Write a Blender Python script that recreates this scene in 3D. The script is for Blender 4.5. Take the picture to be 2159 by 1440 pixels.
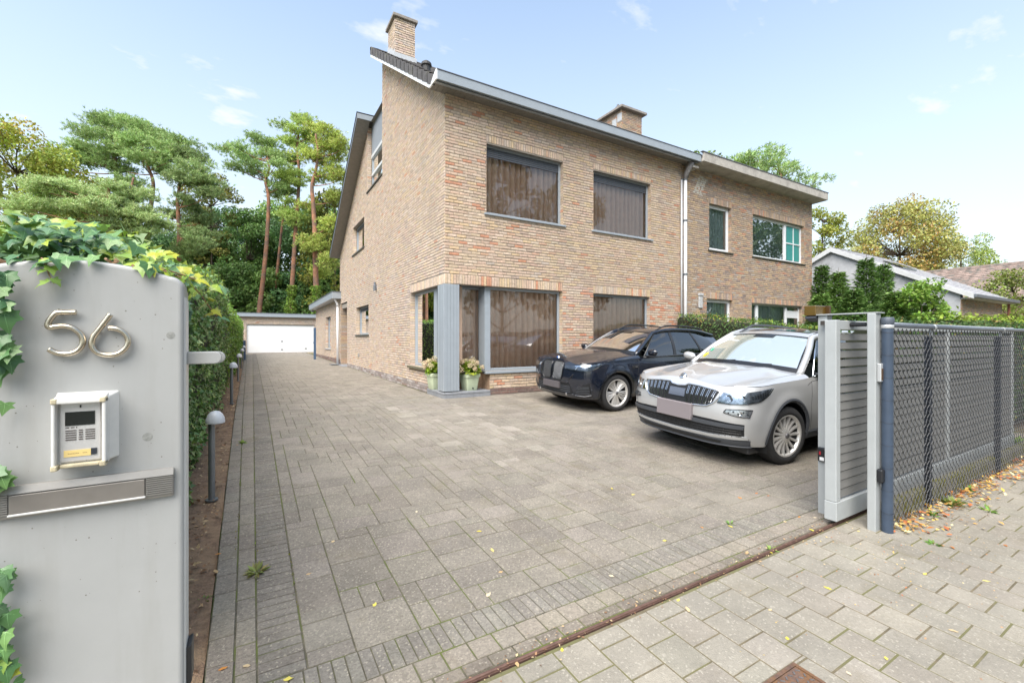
import bpy, bmesh, math, random
import numpy as np
from mathutils import Vector, Matrix, Euler

for o in list(bpy.data.objects):
    bpy.data.objects.remove(o)
SC = bpy.context.scene
COL = SC.collection
RND = random.Random(56)
NPR = np.random.RandomState(56)

# ------------------------------------------------------------------ camera
CAMH = 1.58
YAW = math.radians(30.448)                 # house axes seen turned by this angle
cam_d = bpy.data.cameras.new('camera')
cam_d.sensor_width = 36.0
cam_d.lens = 15.5305
cam_d.shift_y = -6.0 / 2159.0
cam_d.clip_start = 0.05
cam_d.clip_end = 3000.0
CAM = bpy.data.objects.new('camera', cam_d)
CAM.location = (0, 0, CAMH)
CAM.rotation_euler = (math.radians(90), 0, -YAW)
COL.objects.link(CAM)
SC.camera = CAM

# ------------------------------------------------------------------ sky
SUN_EL = math.radians(54)
SUN_AZ = math.radians(-129)                # compass angle from +y towards +x of the sun
world = bpy.data.worlds.new('World')
SC.world = world
world.use_nodes = True
nt = world.node_tree
nt.nodes.clear()
N = nt.nodes.new
w_out = N('ShaderNodeOutputWorld')
w_bg = N('ShaderNodeBackground')
w_bg.inputs['Strength'].default_value = 0.14
sky = N('ShaderNodeTexSky')
sky.sky_type = 'NISHITA'
sky.sun_disc = False
sky.sun_elevation = SUN_EL
sky.sun_rotation = SUN_AZ
sky.air_density = 1.0
sky.dust_density = 1.2
sky.ozone_density = 1.0
tc = N('ShaderNodeTexCoord')
sep = N('ShaderNodeSeparateXYZ')
nt.links.new(tc.outputs['Generated'], sep.inputs[0])
mx = N('ShaderNodeMath'); mx.operation = 'MAXIMUM'; mx.inputs[1].default_value = 0.0
nt.links.new(sep.outputs['Z'], mx.inputs[0])
ad = N('ShaderNodeMath'); ad.operation = 'ADD'; ad.inputs[1].default_value = 0.12
nt.links.new(mx.outputs[0], ad.inputs[0])
dv = N('ShaderNodeVectorMath'); dv.operation = 'DIVIDE'
cmb = N('ShaderNodeCombineXYZ')
for i in range(3):
    nt.links.new(ad.outputs[0], cmb.inputs[i])
nt.links.new(tc.outputs['Generated'], dv.inputs[0])
nt.links.new(cmb.outputs[0], dv.inputs[1])
cn = N('ShaderNodeTexNoise'); cn.inputs['Scale'].default_value = 2.7; cn.inputs['Detail'].default_value = 8.0; cn.inputs['Roughness'].default_value = 0.55
cmap = N('ShaderNodeMapping'); cmap.inputs['Scale'].default_value = (1, 1.5, 0.0); cmap.inputs['Location'].default_value = (5.4, 2.2, 0)
nt.links.new(dv.outputs[0], cmap.inputs[0])
nt.links.new(cmap.outputs[0], cn.inputs['Vector'])
cr = N('ShaderNodeValToRGB')
cr.color_ramp.elements[0].position = 0.53; cr.color_ramp.elements[0].color = (0, 0, 0, 1)
cr.color_ramp.elements[1].position = 0.68; cr.color_ramp.elements[1].color = (0.85, 0.85, 0.85, 1)
nt.links.new(cn.outputs['Fac'], cr.inputs[0])
# thin white veil near the horizon, everywhere round
hz = N('ShaderNodeMapRange'); hz.inputs['From Min'].default_value = 0.62; hz.inputs['From Max'].default_value = 0.02
hz.inputs['To Min'].default_value = 0.22; hz.inputs['To Max'].default_value = 0.82
nt.links.new(mx.outputs[0], hz.inputs['Value'])
fm = N('ShaderNodeMath'); fm.operation = 'MAXIMUM'
nt.links.new(cr.outputs[0], fm.inputs[0]); nt.links.new(hz.outputs[0], fm.inputs[1])
cmix = N('ShaderNodeMixRGB'); cmix.blend_type = 'MIX'
cmix.inputs[2].default_value = (3.0, 3.1, 3.2, 1)       # cloud radiance, same scale as the sky node
nt.links.new(fm.outputs[0], cmix.inputs[0])
stint = N('ShaderNodeMixRGB'); stint.blend_type = 'MULTIPLY'; stint.inputs[0].default_value = 1; stint.inputs[2].default_value = (.97, 1.05, 1.02, 1)
nt.links.new(sky.outputs[0], stint.inputs[1]); nt.links.new(stint.outputs[0], cmix.inputs[1])
nt.links.new(cmix.outputs[0], w_bg.inputs['Color'])
nt.links.new(w_bg.outputs[0], w_out.inputs['Surface'])

# ------------------------------------------------------------------ sun, soft behind thin cloud
sun_d = bpy.data.lights.new('sun', 'SUN')
sun_d.energy = 3.0
sun_d.angle = math.radians(62)
sun_d.color = (1.0, 0.93, 0.84)
SUN = bpy.data.objects.new('sun', sun_d)
sd = Vector((math.sin(SUN_AZ) * math.cos(SUN_EL), math.cos(SUN_AZ) * math.cos(SUN_EL), math.sin(SUN_EL)))
SUN.rotation_euler = sd.to_track_quat('Z', 'Y').to_euler()
SUN.location = (-20, -20, 40)
COL.objects.link(SUN)

SC.view_settings.view_transform = 'Standard'
SC.view_settings.look = 'None'
SC.view_settings.gamma = 1.0
SC.view_settings.use_curve_mapping = False
SC.view_settings.exposure = 1.32

# ------------------------------------------------------------------ helpers: camera maths (turns photo pixels into rays)
_f, _cx, _hy = 931.4, 1079.5, 714.0
_S, _C = math.sin(YAW), math.cos(YAW)
def ray(px, py):
    a = (px - _cx) / _f
    return Vector((_S + _C * a, _C - _S * a, (_hy - py) / _f))
def on_y(px, py, y):
    r = ray(px, py); return Vector((0, 0, CAMH)) + r * (y / r.y)
def on_x(px, py, x):
    r = ray(px, py); return Vector((0, 0, CAMH)) + r * (x / r.x)
def at_depth(px, py, D):
    return Vector((0, 0, CAMH)) + ray(px, py) * D
def depth(p):
    return _S * p[0] + _C * p[1]
def zg(y):
    return float(np.interp(y, [-60, 1.83, 2.3, 3.0, 4.5, 6.2, 7.6, 8.85, 12, 20, 37, 90], [-.06, 0, .004, .03, .105, .19, .258, .305, .325, .37, .52, .75]))

# ------------------------------------------------------------------ helpers: materials
MATS = {}
def M(name, col=(.5, .5, .5), rough=.6, metal=0.0, var=0.0, nsc=6.0, bump=0.0, bsc=60.0, attr=False, coat=0.0,
      spec=.5, dirt=None, dsc=1.5, dlo=.5, dhi=.7, trans=0.0, emis=None, dmax=1.0, dstretch=None):
    if name in MATS:
        return MATS[name]
    m = bpy.data.materials.new(name); m.use_nodes = True
    nt = m.node_tree; n = nt.nodes; L = nt.links
    n.clear()
    out = n.new('ShaderNodeOutputMaterial'); b = n.new('ShaderNodeBsdfPrincipled')
    b.inputs['Roughness'].default_value = rough
    b.inputs['Metallic'].default_value = metal
    b.inputs['Specular IOR Level'].default_value = spec
    b.inputs['Coat Weight'].default_value = coat
    b.inputs['Coat Roughness'].default_value = 0.04
    geo = n.new('ShaderNodeNewGeometry')
    if attr:
        a = n.new('ShaderNodeAttribute'); a.attribute_name = 'Col'; src = a.outputs['Color']
    else:
        a = n.new('ShaderNodeRGB'); a.outputs[0].default_value = (*col, 1); src = a.outputs[0]
    if var > 0:
        t = n.new('ShaderNodeTexNoise'); t.inputs['Scale'].default_value = nsc; t.inputs['Detail'].default_value = 6
        t.inputs['Roughness'].default_value = .65
        L.new(geo.outputs['Position'], t.inputs['Vector'])
        mr = n.new('ShaderNodeMapRange'); mr.inputs['From Min'].default_value = .3; mr.inputs['From Max'].default_value = .7
        mr.inputs['To Min'].default_value = 1 - var; mr.inputs['To Max'].default_value = 1 + var
        L.new(t.outputs['Fac'], mr.inputs['Value'])
        mu = n.new('ShaderNodeMixRGB'); mu.blend_type = 'MULTIPLY'; mu.inputs[0].default_value = 1
        L.new(src, mu.inputs[1]); L.new(mr.outputs[0], mu.inputs[2]); src = mu.outputs[0]
    if dirt:
        t2 = n.new('ShaderNodeTexNoise'); t2.inputs['Scale'].default_value = dsc; t2.inputs['Detail'].default_value = 8
        t2.inputs['Roughness'].default_value = .6
        if dstretch:                            # streaks: squeeze the pattern along one axis
            mp = n.new('ShaderNodeMapping'); mp.inputs['Scale'].default_value = dstretch; L.new(geo.outputs['Position'], mp.inputs[0]); L.new(mp.outputs[0], t2.inputs['Vector'])
        else: L.new(geo.outputs['Position'], t2.inputs['Vector'])
        m2 = n.new('ShaderNodeMapRange'); m2.inputs['From Min'].default_value = dlo; m2.inputs['From Max'].default_value = dhi; m2.inputs['To Max'].default_value = dmax
        L.new(t2.outputs['Fac'], m2.inputs['Value'])
        mx_ = n.new('ShaderNodeMixRGB'); mx_.inputs[2].default_value = (*dirt, 1)
        L.new(m2.outputs[0], mx_.inputs[0]); L.new(src, mx_.inputs[1]); src = mx_.outputs[0]
    L.new(src, b.inputs['Base Color'])
    if bump > 0:
        t3 = n.new('ShaderNodeTexNoise'); t3.inputs['Scale'].default_value = bsc; t3.inputs['Detail'].default_value = 4
        L.new(geo.outputs['Position'], t3.inputs['Vector'])
        bp = n.new('ShaderNodeBump'); bp.inputs['Strength'].default_value = bump; bp.inputs['Distance'].default_value = .01
        L.new(t3.outputs['Fac'], bp.inputs['Height']); L.new(bp.outputs[0], b.inputs['Normal'])
    if emis:
        b.inputs['Emission Color'].default_value = (*emis, 1); b.inputs['Emission Strength'].default_value = 1
    last = b.outputs[0]
    if trans > 0:
        tr = n.new('ShaderNodeBsdfTranslucent'); L.new(src, tr.inputs['Color'])
        ms = n.new('ShaderNodeMixShader'); ms.inputs[0].default_value = trans
        L.new(last, ms.inputs[1]); L.new(tr.outputs[0], ms.inputs[2]); last = ms.outputs[0]
    L.new(last, out.inputs['Surface'])
    MATS[name] = m
    return m

def glass(name, tint=(.85, .9, .88), ior=1.5, thru=1.0, add=0.0, rough=0.0, sky_sheen=None):
    """pane: see-through, tinted, with mirror reflection rising at grazing angles"""
    if name in MATS:
        return MATS[name]
    m = bpy.data.materials.new(name); m.use_nodes = True
    nt = m.node_tree; n = nt.nodes; L = nt.links; n.clear()
    out = n.new('ShaderNodeOutputMaterial')
    t = n.new('ShaderNodeBsdfTransparent'); t.inputs[0].default_value = (*tint, 1)
    g = n.new('ShaderNodeBsdfGlossy'); g.inputs['Roughness'].default_value = rough; g.inputs['Color'].default_value = (1, 1, 1, 1)
    fr = n.new('ShaderNodeFresnel'); fr.inputs['IOR'].default_value = ior
    ad = n.new('ShaderNodeMath'); ad.operation = 'ADD'; ad.use_clamp = True; ad.inputs[1].default_value = add
    L.new(fr.outputs[0], ad.inputs[0])
    ms = n.new('ShaderNodeMixShader')
    L.new(ad.outputs[0], ms.inputs[0]); L.new(t.outputs[0], ms.inputs[1]); L.new(g.outputs[0], ms.inputs[2])
    last = ms.outputs[0]
    if sky_sheen:                                   # pale diffuse colour standing in for reflected white sky
        df = n.new('ShaderNodeBsdfDiffuse'); df.inputs['Color'].default_value = (*sky_sheen[:3], 1)
        m2 = n.new('ShaderNodeMixShader'); m2.inputs[0].default_value = sky_sheen[3]
        L.new(last, m2.inputs[1]); L.new(df.outputs[0], m2.inputs[2]); last = m2.outputs[0]
    L.new(last, out.inputs['Surface'])
    MATS[name] = m
    return m

# ------------------------------------------------------------------ helpers: things, parts, mesh builder
ORG = {}
def tag(o, label=None, cat=None, group=None, kind=None):
    if label: o['label'] = label
    if cat: o['category'] = cat
    if group: o['group'] = group
    if kind: o['kind'] = kind
    return o
def thing(name, label, cat, loc=(0, 0, 0), group=None, rotz=0.0, kind=None):
    o = bpy.data.objects.new(name, None)
    o.empty_display_size = .2
    o.location = loc
    o.rotation_euler = (0, 0, rotz)
    COL.objects.link(o)
    ORG[o.name] = Vector(loc)
    return tag(o, label, cat, group, kind)
def link(name, me, mat, parent=None, world=True, loc=None):
    o = bpy.data.objects.new(name, me)
    if mat is not None and not me.materials:
        me.materials.append(mat)
    COL.objects.link(o)
    if parent is not None:
        o.parent = parent
        if world:
            org = ORG[parent.name]
            me.transform(Matrix.Translation(-org))
            ORG[o.name] = org
        else:
            ORG[o.name] = ORG.get(parent.name, Vector((0, 0, 0)))
    else:
        ORG[o.name] = Vector((0, 0, 0))
    if loc is not None:
        o.location = loc
    return o

class B:
    def __init__(s):
        s.v = []; s.f = []; s.c = []
    def add(s, vs, fs, col=None):
        k = len(s.v)
        s.v.extend([tuple(p) for p in vs])
        for f in fs:
            s.f.append(tuple(i + k for i in f)); s.c.append(col)
        return s
    def box(s, x0, x1, y0, y1, z0, z1, col=None, fn=None):
        vs = [(x, y, z) for z in (z0, z1) for y in (y0, y1) for x in (x0, x1)]
        if fn: vs = [fn(*p) for p in vs]
        return s.add(vs, [(0, 2, 3, 1), (4, 5, 7, 6), (0, 1, 5, 4), (2, 6, 7, 3), (0, 4, 6, 2), (1, 3, 7, 5)], col)
    def obox(s, c, sx, sy, sz, rz=0, rx=0, ry=0, col=None):
        R = Euler((rx, ry, rz)).to_matrix(); c = Vector(c)
        return s.box(-sx / 2, sx / 2, -sy / 2, sy / 2, -sz / 2, sz / 2, col, lambda x, y, z: tuple(c + R @ Vector((x, y, z))))
    def cyl(s, p0, p1, r0, r1=None, n=12, col=None, cap=True):
        r1 = r0 if r1 is None else r1
        p0 = Vector(p0); p1 = Vector(p1); d = (p1 - p0).normalized()
        a = d.orthogonal().normalized(); b = d.cross(a)
        vs = []
        for p, r in ((p0, r0), (p1, r1)):
            for i in range(n):
                t = 2 * math.pi * i / n
                vs.append(p + a * (r * math.cos(t)) + b * (r * math.sin(t)))
        fs = [(i, (i + 1) % n, n + (i + 1) % n, n + i) for i in range(n)]
        if cap: fs += [tuple(range(n))[::-1], tuple(range(n, 2 * n))]
        return s.add(vs, fs, col)
    def tube(s, path, r, n=8, col=None, closed=False):
        P = [Vector(p) for p in path]; m = len(P)
        rr = r if hasattr(r, '__len__') else [r] * m
        vs = []; ref = None
        for i in range(m):
            if closed: t = (P[(i + 1) % m] - P[i - 1])
            else: t = P[min(i + 1, m - 1)] - P[max(i - 1, 0)]
            t = t.normalized() if t.length > 1e-9 else Vector((0, 0, 1))
            if ref is None: ref = t.orthogonal().normalized()
            a = (ref - t * ref.dot(t))
            a = a.normalized() if a.length > 1e-6 else t.orthogonal().normalized()
            ref = a; b = t.cross(a)
            for j in range(n):
                q = 2 * math.pi * j / n
                vs.append(P[i] + a * (rr[i] * math.cos(q)) + b * (rr[i] * math.sin(q)))
        fs = []
        for i in range(m if closed else m - 1):
            i2 = (i + 1) % m
            for j in range(n):
                j2 = (j + 1) % n
                fs.append((i * n + j, i * n + j2, i2 * n + j2, i2 * n + j))
        if not closed:
            fs += [tuple(range(n))[::-1], tuple(range((m - 1) * n, m * n))]
        return s.add(vs, fs, col)
    def grid(s, rows, col=None, closed=False):
        """rows: list of equally long point lists"""
        m = len(rows); n = len(rows[0]); vs = [p for r in rows for p in r]
        fs = []
        for i in range(m - 1):
            for j in range(n if closed else n - 1):
                j2 = (j + 1) % n
                fs.append((i * n + j, i * n + j2, (i + 1) * n + j2, (i + 1) * n + j))
        return s.add(vs, fs, col)
    def lathe(s, prof, c=(0, 0, 0), axis='z', n=24, col=None):
        """prof: (radius, height) list"""
        rows = []
        for r, h in prof:
            row = []
            for i in range(n):
                t = 2 * math.pi * i / n
                a, b = r * math.cos(t), r * math.sin(t)
                p = (a, b, h) if axis == 'z' else (a, h, b) if axis == 'y' else (h, a, b)
                row.append((c[0] + p[0], c[1] + p[1], c[2] + p[2]))
            rows.append(row)
        return s.grid(rows, col, closed=True)
    def prism(s, poly, a0, a1, fn, col=None):
        """poly: 2-d outline; fn(u, v, a) -> 3-d; a0..a1 is the extrusion"""
        n = len(poly)
        vs = [fn(u, v, a0) for u, v in poly] + [fn(u, v, a1) for u, v in poly]
        fs = [tuple(range(n))[::-1], tuple(range(n, 2 * n))] + [(i, (i + 1) % n, n + (i + 1) % n, n + i) for i in range(n)]
        return s.add(vs, fs, col)
    def mesh(s, name, smooth=False):
        me = bpy.data.meshes.new(name)
        me.from_pydata(s.v, [], s.f)
        if any(c is not None for c in s.c):
            a = me.color_attributes.new('Col', 'FLOAT_COLOR', 'CORNER')
            tot = np.array([len(f) for f in s.f])
            cc = np.array([(*(c if c is not None else (.5, .5, .5)), 1.0) for c in s.c], dtype=np.float32)
            a.data.foreach_set('color', np.repeat(cc, tot, axis=0).ravel())
        if smooth:
            me.polygons.foreach_set('use_smooth', [True] * len(me.polygons))
        me.update()
        return me
    def build(s, name, mat, parent=None, world=True, smooth=False, bevel=0, seg=2, kind=None, auto=None):
        me = s.mesh(name, smooth or auto is not None)
        o = link(name, me, mat, parent, world)
        if auto is not None:
            bm = bmesh.new(); bm.from_mesh(me)
            bmesh.ops.recalc_face_normals(bm, faces=bm.faces)
            for e in bm.edges:
                if len(e.link_faces) == 2 and e.calc_face_angle(0) > math.radians(auto): e.smooth = False
            bm.to_mesh(me); bm.free()
        if bevel:
            md = o.modifiers.new('bevel', 'BEVEL'); md.width = bevel; md.segments = seg; md.limit_method = 'ANGLE'
            md.angle_limit = math.radians(40)
        if kind: o['kind'] = kind
        return o

def copy_tree(o, parent=None, loc=None):
    c = o.copy(); COL.objects.link(c); c.parent = parent
    ORG[c.name] = ORG.get(o.name, Vector((0, 0, 0)))
    if loc is not None: c.location = loc; ORG[c.name] = Vector(loc)
    for ch in list(o.children):
        copy_tree(ch, c)
    return c

def leafcloud(name, pts, dirs, ups, size, cols, mat, parent=None, world=True, shape='leaf', kind=None, aspect=.55):
    """many small leaf faces in one mesh. pts, dirs (tip direction), ups (leaf normal) n x 3, size n, cols n x 3"""
    n = len(pts)
    d = dirs / (np.linalg.norm(dirs, axis=1, keepdims=True) + 1e-9)
    sd_ = np.cross(d, ups); sd_ /= (np.linalg.norm(sd_, axis=1, keepdims=True) + 1e-9)
    u = np.cross(sd_, d)
    s = size[:, None]
    if shape == 'leaf':
        a = aspect
        V = np.stack([pts, pts + d * s * .45 + sd_ * s * a * .5 + u * s * .06, pts + d * s - u * s * .08, pts + d * s * .45 - sd_ * s * a * .5 + u * s * .06], 1)
        F = np.array([[0, 1, 2], [0, 2, 3]])
    elif shape == 'needle':
        V = np.stack([pts - sd_ * s * aspect * .5, pts + sd_ * s * aspect * .5, pts + d * s], 1)
        F = np.array([[0, 1, 2]])
    else:  # ivy: five-pointed
        V = np.stack([pts, pts + d * s * .15 + sd_ * s * .5 + u * s * .04, pts + d * s * .42 + sd_ * s * .26, pts + d * s - u * s * .1,
                      pts + d * s * .42 - sd_ * s * .26, pts + d * s * .15 - sd_ * s * .5 + u * s * .04], 1)
        F = np.array([[0, 1, 2], [0, 2, 3], [0, 3, 4], [0, 4, 5]])
    k = V.shape[1]; nf = len(F)
    me = bpy.data.meshes.new(name)
    me.vertices.add(n * k); me.vertices.foreach_set('co', V.reshape(-1).astype(np.float32))
    idx = (np.arange(n)[:, None, None] * k + F[None]).reshape(-1).astype(np.int32)
    me.loops.add(len(idx)); me.loops.foreach_set('vertex_index', idx)
    me.polygons.add(n * nf); me.polygons.foreach_set('loop_start', np.arange(0, len(idx), 3, dtype=np.int32))
    me.polygons.foreach_set('loop_total', np.full(n * nf, 3, np.int32))
    a = me.color_attributes.new('Col', 'FLOAT_COLOR', 'POINT')
    cc = np.concatenate([cols, np.ones((n, 1))], 1).astype(np.float32)
    a.data.foreach_set('color', np.repeat(cc, k, axis=0).ravel())
    me.update(calc_edges=True)
    o = link(name, me, mat, parent, world)
    if kind: o['kind'] = kind
    return o
def jit(col, n, v=.25, hue=.12):
    c = np.array(col)[None] * (1 + v * (NPR.rand(n, 1) * 2 - 1)) * (1 + hue * (NPR.rand(n, 3) * 2 - 1))
    return np.clip(c, .004, 1)
def rdir(n):
    v = NPR.normal(size=(n, 3)); return v / np.linalg.norm(v, axis=1, keepdims=True)
# ------------------------------------------------------------------ ground sheet
def struct(o): o['kind'] = 'structure'; return o
b = B()
ys = [-900, -60, -7, 1.45, 1.86, 2.3, 3.0, 4.5, 6.2, 7.6, 8.85, 12, 20, 37, 90, 1500]
def zsheet(y):
    return -.32 if y < -7 else -.30 if y < 1.7 else zg(y) - .045
rows = [[(x, y, zsheet(y)) for x in (-1500, -40, -10, -3, 0, 3, 6, 12, 25, 60, 1500)] for y in ys]
b.grid(rows)
m_ground = M('earth_grass', (.10, .11, .045), .95, var=.5, nsc=3, bump=.6, bsc=25, dirt=(.12, .085, .05), dsc=.7, dlo=.45, dhi=.6)
struct(b.build('ground', m_ground))

# asphalt road beyond the kerb, and the kerb
b = B(); b.grid([[(x, y, -.17) for x in (-120, 0, 120)] for y in (-6.5, -.52)])
struct(b.build('road', M('asphalt', (.055, .055, .056), .9, var=.25, nsc=30, bump=.4, bsc=200)))
m_conc = M('concrete_kerb', (.32, .31, .29), .85, var=.2, nsc=12, bump=.3, bsc=120)
kerb = struct(B().box(-60, 60, -.5, -.40, -.29, -.066).build('kerb', m_conc, bevel=.012))

# ------------------------------------------------------------------ paving helpers
def paver_mesh(name, col):
    t = .5; q = .494
    bb = B()
    vs = [(-t, -t, -1), (t, -t, -1), (t, t, -1), (-t, t, -1), (-t, -t, -.10), (t, -t, -.10), (t, t, -.10), (-t, t, -.10),
          (-q + .012, -q + .012, 0), (q - .012, -q + .012, 0), (q - .012, q - .012, 0), (-q + .012, q - .012, 0)]
    fs = [(0, 1, 5, 4), (1, 2, 6, 5), (2, 3, 7, 6), (3, 0, 4, 7), (4, 5, 9, 8), (5, 6, 10, 9), (6, 7, 11, 10), (7, 4, 8, 11), (8, 9, 10, 11)]
    bb.add(vs, fs, col)
    return bb.mesh(name)
def lay(rects, base, zfn, mat, pal, nobj, name, gap=.0055, th=.05, wob=.0014):
    """rects: (x0,x1,y0,y1,palette key). The nobj showing largest become objects, the rest one joined part"""
    def score(r):
        c = ((r[0] + r[1]) / 2, (r[2] + r[3]) / 2); D = depth(c)
        if D < .6: return 0
        px = _cx + _f * (_C * c[0] - _S * c[1]) / D; py = _hy + _f * (CAMH - zfn(c[1])) / D
        if px < 180 or px > 2200 or py > 1490: return 0
        return (r[1] - r[0]) * (r[3] - r[2]) / D ** 3
    order = sorted(rects, key=score, reverse=True)
    var = {}
    for k, cols in pal.items():
        var[k] = [paver_mesh(name, c) for c in cols]
        for me in var[k]: me.materials.append(mat)
    for i, r in enumerate(order[:nobj]):
        if score(r) <= 0: nobj = i; break
        x0, x1, y0, y1, k = r; yc = (y0 + y1) / 2
        o = bpy.data.objects.new(name, RND.choice(var[k])); COL.objects.link(o)
        o.location = ((x0 + x1) / 2, yc, zfn(yc) + RND.uniform(-wob, wob) * 1.2)
        o.scale = (x1 - x0 - gap, y1 - y0 - gap, th)
        sl = math.atan((zfn(yc + .1) - zfn(yc - .1)) / .2)
        o.rotation_euler = (sl + RND.uniform(-wob, wob) * 2.5, RND.uniform(-wob, wob) * 2.5, RND.uniform(-.004, .004))
        o.parent = base
    bb = B()
    for r in order[nobj:]:
        x0, x1, y0, y1, k = r; g = gap / 2; x0 += g; x1 -= g; y0 += g; y1 -= g
        dz = RND.uniform(-wob, wob) * 1.2; tx = RND.uniform(-wob, wob); ty = RND.uniform(-wob, wob)
        za = zfn(y0) + dz; zb = zfn(y1) + dz; e = .003
        t = [(x0, y0, za - .006), (x1, y0, za - .006), (x1, y1, zb - .006), (x0, y1, zb - .006),
             (x0 + e, y0 + e, za - tx), (x1 - e, y0 + e, za + tx + ty), (x1 - e, y1 - e, zb + tx), (x0 + e, y1 - e, zb - tx + ty)]
        l = [(p[0], p[1], p[2] - .03) for p in t[:4]]
        bb.add(l + t, [(0, 1, 5, 4), (1, 2, 6, 5), (2, 3, 7, 6), (3, 0, 4, 7), (4, 5, 9, 8), (5, 6, 10, 9), (6, 7, 11, 10), (7, 4, 8, 11), (8, 9, 10, 11)], RND.choice(pal[k]))
    if bb.v:
        tag(bb.build(name + '_field', mat, base), kind='stuff')
def shades(c, n=8, v=.16, h=.014):
    return [tuple(max(.01, x * (1 + s) * (1 + RND.uniform(-h, h))) for x in c) for s in [RND.uniform(-v, v) for _ in range(n)]]

# ------------------------------------------------------------------ driveway
def paving_mat(name, speck, spv, pale, dlo, dhi, moss=.5):
    m = M(name, attr=True, rough=.86, var=.18, nsc=2.2, bump=.55, bsc=170)
    nt = m.node_tree; n = nt.nodes; L = nt.links
    bs = [x for x in n if x.type == 'BSDF_PRINCIPLED'][0]
    src = bs.inputs['Base Color'].links[0].from_socket
    geo = n.new('ShaderNodeNewGeometry')
    # exposed aggregate: light and dark grains
    v = n.new('ShaderNodeTexVoronoi'); v.inputs['Scale'].default_value = 105
    L.new(geo.outputs['Position'], v.inputs['Vector'])
    sp = n.new('ShaderNodeSeparateColor'); L.new(v.outputs['Color'], sp.inputs[0])
    mr = n.new('ShaderNodeMapRange'); mr.inputs['From Min'].default_value = 0; mr.inputs['From Max'].default_value = 1
    mr.inputs['To Min'].default_value = 1 - spv; mr.inputs['To Max'].default_value = 1 + spv
    L.new(sp.outputs[0], mr.inputs['Value'])
    mu = n.new('ShaderNodeMixRGB'); mu.blend_type = 'MULTIPLY'; mu.inputs[0].default_value = 1
    L.new(src, mu.inputs[1]); L.new(mr.outputs[0], mu.inputs[2])
    gt = n.new('ShaderNodeMath'); gt.operation = 'GREATER_THAN'; gt.inputs[1].default_value = .94; L.new(sp.outputs[1], gt.inputs[0])
    m2 = n.new('ShaderNodeMixRGB'); m2.inputs[2].default_value = (*speck, 1)
    fa = n.new('ShaderNodeMath'); fa.operation = 'MULTIPLY'; fa.inputs[1].default_value = .55; L.new(gt.outputs[0], fa.inputs[0])
    L.new(fa.outputs[0], m2.inputs[0]); L.new(mu.outputs[0], m2.inputs[1])
    # worn pale patches and brownish stains
    t = n.new('ShaderNodeTexNoise'); t.inputs['Scale'].default_value = .55; t.inputs['Detail'].default_value = 6; t.inputs['Roughness'].default_value = .7
    L.new(geo.outputs['Position'], t.inputs['Vector'])
    r2 = n.new('ShaderNodeMapRange'); r2.inputs['From Min'].default_value = dlo; r2.inputs['From Max'].default_value = dhi; r2.inputs['To Max'].default_value = .6
    L.new(t.outputs['Fac'], r2.inputs['Value'])
    m3 = n.new('ShaderNodeMixRGB'); m3.inputs[2].default_value = (*pale, 1); L.new(r2.outputs[0], m3.inputs[0]); L.new(m2.outputs[0], m3.inputs[1])
    t4 = n.new('ShaderNodeTexNoise'); t4.inputs['Scale'].default_value = 1.7; t4.inputs['Detail'].default_value = 9; t4.inputs['Roughness'].default_value = .72
    L.new(geo.outputs['Position'], t4.inputs['Vector'])
    r4 = n.new('ShaderNodeMapRange'); r4.inputs['From Min'].default_value = .56; r4.inputs['From Max'].default_value = .72; r4.inputs['To Max'].default_value = moss
    L.new(t4.outputs['Fac'], r4.inputs['Value'])
    m5 = n.new('ShaderNodeMixRGB'); m5.inputs[2].default_value = (.15, .125, .075, 1); L.new(r4.outputs[0], m5.inputs[0]); L.new(m3.outputs[0], m5.inputs[1])
    L.new(m5.outputs[0], bs.inputs['Base Color'])
    return m
m_paver = paving_mat('paver_concrete', (.40, .36, .29), .20, (.27, .245, .205), .52, .72, .6)
m_joint = M('joint_moss', (.10, .09, .062), .95, var=.5, nsc=14, bump=.5, bsc=80, dirt=(.10, .12, .03), dsc=3.0, dlo=.48, dhi=.58)
def ex(y): return float(np.interp(y, [1.8, 5, 9, 37], [-.185, -.22, -.26, -.45]))
b = B()
ydr = [1.87, 2.3, 3, 4.5, 6.2, 7.6, 8.85]
b.grid([[(x, y, zg(y) - .0042) for x in (ex(y), 3.6, 11.2)] for y in ydr])
b.grid([[(x, y, zg(y) - .0042) for x in (ex(y), 3.6)] for y in (8.85, 12, 20, 37.02)])
drive = struct(b.build('driveway', m_joint))
rects = []
# left border: two stretcher columns and a column of narrow bricks
y = 1.9
def col_run(x0f, x1f, y, y1, ln, key, jit_=.0):
    while y < y1:
        l = ln * (1 + RND.uniform(-jit_, jit_)); rects.append((x0f(y), x1f(y), y, min(y + l, y1), key)); y += l
col_run(lambda y: ex(y), lambda y: ex(y) + .115 + (-.0) , 1.9, 36.9, .215, 'edge')
col_run(lambda y: ex(y) + .118, lambda y: .018, 2.0, 36.9, .215, 'edge')
col_run(lambda y: .02, lambda y: .228, 2.32, 36.9, .068, 'narrow')
# bands along the gate rail
x = .02
while x < 11:
    rects.append((x, min(x + .062, 11), 2.105, 2.318, 'blue')); x += .0625
x = -.18
while x < 11:
    rects.append((x, x + .14, 1.965, 2.10, 'edge')); rects.append((x + .05, x + .19, 1.885, 1.962, 'dark')); x += .1425
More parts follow.
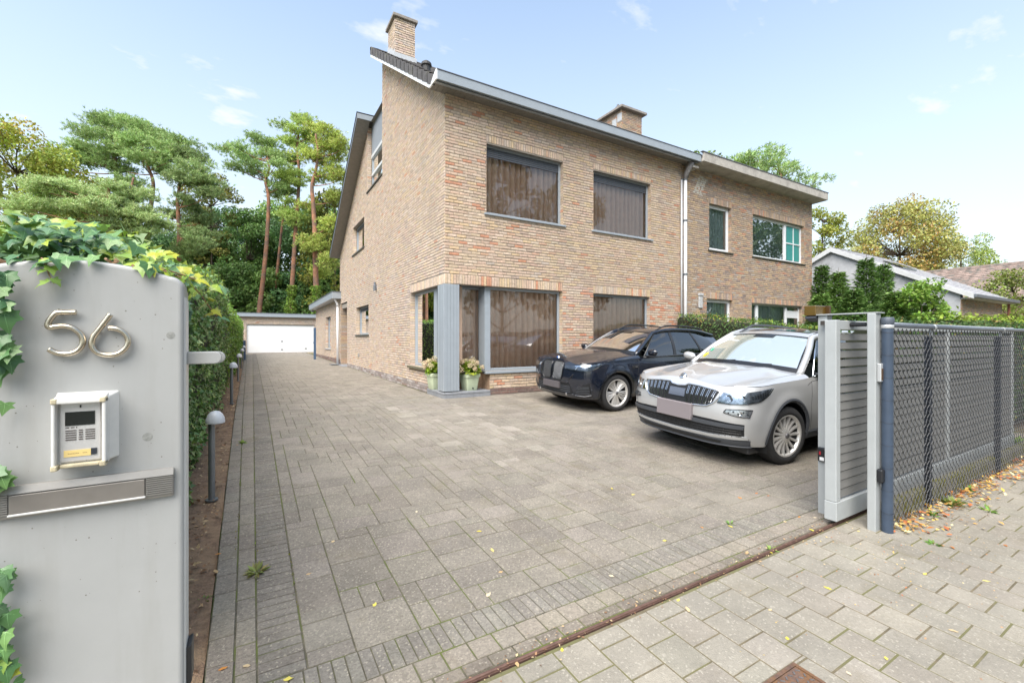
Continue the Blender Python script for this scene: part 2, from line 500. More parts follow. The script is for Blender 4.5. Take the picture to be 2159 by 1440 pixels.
# field: mixed sizes on a module, packed greedily
mod = .1125
def pack(x0, x1, y0, y1):
    nx = int((x1 - x0) / mod); ny = int((y1 - y0) / mod)
    occ = np.zeros((ny, nx), bool)
    for j in range(ny):
        for i in range(nx):
            if occ[j, i]: continue
            cand = [(3, 2), (2, 2), (3, 2), (2, 2), (2, 3), (2, 1), (3, 3), (1, 2)]
            RND.shuffle(cand)
            done = False
            for w, h in cand + [(1, 1)]:
                if i + w <= nx and j + h <= ny and not occ[j:j + h, i:i + w].any():
                    # avoid leaving one-cell gaps
                    if w > 1 and i + w < nx and occ[j, i + w] is False and (i + w + 1 == nx): continue
                    occ[j:j + h, i:i + w] = True
                    pale = (abs((x0 + i * mod) - (2.6 + .12 * (y0 + j * mod - 5))) < .9 and 4.3 < y0 + j * mod < 8.3)
                    key = 'pale' if (pale and RND.random() < .20) else 'field'
                    rects.append((x0 + i * mod, x0 + (i + w) * mod, y0 + j * mod, y0 + (j + h) * mod, key)); done = True
                    break
pack(.230, 11.15, 2.320, 8.86)
pack(.230, 3.55, 2.32 + 58 * mod, 37.0)
PAL = dict(field=shades((.206, .184, .154), 14, .12), edge=shades((.225, .197, .16), 8, .12), narrow=shades((.190, .170, .144), 8, .10),
           blue=shades((.198, .180, .154), 8, .08), dark=shades((.18, .155, .125), 6, .12), pale=shades((.246, .221, .186), 6, .10))
lay(rects, drive, zg, m_paver, PAL, 300, 'paver')

# ------------------------------------------------------------------ sidewalk with square tiles
def zs(y): return .035 * (min(y, 1.83) - 1.83)
b = B(); b.grid([[(x, y, zs(y) - .0028) for x in (-30, 30)] for y in (-.4, 1.835)])
walk = struct(b.build('sidewalk', M('joint_sand', (.135, .112, .07), .95, var=.4, nsc=12, bump=.4, bsc=90, dirt=(.13, .125, .055), dsc=2.5, dlo=.46, dhi=.56)))
T = .22; hole = (1.902, 2.313, .777, 1.183)
rects = []
def sub(r, h):
    x0, x1, y0, y1, k = r; a0, a1, b0, b1 = h
    if x1 <= a0 or x0 >= a1 or y1 <= b0 or y0 >= b1: return [r]
    out = []
    if y1 > b1: out.append((x0, x1, b1, y1, k))
    if y0 < b0: out.append((x0, x1, y0, b0, k))
    if x0 < a0: out.append((x0, a0, max(y0, b0), min(y1, b1), k))
    if x1 > a1: out.append((a1, x1, max(y0, b0), min(y1, b1), k))
    return [q for q in out if q[1] - q[0] > .012 and q[3] - q[2] > .012]
for i in range(-40, 80):
    x0 = 2.187 + .2205 * i; y1 = 1.606 if i % 2 == 0 else 1.713
    rects += sub((x0, x0 + .2205, y1, 1.818, 'tile'), hole)
    y = y1
    while y > -.3:
        rects += sub((x0, x0 + .2205, max(y - T, -.395), y, 'tile'), hole); y -= T
m_tile = paving_mat('sidewalk_tile', (.40, .37, .31), .08, (.31, .285, .24), .58, .78, .5)
lay(rects, walk, zs, m_tile, dict(tile=shades((.248, .226, .188), 10, .08)), 300, 'tile', gap=.0065, wob=.0010)

# cast iron inspection cover
mh = thing('manhole_cover', 'rusty square iron inspection cover with raised tread, set in the sidewalk', 'manhole cover', (2.107, .98, zs(.98)))
m_rust = M('rusty_iron', (.16, .10, .075), .65, metal=.35, var=.35, nsc=30, bump=.4, bsc=160, dirt=(.20, .105, .05), dsc=14, dlo=.45, dhi=.65)
mhs = lambda x, y, z: (x, y, z + zs(y) - zs(.98))
b = B(); b.box(1.925, 2.29, .80, 1.16, -.05, zs(.98) + .001, None, mhs); b.build('plate', m_rust, mh)
b = B()
for a in ((1.905, 2.31, .78, .797), (1.905, 2.31, 1.163, 1.18), (1.905, 1.922, .797, 1.163), (2.293, 2.31, .797, 1.163)):
    b.box(*a, -.05, zs(.98) + .004, None, mhs)
b.build('frame', m_rust, mh)
b = B()
for i in range(11):
    for j in range(11):
        b.obox((1.945 + i * .0325, .822 + j * .0318, zs(.822 + j * .0318) + .002), .020, .007, .006, rz=.78 if (i + j) % 2 else -.78)
b.build('tread', M('worn_iron', (.30, .27, .25), .35, metal=.8, var=.3, nsc=40), mh)

# sliding gate rail let into the paving
gr = B(); gr.box(-.12, 8.0, 1.842, 1.872, -.02, .002); gr.cyl((-.12, 1.857, .004), (8.0, 1.857, .004), .009, n=10)
tag(gr.build('gate_rail', M('rail_rust', (.16, .095, .075), .55, metal=.5, var=.3, nsc=25)), 'rust brown steel gate rail running across the driveway entrance', 'rail')

# soil bed along the hedge
b = B(); rows = []
for i in range(90):
    y = 1.9 + 35 * (i / 89) ** 1.6
    rows.append([(xx, y, zg(y) + .012 + .02 * math.sin(7 * y + 9 * xx) + RND.uniform(-.012, .012) - (.02 if k == 5 else 0)) for k, xx in enumerate([-1.6, -1.2, -.85, -.6, -.4, ex(y) - .004])])
b.grid(rows)
struct(b.build('soil_bed', M('soil', (.21, .135, .085), .95, var=.45, nsc=22, bump=1.0, bsc=70, dirt=(.28, .19, .115), dsc=5, dlo=.45, dhi=.62), smooth=True))
# ------------------------------------------------------------------ walls of brick
class Wall:
    """u runs along the wall, d outwards, z up"""
    def __init__(s, kind, base): s.kind = kind; s.base = base
    def P(s, u, d, z):
        return (u, s.base - d, z) if s.kind == 'front' else (s.base - d, u, z)
    def box(s, b, u0, u1, d0, d1, z0, z1, col=None):
        return b.box(u0, u1, d0, d1, z0, z1, col, s.P)
FR = Wall('front', 8.85)      # street front
SD = Wall('side', 3.54)       # driveway side
CH = .0668                    # course height
BRICK = [((.55, .455, .335), 10), ((.51, .415, .295), 9), ((.55, .44, .285), 6), ((.50, .405, .315), 7), ((.52, .405, .315), 6),
         ((.44, .365, .285), 3), ((.57, .485, .385), 6), ((.50, .33, .235), 1.2), ((.50, .26, .16), .6), ((.40, .345, .295), 1.2), ((.48, .425, .355), 2)]
BRICKF = [((.54, .425, .285), 10), ((.50, .385, .25), 9), ((.55, .42, .24), 7), ((.50, .385, .28), 7), ((.52, .38, .275), 6),
          ((.42, .33, .245), 3), ((.56, .46, .34), 5), ((.50, .31, .20), 1.6), ((.52, .23, .12), .8), ((.38, .305, .235), 1.2), ((.46, .395, .32), 2)]
BRICKR = [((.54, .425, .295), 8), ((.50, .385, .26), 6), ((.56, .46, .34), 5), ((.53, .31, .20), 4), ((.55, .22, .11), 3.2), ((.50, .37, .29), 5), ((.36, .30, .25), 1)]
BRICKN = [((.43, .325, .215), 9), ((.39, .30, .205), 8), ((.47, .34, .20), 6), ((.36, .28, .205), 8), ((.44, .29, .195), 5),
          ((.30, .235, .175), 5), ((.46, .24, .145), 2.2), ((.40, .345, .28), 4), ((.27, .215, .18), 2.5)]
PLINTH = [((.16, .10, .08), 6), ((.20, .125, .10), 5), ((.13, .09, .08), 4), ((.27, .22, .20), 2)]
GREYP = [((.33, .30, .27), 6), ((.26, .23, .21), 4), ((.42, .39, .36), 3), ((.24, .18, .15), 2)]
_wt = {}
def pick(pal):
    k = id(pal)
    if k not in _wt: _wt[k] = ([p[0] for p in pal], [p[1] for p in pal])
    c = RND.choices(*_wt[k])[0]; s = RND.uniform(.92, 1.07); m_ = (.50, .405, .295) if pal in (BRICK, BRICKF, BRICKR) else c
    return tuple((x * .8 + y * .2) * s * RND.uniform(.98, 1.02) * k_ for x, y, k_ in zip(c, m_, (1.06, 1.03, 1.085)))
m_brick = M('brick', attr=True, rough=.88, var=.22, nsc=18, bump=.8, bsc=55, dirt=(.33, .285, .235), dsc=1.1, dlo=.48, dhi=.75, dmax=.32, dstretch=(1, 1, .45))
m_mortar = M('mortar', (.27, .24, .205), .95, var=.25, nsc=9, bump=.5, bsc=80)
_bv = {}
def brick_variants(key, pal, n=14):
    if key not in _bv:
        L = []
        for i in range(n):
            t = .5; e = [RND.uniform(.0, .03) for _ in range(4)]; bb = B()
            vs = [(-t, 0, -t), (t, 0, -t), (t, 0, t), (-t, 0, t), (-t, -.7, -t), (t, -.7, -t), (t, -.7, t), (-t, -.7, t),
                  (-t + .018, -1, -t + .07 + e[0]), (t - .018, -1, -t + .07 + e[1]), (t - .018, -1, t - .07 - e[2]), (-t + .018, -1, t - .07 - e[3])]
            bb.add(vs, [(0, 1, 5, 4), (1, 2, 6, 5), (2, 3, 7, 6), (3, 0, 4, 7), (4, 5, 9, 8), (5, 6, 10, 9), (6, 7, 11, 10), (7, 4, 8, 11), (8, 9, 10, 11)], pick(pal))
            me = bb.mesh('brick'); me.materials.append(m_brick); L.append(me)
        _bv[key] = L
    return _bv[key]
def brick_score(w, u0, u1, z0, z1):
    p = w.P((u0 + u1) / 2, 0, (z0 + z1) / 2); D = depth(p)
    if D < 1: return 0
    q = w.P(u1, 0, z0); r = w.P(u0, 0, z0)
    pw = abs((_C * q[0] - _S * q[1]) / depth(q) - (_C * r[0] - _S * r[1]) / depth(r))
    return pw * (z1 - z0) / D
def lay_bricks(w, zs_, intervals, pal, out, lo_pal=None, lo_z=0, L=.212, gap=.009, proud=.006):
    """running bond; adds (wall,u0,u1,z0,z1,proud,col,palkey)"""
    for i, (z0, z1) in enumerate(zs_):
        zm = (z0 + z1) / 2
        for a, b_ in intervals(zm):
            off = (i % 2) * .5 * (L + gap) + RND.uniform(-.03, .03)
            u = a - off
            while u < b_:
                l = L * RND.uniform(.93, 1.05)
                s0, s1 = max(u, a), min(u + l, b_)
                if s1 - s0 > .03:
                    p = lo_pal if (lo_pal and zm < lo_z) else pal
                    if pal is BRICKF and p is pal and 6.6 < s0 < 11.2 and zm < 2.9: p = BRICKR
                    h = RND.uniform(-.0025, .0025)
                    out.append((w, s0, s1, z0 + .0055 + h, z1 - .0055 + h, proud + RND.uniform(-.003, .004), p, 0))
                u += l + gap
def lay_soldier(w, u0, u1, z0, z1, pal, out, pitch=.066):
    n = max(1, round((u1 - u0) / pitch)); q = (u1 - u0) / n
    for i in range(n):
        out.append((w, u0 + i * q + .005, u0 + (i + 1) * q - .005, z0 + .004, z1 - .006, .006 + RND.uniform(-.002, .003), pal, 1))
def emit_bricks(parent, bricks, nobj, key, name='brick'):
    bricks = sorted(bricks, key=lambda q: brick_score(q[0], q[1], q[2], q[3], q[4]), reverse=True)
    org = ORG[parent.name]
    for w, u0, u1, z0, z1, pr, pal, so in bricks[:nobj]:
        o = bpy.data.objects.new(name, RND.choice(brick_variants((key, id(pal)), pal)))
        COL.objects.link(o); o.parent = parent
        p = Vector(w.P((u0 + u1) / 2, -.016, (z0 + z1) / 2)) - org
        o.location = p
        o.scale = (u1 - u0, .016 + pr, z1 - z0)
        if w.kind == 'side': o.rotation_euler = (0, 0, -math.pi / 2)
    bb = B()
    for w, u0, u1, z0, z1, pr, pal, so in bricks[nobj:]:
        e = .004; P = w.P
        j = [RND.uniform(0, .003) for _ in range(4)]
        vs = [P(u0, -.014, z0), P(u1, -.014, z0), P(u1, -.014, z1), P(u0, -.014, z1),
              P(u0 + .003, pr, z0 + e + j[0]), P(u1 - .003, pr, z0 + e + j[1]), P(u1 - .003, pr, z1 - e - j[2]), P(u0 + .003, pr, z1 - e - j[3])]
        bb.add(vs, [(0, 1, 5, 4), (1, 2, 6, 5), (2, 3, 7, 6), (3, 0, 4, 7), (4, 5, 6, 7)], pick(pal))
    if bb.v:
        tag(bb.build(name + '_field', m_brick, parent), kind='stuff')
def courses(z0, z1):
    n = int(round((z1 - z0) / CH)); h = (z1 - z0) / n
    return [(z0 + i * h, z0 + (i + 1) * h) for i in range(n)]
def make_intervals(span, holes):
    """span(z) -> (u0,u1); holes: (u0,u1,z0,z1)"""
    def f(z):
        sp = span(z)
        if sp is None: return []
        iv = [sp]
        for a0, a1, c0, c1 in holes:
            if c0 < z < c1:
                nx = []
                for s0, s1 in iv:
                    if a1 <= s0 or a0 >= s1: nx.append((s0, s1)); continue
                    if a0 > s0: nx.append((s0, a0))
                    if a1 < s1: nx.append((a1, s1))
                iv = nx
        return [q for q in iv if q[1] - q[0] > .01]
    return f
def backing(w, zs_, iv, b, d=-.004):
    for z0, z1 in zs_:
        for a, c in iv((z0 + z1) / 2):
            b.add([w.P(a, d, z0), w.P(c, d, z0), w.P(c, d, z1), w.P(a, d, z1)], [(0, 1, 2, 3)])
def reveal(w, hole, dp, pal, bb, mb, sides='lr', top=True):
    u0, u1, z0, z1 = hole; P = w.P
    mb.add([P(u0, -.004, z0), P(u0, -dp, z0), P(u0, -dp, z1), P(u0, -.004, z1)], [(0, 1, 2, 3)])
    mb.add([P(u1, -.004, z0), P(u1, -dp, z0), P(u1, -dp, z1), P(u1, -.004, z1)], [(0, 1, 2, 3)])
    if top: mb.add([P(u0, -.004, z1), P(u1, -.004, z1), P(u1, -dp, z1), P(u0, -dp, z1)], [(0, 1, 2, 3)])
    mb.add([P(u0, -.004, z0), P(u1, -.004, z0), P(u1, -dp, z0), P(u0, -dp, z0)], [(0, 1, 2, 3)])
    z = z0
    while z < z1 - .02:
        for s, u in (('l', u0), ('r', u1)):
            if s in sides:
                q = .006 if s == 'l' else -.006
                w.box(bb, min(u, u + q), max(u, u + q), -dp, .003, z + .005, min(z + CH - .006, z1), pick(pal))
        z += CH
m_alu = M('grey_aluminium', (.30, .335, .37), .38, metal=.0, spec=.5, var=.05, nsc=4)
m_alud = M('dark_grey_aluminium', (.13, .145, .165), .42, var=.05, nsc=4)
m_glass = glass('window_glass', (.93, .94, .93), 1.45, add=.05)
m_curt = M('curtain', (.66, .465, .345), .95, var=.10, nsc=6)
m_shut = M('shutter_slat', (.075, .085, .10), .5)
m_sill = M('dark_sill', (.085, .085, .07), .7, var=.3, nsc=10)
m_dark = M('dark_interior', (.045, .04, .036), .95)
def curtain(w, u0, u1, z0, z1, d, parent, mat, amp=.085, wl=.15, name='curtain', flare=.0):
    b = B(); top = []; bot = []; u = u0; ph = RND.uniform(0, 6); i = 0
    n = int((u1 - u0) / .008)
    lam = [RND.uniform(.75, 1.3) for _ in range(400)]; am = [RND.uniform(.6, 1.2) for _ in range(400)]
    k = 0; t = 0.0
    for i in range(n + 1):
        u = u0 + (u1 - u0) * i / n
        t += (u1 - u0) / n / (wl * lam[k % 400])
        if t > 1: t -= 1; k += 1
        v = -(1 - abs(math.sin(math.pi * t)) ** .42)
        dd = d + .03 + amp * 1.9 * am[k % 400] * v
        top.append(w.P(u, d + .03 + (dd - d - .03) * .85, z1)); bot.append(w.P(u + .012 * math.sin(k * 2.1), dd, z0))
    b.grid([bot, top])
    return b.build(name, mat, parent, smooth=True)
def window(w, parent, hole, dp=.11, fw=.055, mull=(), sill=True, shutter=0, cur=None, frame_mat=None, sill_mat=None, gl=None, sill_out=.05, name='window', transom=(), sash=0, sillh=.05, cext=(.05, .05)):
    u0, u1, z0, z1 = hole; fm = frame_mat or m_alu
    b = B()
    w.box(b, u0, u0 + fw, -dp - .06, -dp + .002, z0, z1); w.box(b, u1 - fw, u1, -dp - .06, -dp + .002, z0, z1)
    w.box(b, u0 + fw, u1 - fw, -dp - .06, -dp + .001, z0, z0 + fw * 1.1); w.box(b, u0 + fw, u1 - fw, -dp - .06, -dp + .001, z1 - fw, z1)
    for m_ in mull: w.box(b, m_[0], m_[1], -dp - .06, -dp + .012, z0 + fw * 1.1, z1 - fw)
    fr = b.build(name, fm, parent, bevel=.006)
    g = B(); P = w.P
    g.add([P(u0 + fw, -dp - .03, z0 + fw), P(u1 - fw, -dp - .03, z0 + fw), P(u1 - fw, -dp - .03, z1 - fw), P(u0 + fw, -dp - .03, z1 - fw)], [(0, 1, 2, 3)])
    g.build('pane', gl or m_glass, fr)
    if sill:
        s = B(); w.box(s, u0 - .06, u1 + .06, -dp, sill_out, z0 - sillh, z0 - .002)
        s.build('sill', sill_mat or fm, fr, bevel=.006)
    for k in range(shutter):
        s = B(); zt = z1 - fw - .005 - k * .042
        w.box(s, u0 + fw, u1 - fw, -dp - .028, -dp - .008, zt - .034, zt); s.build('shutter_slat', m_shut, fr, bevel=.006)
    if cur:
        curtain(w, u0 - cext[0], u1 + cext[1], z0 - .05, z1 + .05, -dp - .15, fr, cur)
    return fr
# ------------------------------------------------------------------ the brick house with the corner window
house = thing('brick_house', 'two storey cream brick house with brown curtained corner window and grey gutter', 'house', (3.54, 8.85, .30))
Z0 = .25; ZT = 6.83
gw = (3.54, 6.66, .845, 2.755)        # corner window, front part
w1 = (4.53, 6.68, 4.40, 5.99); w2 = (7.655, 9.79, 4.40, 5.99); g2 = (7.655, 9.75, .845, 2.755)
SOL = .205
holesF = [gw, (3.54, 4.62, .0, .9), w1, w2, g2]
solF = [(3.54, 6.66, 2.755), (7.655, 9.75, 2.755), (4.53, 6.68, 5.99), (7.655, 9.79, 5.99)]
zsF = courses(Z0, ZT)
def snap(z): return min((q[1] for q in zsF), key=lambda a: abs(a - z))
hs = list(holesF)
for a, c, z in solF: hs.append((a, c, z, snap(z + SOL)))
ivb = make_intervals(lambda z: (3.54, 11.10), hs)
# plinth step under the corner window is set back
bricks = []
lay_bricks(FR, zsF, ivb, BRICKF, bricks, PLINTH, .48)
for a, c, z in solF: lay_soldier(FR, a, c, z, snap(z + SOL), BRICKF, bricks)
wb = B(); backing(FR, zsF, make_intervals(lambda z: (3.55, 11.10), holesF), wb)
jb = B()
for h in (w1, w2, g2): reveal(FR, h, .11, BRICKF, jb, wb)
reveal(FR, gw, .13, BRICKF, jb, wb, sides='r')
# ---- driveway side wall
YE = 21.9; YF = 14.11
gs = (8.85, 11.25, .89, 2.755); sw = (16.0, 18.18, 1.735, 2.80); dr = (20.1, 21.62, .2, 3.17); f1 = (16.7, 18.80, 4.965, 6.06); at = (14.11, 16.18, 6.76, 9.4)
holesS = [gs, (8.85, 9.86, 0, .95), sw, dr, f1, at]
SLF = (10.33 - 6.80) / (14.11 - 8.85); SLR = (9.13 - 5.50) / (21.75 - 15.85)
def spanS(z):
    lo = 8.85 if z < 6.80 else 8.85 + (z - 6.80) / SLF
    if z < 5.50: hi = YE
    elif z < 9.05: hi = 21.75 - (z - 5.50) / SLR
    else: hi = YF
    if z > 9.05 and lo >= YF: return None
    return (lo, hi) if hi > lo else None
zsS = courses(Z0, 10.33)
solS = [(8.85, 11.25, 2.755)]
hs2 = list(holesS) + [(8.85, 11.25, 2.755, snap(2.755 + SOL))]
lay_bricks(SD, zsS, make_intervals(spanS, hs2), BRICK, bricks, GREYP, .50)
lay_soldier(SD, 8.85, 11.25, 2.755, snap(2.755 + SOL), BRICK, bricks)
backing(SD, zsS, make_intervals(lambda z: (lambda s: (max(s[0], 8.86), s[1]) if s else None)(spanS(z)), holesS), wb)
for h in (sw, f1): reveal(SD, h, .14, BRICK, jb, wb)
reveal(SD, at, .14, BRICK, jb, wb, sides='r', top=False)
reveal(SD, gs, .13, BRICK, jb, wb, sides='r')
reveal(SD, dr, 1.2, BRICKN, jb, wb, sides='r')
# closing walls at the back so that no light gets in
wb.add([(3.55, YE, 0), (11.1, YE, 0), (11.1, YE, 5.5), (3.55, YE, 5.5)], [(0, 1, 2, 3)])
wb.add([(11.12, 8.86, 0), (11.12, YE, 0), (11.12, YE, 5.4), (11.12, 15.85, 9.1), (11.12, 14.12, 10.3), (11.12, 8.86, 6.8)], [(0, 1, 2, 3, 4, 5)])
wb.box(3.58, 11.08, 9.4, 21.8, 2.95, 3.15)
wb.box(3.75, 11.08, 9.6, 21.8, 6.05, 6.2)
wb.box(3.58, 3.68, 11.3, 20.0, .2, 1.6)
wall = wb.build('wall', m_mortar, house)
tag(jb.build('jamb_bricks', m_brick, house), kind='stuff')
# far end of the fin wall above the rear roof
fb = B(); fb.box(3.56, 3.80, YF - .02, YF, 8.5, 10.33); fb.build('wall', M('fin_end', (.42, .34, .24), .9, var=.2, nsc=20), house)
emit_bricks(house, bricks, 300, 'house')

# ---- windows
window(FR, house, w1, shutter=5, cur=m_curt, sillh=.045)
window(FR, house, w2, shutter=5, cur=m_curt, sillh=.045)
window(FR, house, g2, cur=m_curt, shutter=0)
window(FR, house, (4.56, 6.66, .845, 2.755), dp=.13, fw=.055, cur=m_curt, sillh=.055, cext=(-.15, .05))
window(FR, house, (3.92, 4.60, .845, 2.755), dp=.40, fw=.045, cur=m_curt, sill=False)
window(SD, house, (9.80, 11.25, .89, 2.755), dp=.13, fw=.06, cur=m_curt, cext=(-.02, .05), sill_mat=M('mossy_sill', (.12, .11, .07), .85, var=.4, nsc=15), sillh=.06, sill_out=.07)
window(SD, house, (9.24, 9.84, .89, 2.755), dp=.36, fw=.05, cur=m_curt, sill=False)
rp_ = B(); rp_.box(4.555, 4.70, 8.972, 9.26, .845, 2.755); rp_.build('return_panel', m_alu, house, bevel=.004)
rp_ = B(); rp_.box(3.665, 3.92, 9.66, 9.80, .89, 2.755); rp_.build('return_panel', m_alu, house, bevel=.004)
window(SD, house, sw, dp=.15, sill_mat=m_sill, shutter=3, sillh=.06)
window(SD, house, f1, dp=.15, sill_mat=m_sill, shutter=2, sillh=.06)
# attic: ribbed panel over two horizontal rails with panes
at_w = B(); SD.box(at_w, 14.12, 16.15, -.16, -.14, 8.0, 9.2)
ap = at_w.build('attic_panel', M('ribbed_panel', (.24, .26, .29), .5), house)
for i in range(12):
    r_ = B(); SD.box(r_, 14.2 + i * .163, 14.215 + i * .163, -.14, -.128, 8.0, 9.1); r_.build('rib', m_alu, ap)
window(SD, house, (14.12, 16.15, 6.78, 8.0), dp=.15, fw=.07, transom=(), sill_mat=m_sill, name='attic_window')
tr_ = B(); SD.box(tr_, 14.18, 16.09, -.20, -.125, 7.34, 7.44); tr_.build('window_rail', M('pale_rail', (.55, .57, .58), .4), house, bevel=.006)
tr_ = B(); SD.box(tr_, 14.12, 16.15, -.20, -.12, 7.98, 8.1); tr_.build('window_rail', MATS['pale_rail'], house, bevel=.006)
# corner post clad in grey board, on a stone step
post = B(); post.box(3.50, 3.86, 8.90 - .09, 9.17, .45, 2.745)
pc = post.build('corner_post', m_alu, house, bevel=.006)
for i in range(4):
    g_ = B(); x = 3.575 + i * .075; g_.box(x - .002, x + .002, 8.807, 8.8105, .47, 2.74); g_.build('board_joint', M('joint_grey', (.21, .235, .26), .5), pc)
for i in range(3):
    g_ = B(); y = 8.90 + i * .08; g_.box(3.496, 3.4995, y - .002, y + .002, .47, 2.74); g_.build('board_joint', MATS['joint_grey'], pc)
m_bluestone = M('bluestone', (.24, .25, .27), .6, var=.18, nsc=9, bump=.2, bsc=90)
st = B(); st.box(3.50, 4.61, 8.79, 9.40, .20, .375); st.build('step', m_bluestone, house, bevel=.008)
st = B(); st.box(3.495, 4.605, 8.785, 9.42, .378, .43); st.box(3.495, 3.93, 9.42, 9.86, .378, .43); st.build('step', m_bluestone, house, bevel=.01)
st = B(); st.box(3.502, 3.92, 9.40, 9.85, .20, .375); st.build('step', m_bluestone, house, bevel=.008)
# low wall behind the pots
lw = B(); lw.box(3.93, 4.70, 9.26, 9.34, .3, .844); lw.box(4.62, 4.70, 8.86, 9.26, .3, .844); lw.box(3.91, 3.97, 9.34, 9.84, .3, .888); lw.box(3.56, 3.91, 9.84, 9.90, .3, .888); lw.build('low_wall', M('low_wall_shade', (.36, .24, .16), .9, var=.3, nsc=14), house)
cl = B(); cl.box(3.55, 6.66, 8.87, 9.25, 2.757, 2.79); cl.box(3.55, 3.9, 9.2, 11.25, 2.757, 2.79); cl.build('lintel', m_alud, house)

# ---- main roof: front slope, verge tiles, gutter, soffit boards
EY = 8.40; EX = 3.20; ER = 11.42
def rz(y): return 6.86 + (y - 8.52) * SLF          # tile surface
m_tile_r = M('roof_tile', (.085, .078, .078), .75, var=.3, nsc=7, bump=.4, bsc=60, dirt=(.13, .125, .10), dsc=3, dlo=.5, dhi=.7)
rf = B()
nr = 20; YR = 14.12
for i in range(nr):
    ya = 8.52 + (YR - 8.52) * i / nr; yb = 8.52 + (YR - 8.52) * (i + 1) / nr + .05
    cols_ = 64
    top = []; bot = []
    for j in range(cols_ * 4 + 1):
        x = EX + .02 + (ER - EX) * j / (cols_ * 4)
        wv = .022 * abs(math.sin(math.pi * j / 4))
        bot.append((x, ya, rz(ya) + .05 + wv)); top.append((x, yb, rz(yb) + .012 + wv))
    rf.grid([[(p[0], p[1], p[2] - .035) for p in bot], bot, top])
roof = rf.build('roof', m_tile_r, house, kind=None)
un = B(); un.add([(EX, 8.45, rz(8.45) - .05), (ER, 8.45, rz(8.45) - .05), (ER, YR, rz(YR) - .05), (EX, YR, rz(YR) - .05)], [(0, 1, 2, 3)])
un.add([(3.57, YR, rz(YR) - .05), (ER, YR, rz(YR) - .05), (ER, YR + .02, 8.6), (3.57, YR + .02, 8.6)], [(0, 1, 2, 3)])
un.build('roof_deck', m_alud, roof)
for i in range(17):                      # verge tiles one by one
    ya = 8.60 + i * .327; q = B()
    L_ = .36
    pr = [(EX - .02, ya, rz(ya) - .16), (EX - .02, ya + L_, rz(ya + L_) - .19), (EX - .02, ya + L_, rz(ya + L_) + .035), (EX - .02, ya, rz(ya) + .075)]
    pr2 = [(EX + .02, *p[1:]) for p in pr]; pr3 = [(EX + .18, ya + L_, rz(ya + L_) + .045), (EX + .18, ya, rz(ya) + .085)]
    vs = pr + pr2 + pr3
    q.add(vs, [(0, 1, 2, 3), (4, 7, 6, 5), (0, 3, 7, 4), (1, 5, 6, 2), (0, 4, 5, 1), (3, 2, 8, 9), (7, 9, 8, 6), (3, 9, 7), (2, 6, 8)])
    q.build('verge_tile', m_tile_r, roof)
rd = B(); rd.tube([(EX - .02, YR, rz(YR)), (ER, YR, rz(YR))], .06, n=10); rd.build('ridge', m_tile_r, roof)
m_white = M('white_trim', (.78, .79, .80), .45, var=.06, nsc=5)
vb = B()
def vz(y): return 6.80 + (y - 8.85) * SLF
vb.add([(EX - .01, 8.785, vz(8.785) + .03), (EX - .01, YF + .05, vz(YF + .05) + .03), (EX - .01, YF + .05, vz(YF + .05) + .16), (EX - .01, 8.60, vz(8.60) + .19)], [(0, 1, 2, 3)])
vb.box(EX - .009, 3.53, 8.86, YF, .02, .04, None, lambda x, y, z: (x, y, vz(y) + z))
vb.build('verge_board', m_white, house)
gt_ = B()
prof = [(EY, 6.79), (EY, 6.985), (EY + .02, 6.985), (EY + .02, 6.83), (EY + .16, 6.83), (EY + .16, 6.98), (EY + .18, 6.98), (EY + .18, 6.79)]
gt_.prism(prof, EX, ER, lambda u, v, a: (a, u, v))
gut = gt_.build('gutter', m_alu, house, bevel=.006)
ge = B(); ge.prism([(EY - .002, 6.785), (EY - .002, 6.99), (8.56, 6.92), (8.70, 6.83), (8.79, 6.785)], EX - .03, EX, lambda u, v, a: (a, u, v)); ge.build('gutter_end', m_white, gut)
gl_ = B(); gl_.box(EX - .01, ER + .01, EY - .012, EY + .03, 6.985, 7.0); gl_.build('gutter_lip', M('lip_dark', (.10, .10, .11), .5), gut)
m_soffit = M('soffit_board', (.21, .195, .175), .6, var=.1, nsc=8)
x = EX + .01; k = 0
while x < ER - .02:
    s_ = B(); s_.box(x, x + .118, EY + .015, 8.87, 6.805, 6.82); s_.build('soffit_board', m_soffit, house); x += .1235; k += 1
sb_ = B(); sb_.box(EX, ER, EY + .01, 8.88, 6.822, 6.84); sb_.build('soffit_backing', m_alud, house)
# ---- rear roof with its boarded verge
VX = 3.10
def vr(y): return 9.13 - (y - 15.80) * SLR
rr = B(); rr.add([(VX - .02, 15.75, vr(15.75) + .20), (11.1, 15.75, vr(15.75) + .20), (11.1, 22.0, vr(22.0) + .20), (VX - .02, 22.0, vr(22.0) + .20)], [(0, 1, 2, 3)])
r2_ = rr.build('rear_roof', m_tile_r, house)
rs2 = B(); rs2.add([(3.56, 14.12, 9.12), (11.1, 14.12, 9.12), (11.1, 15.8, 9.14), (3.56, 15.8, 9.14)], [(0, 1, 2, 3)]); rs2.build('soffit', M('soffit_board', (.21, .195, .175), .6), r2_)
ff = B(); ff.add([(VX, 15.78, vr(15.78)), (VX, 22.0, vr(22.0)), (VX, 22.0, vr(22.0) + .2), (VX, 15.78, vr(15.78) + .2)], [(0, 1, 2, 3)])
ff.build('verge_board', m_alud, r2_)
ff = B(); ff.box(VX, 4.4, 15.74, 15.77, vr(15.78), vr(15.78) + .17); ff.build('fascia', m_alu, r2_)
n_ = 52
for i in range(n_):
    ya = 15.79 + 6.2 * i / n_; yb = 15.79 + 6.2 * (i + 1) / n_ - .008
    s_ = B(); s_.box(VX + .01, 3.53, ya, yb, 0, .012, None, lambda x, y, z: (x, y, vr(y) + z)); s_.build('soffit_board', m_soffit, r2_)
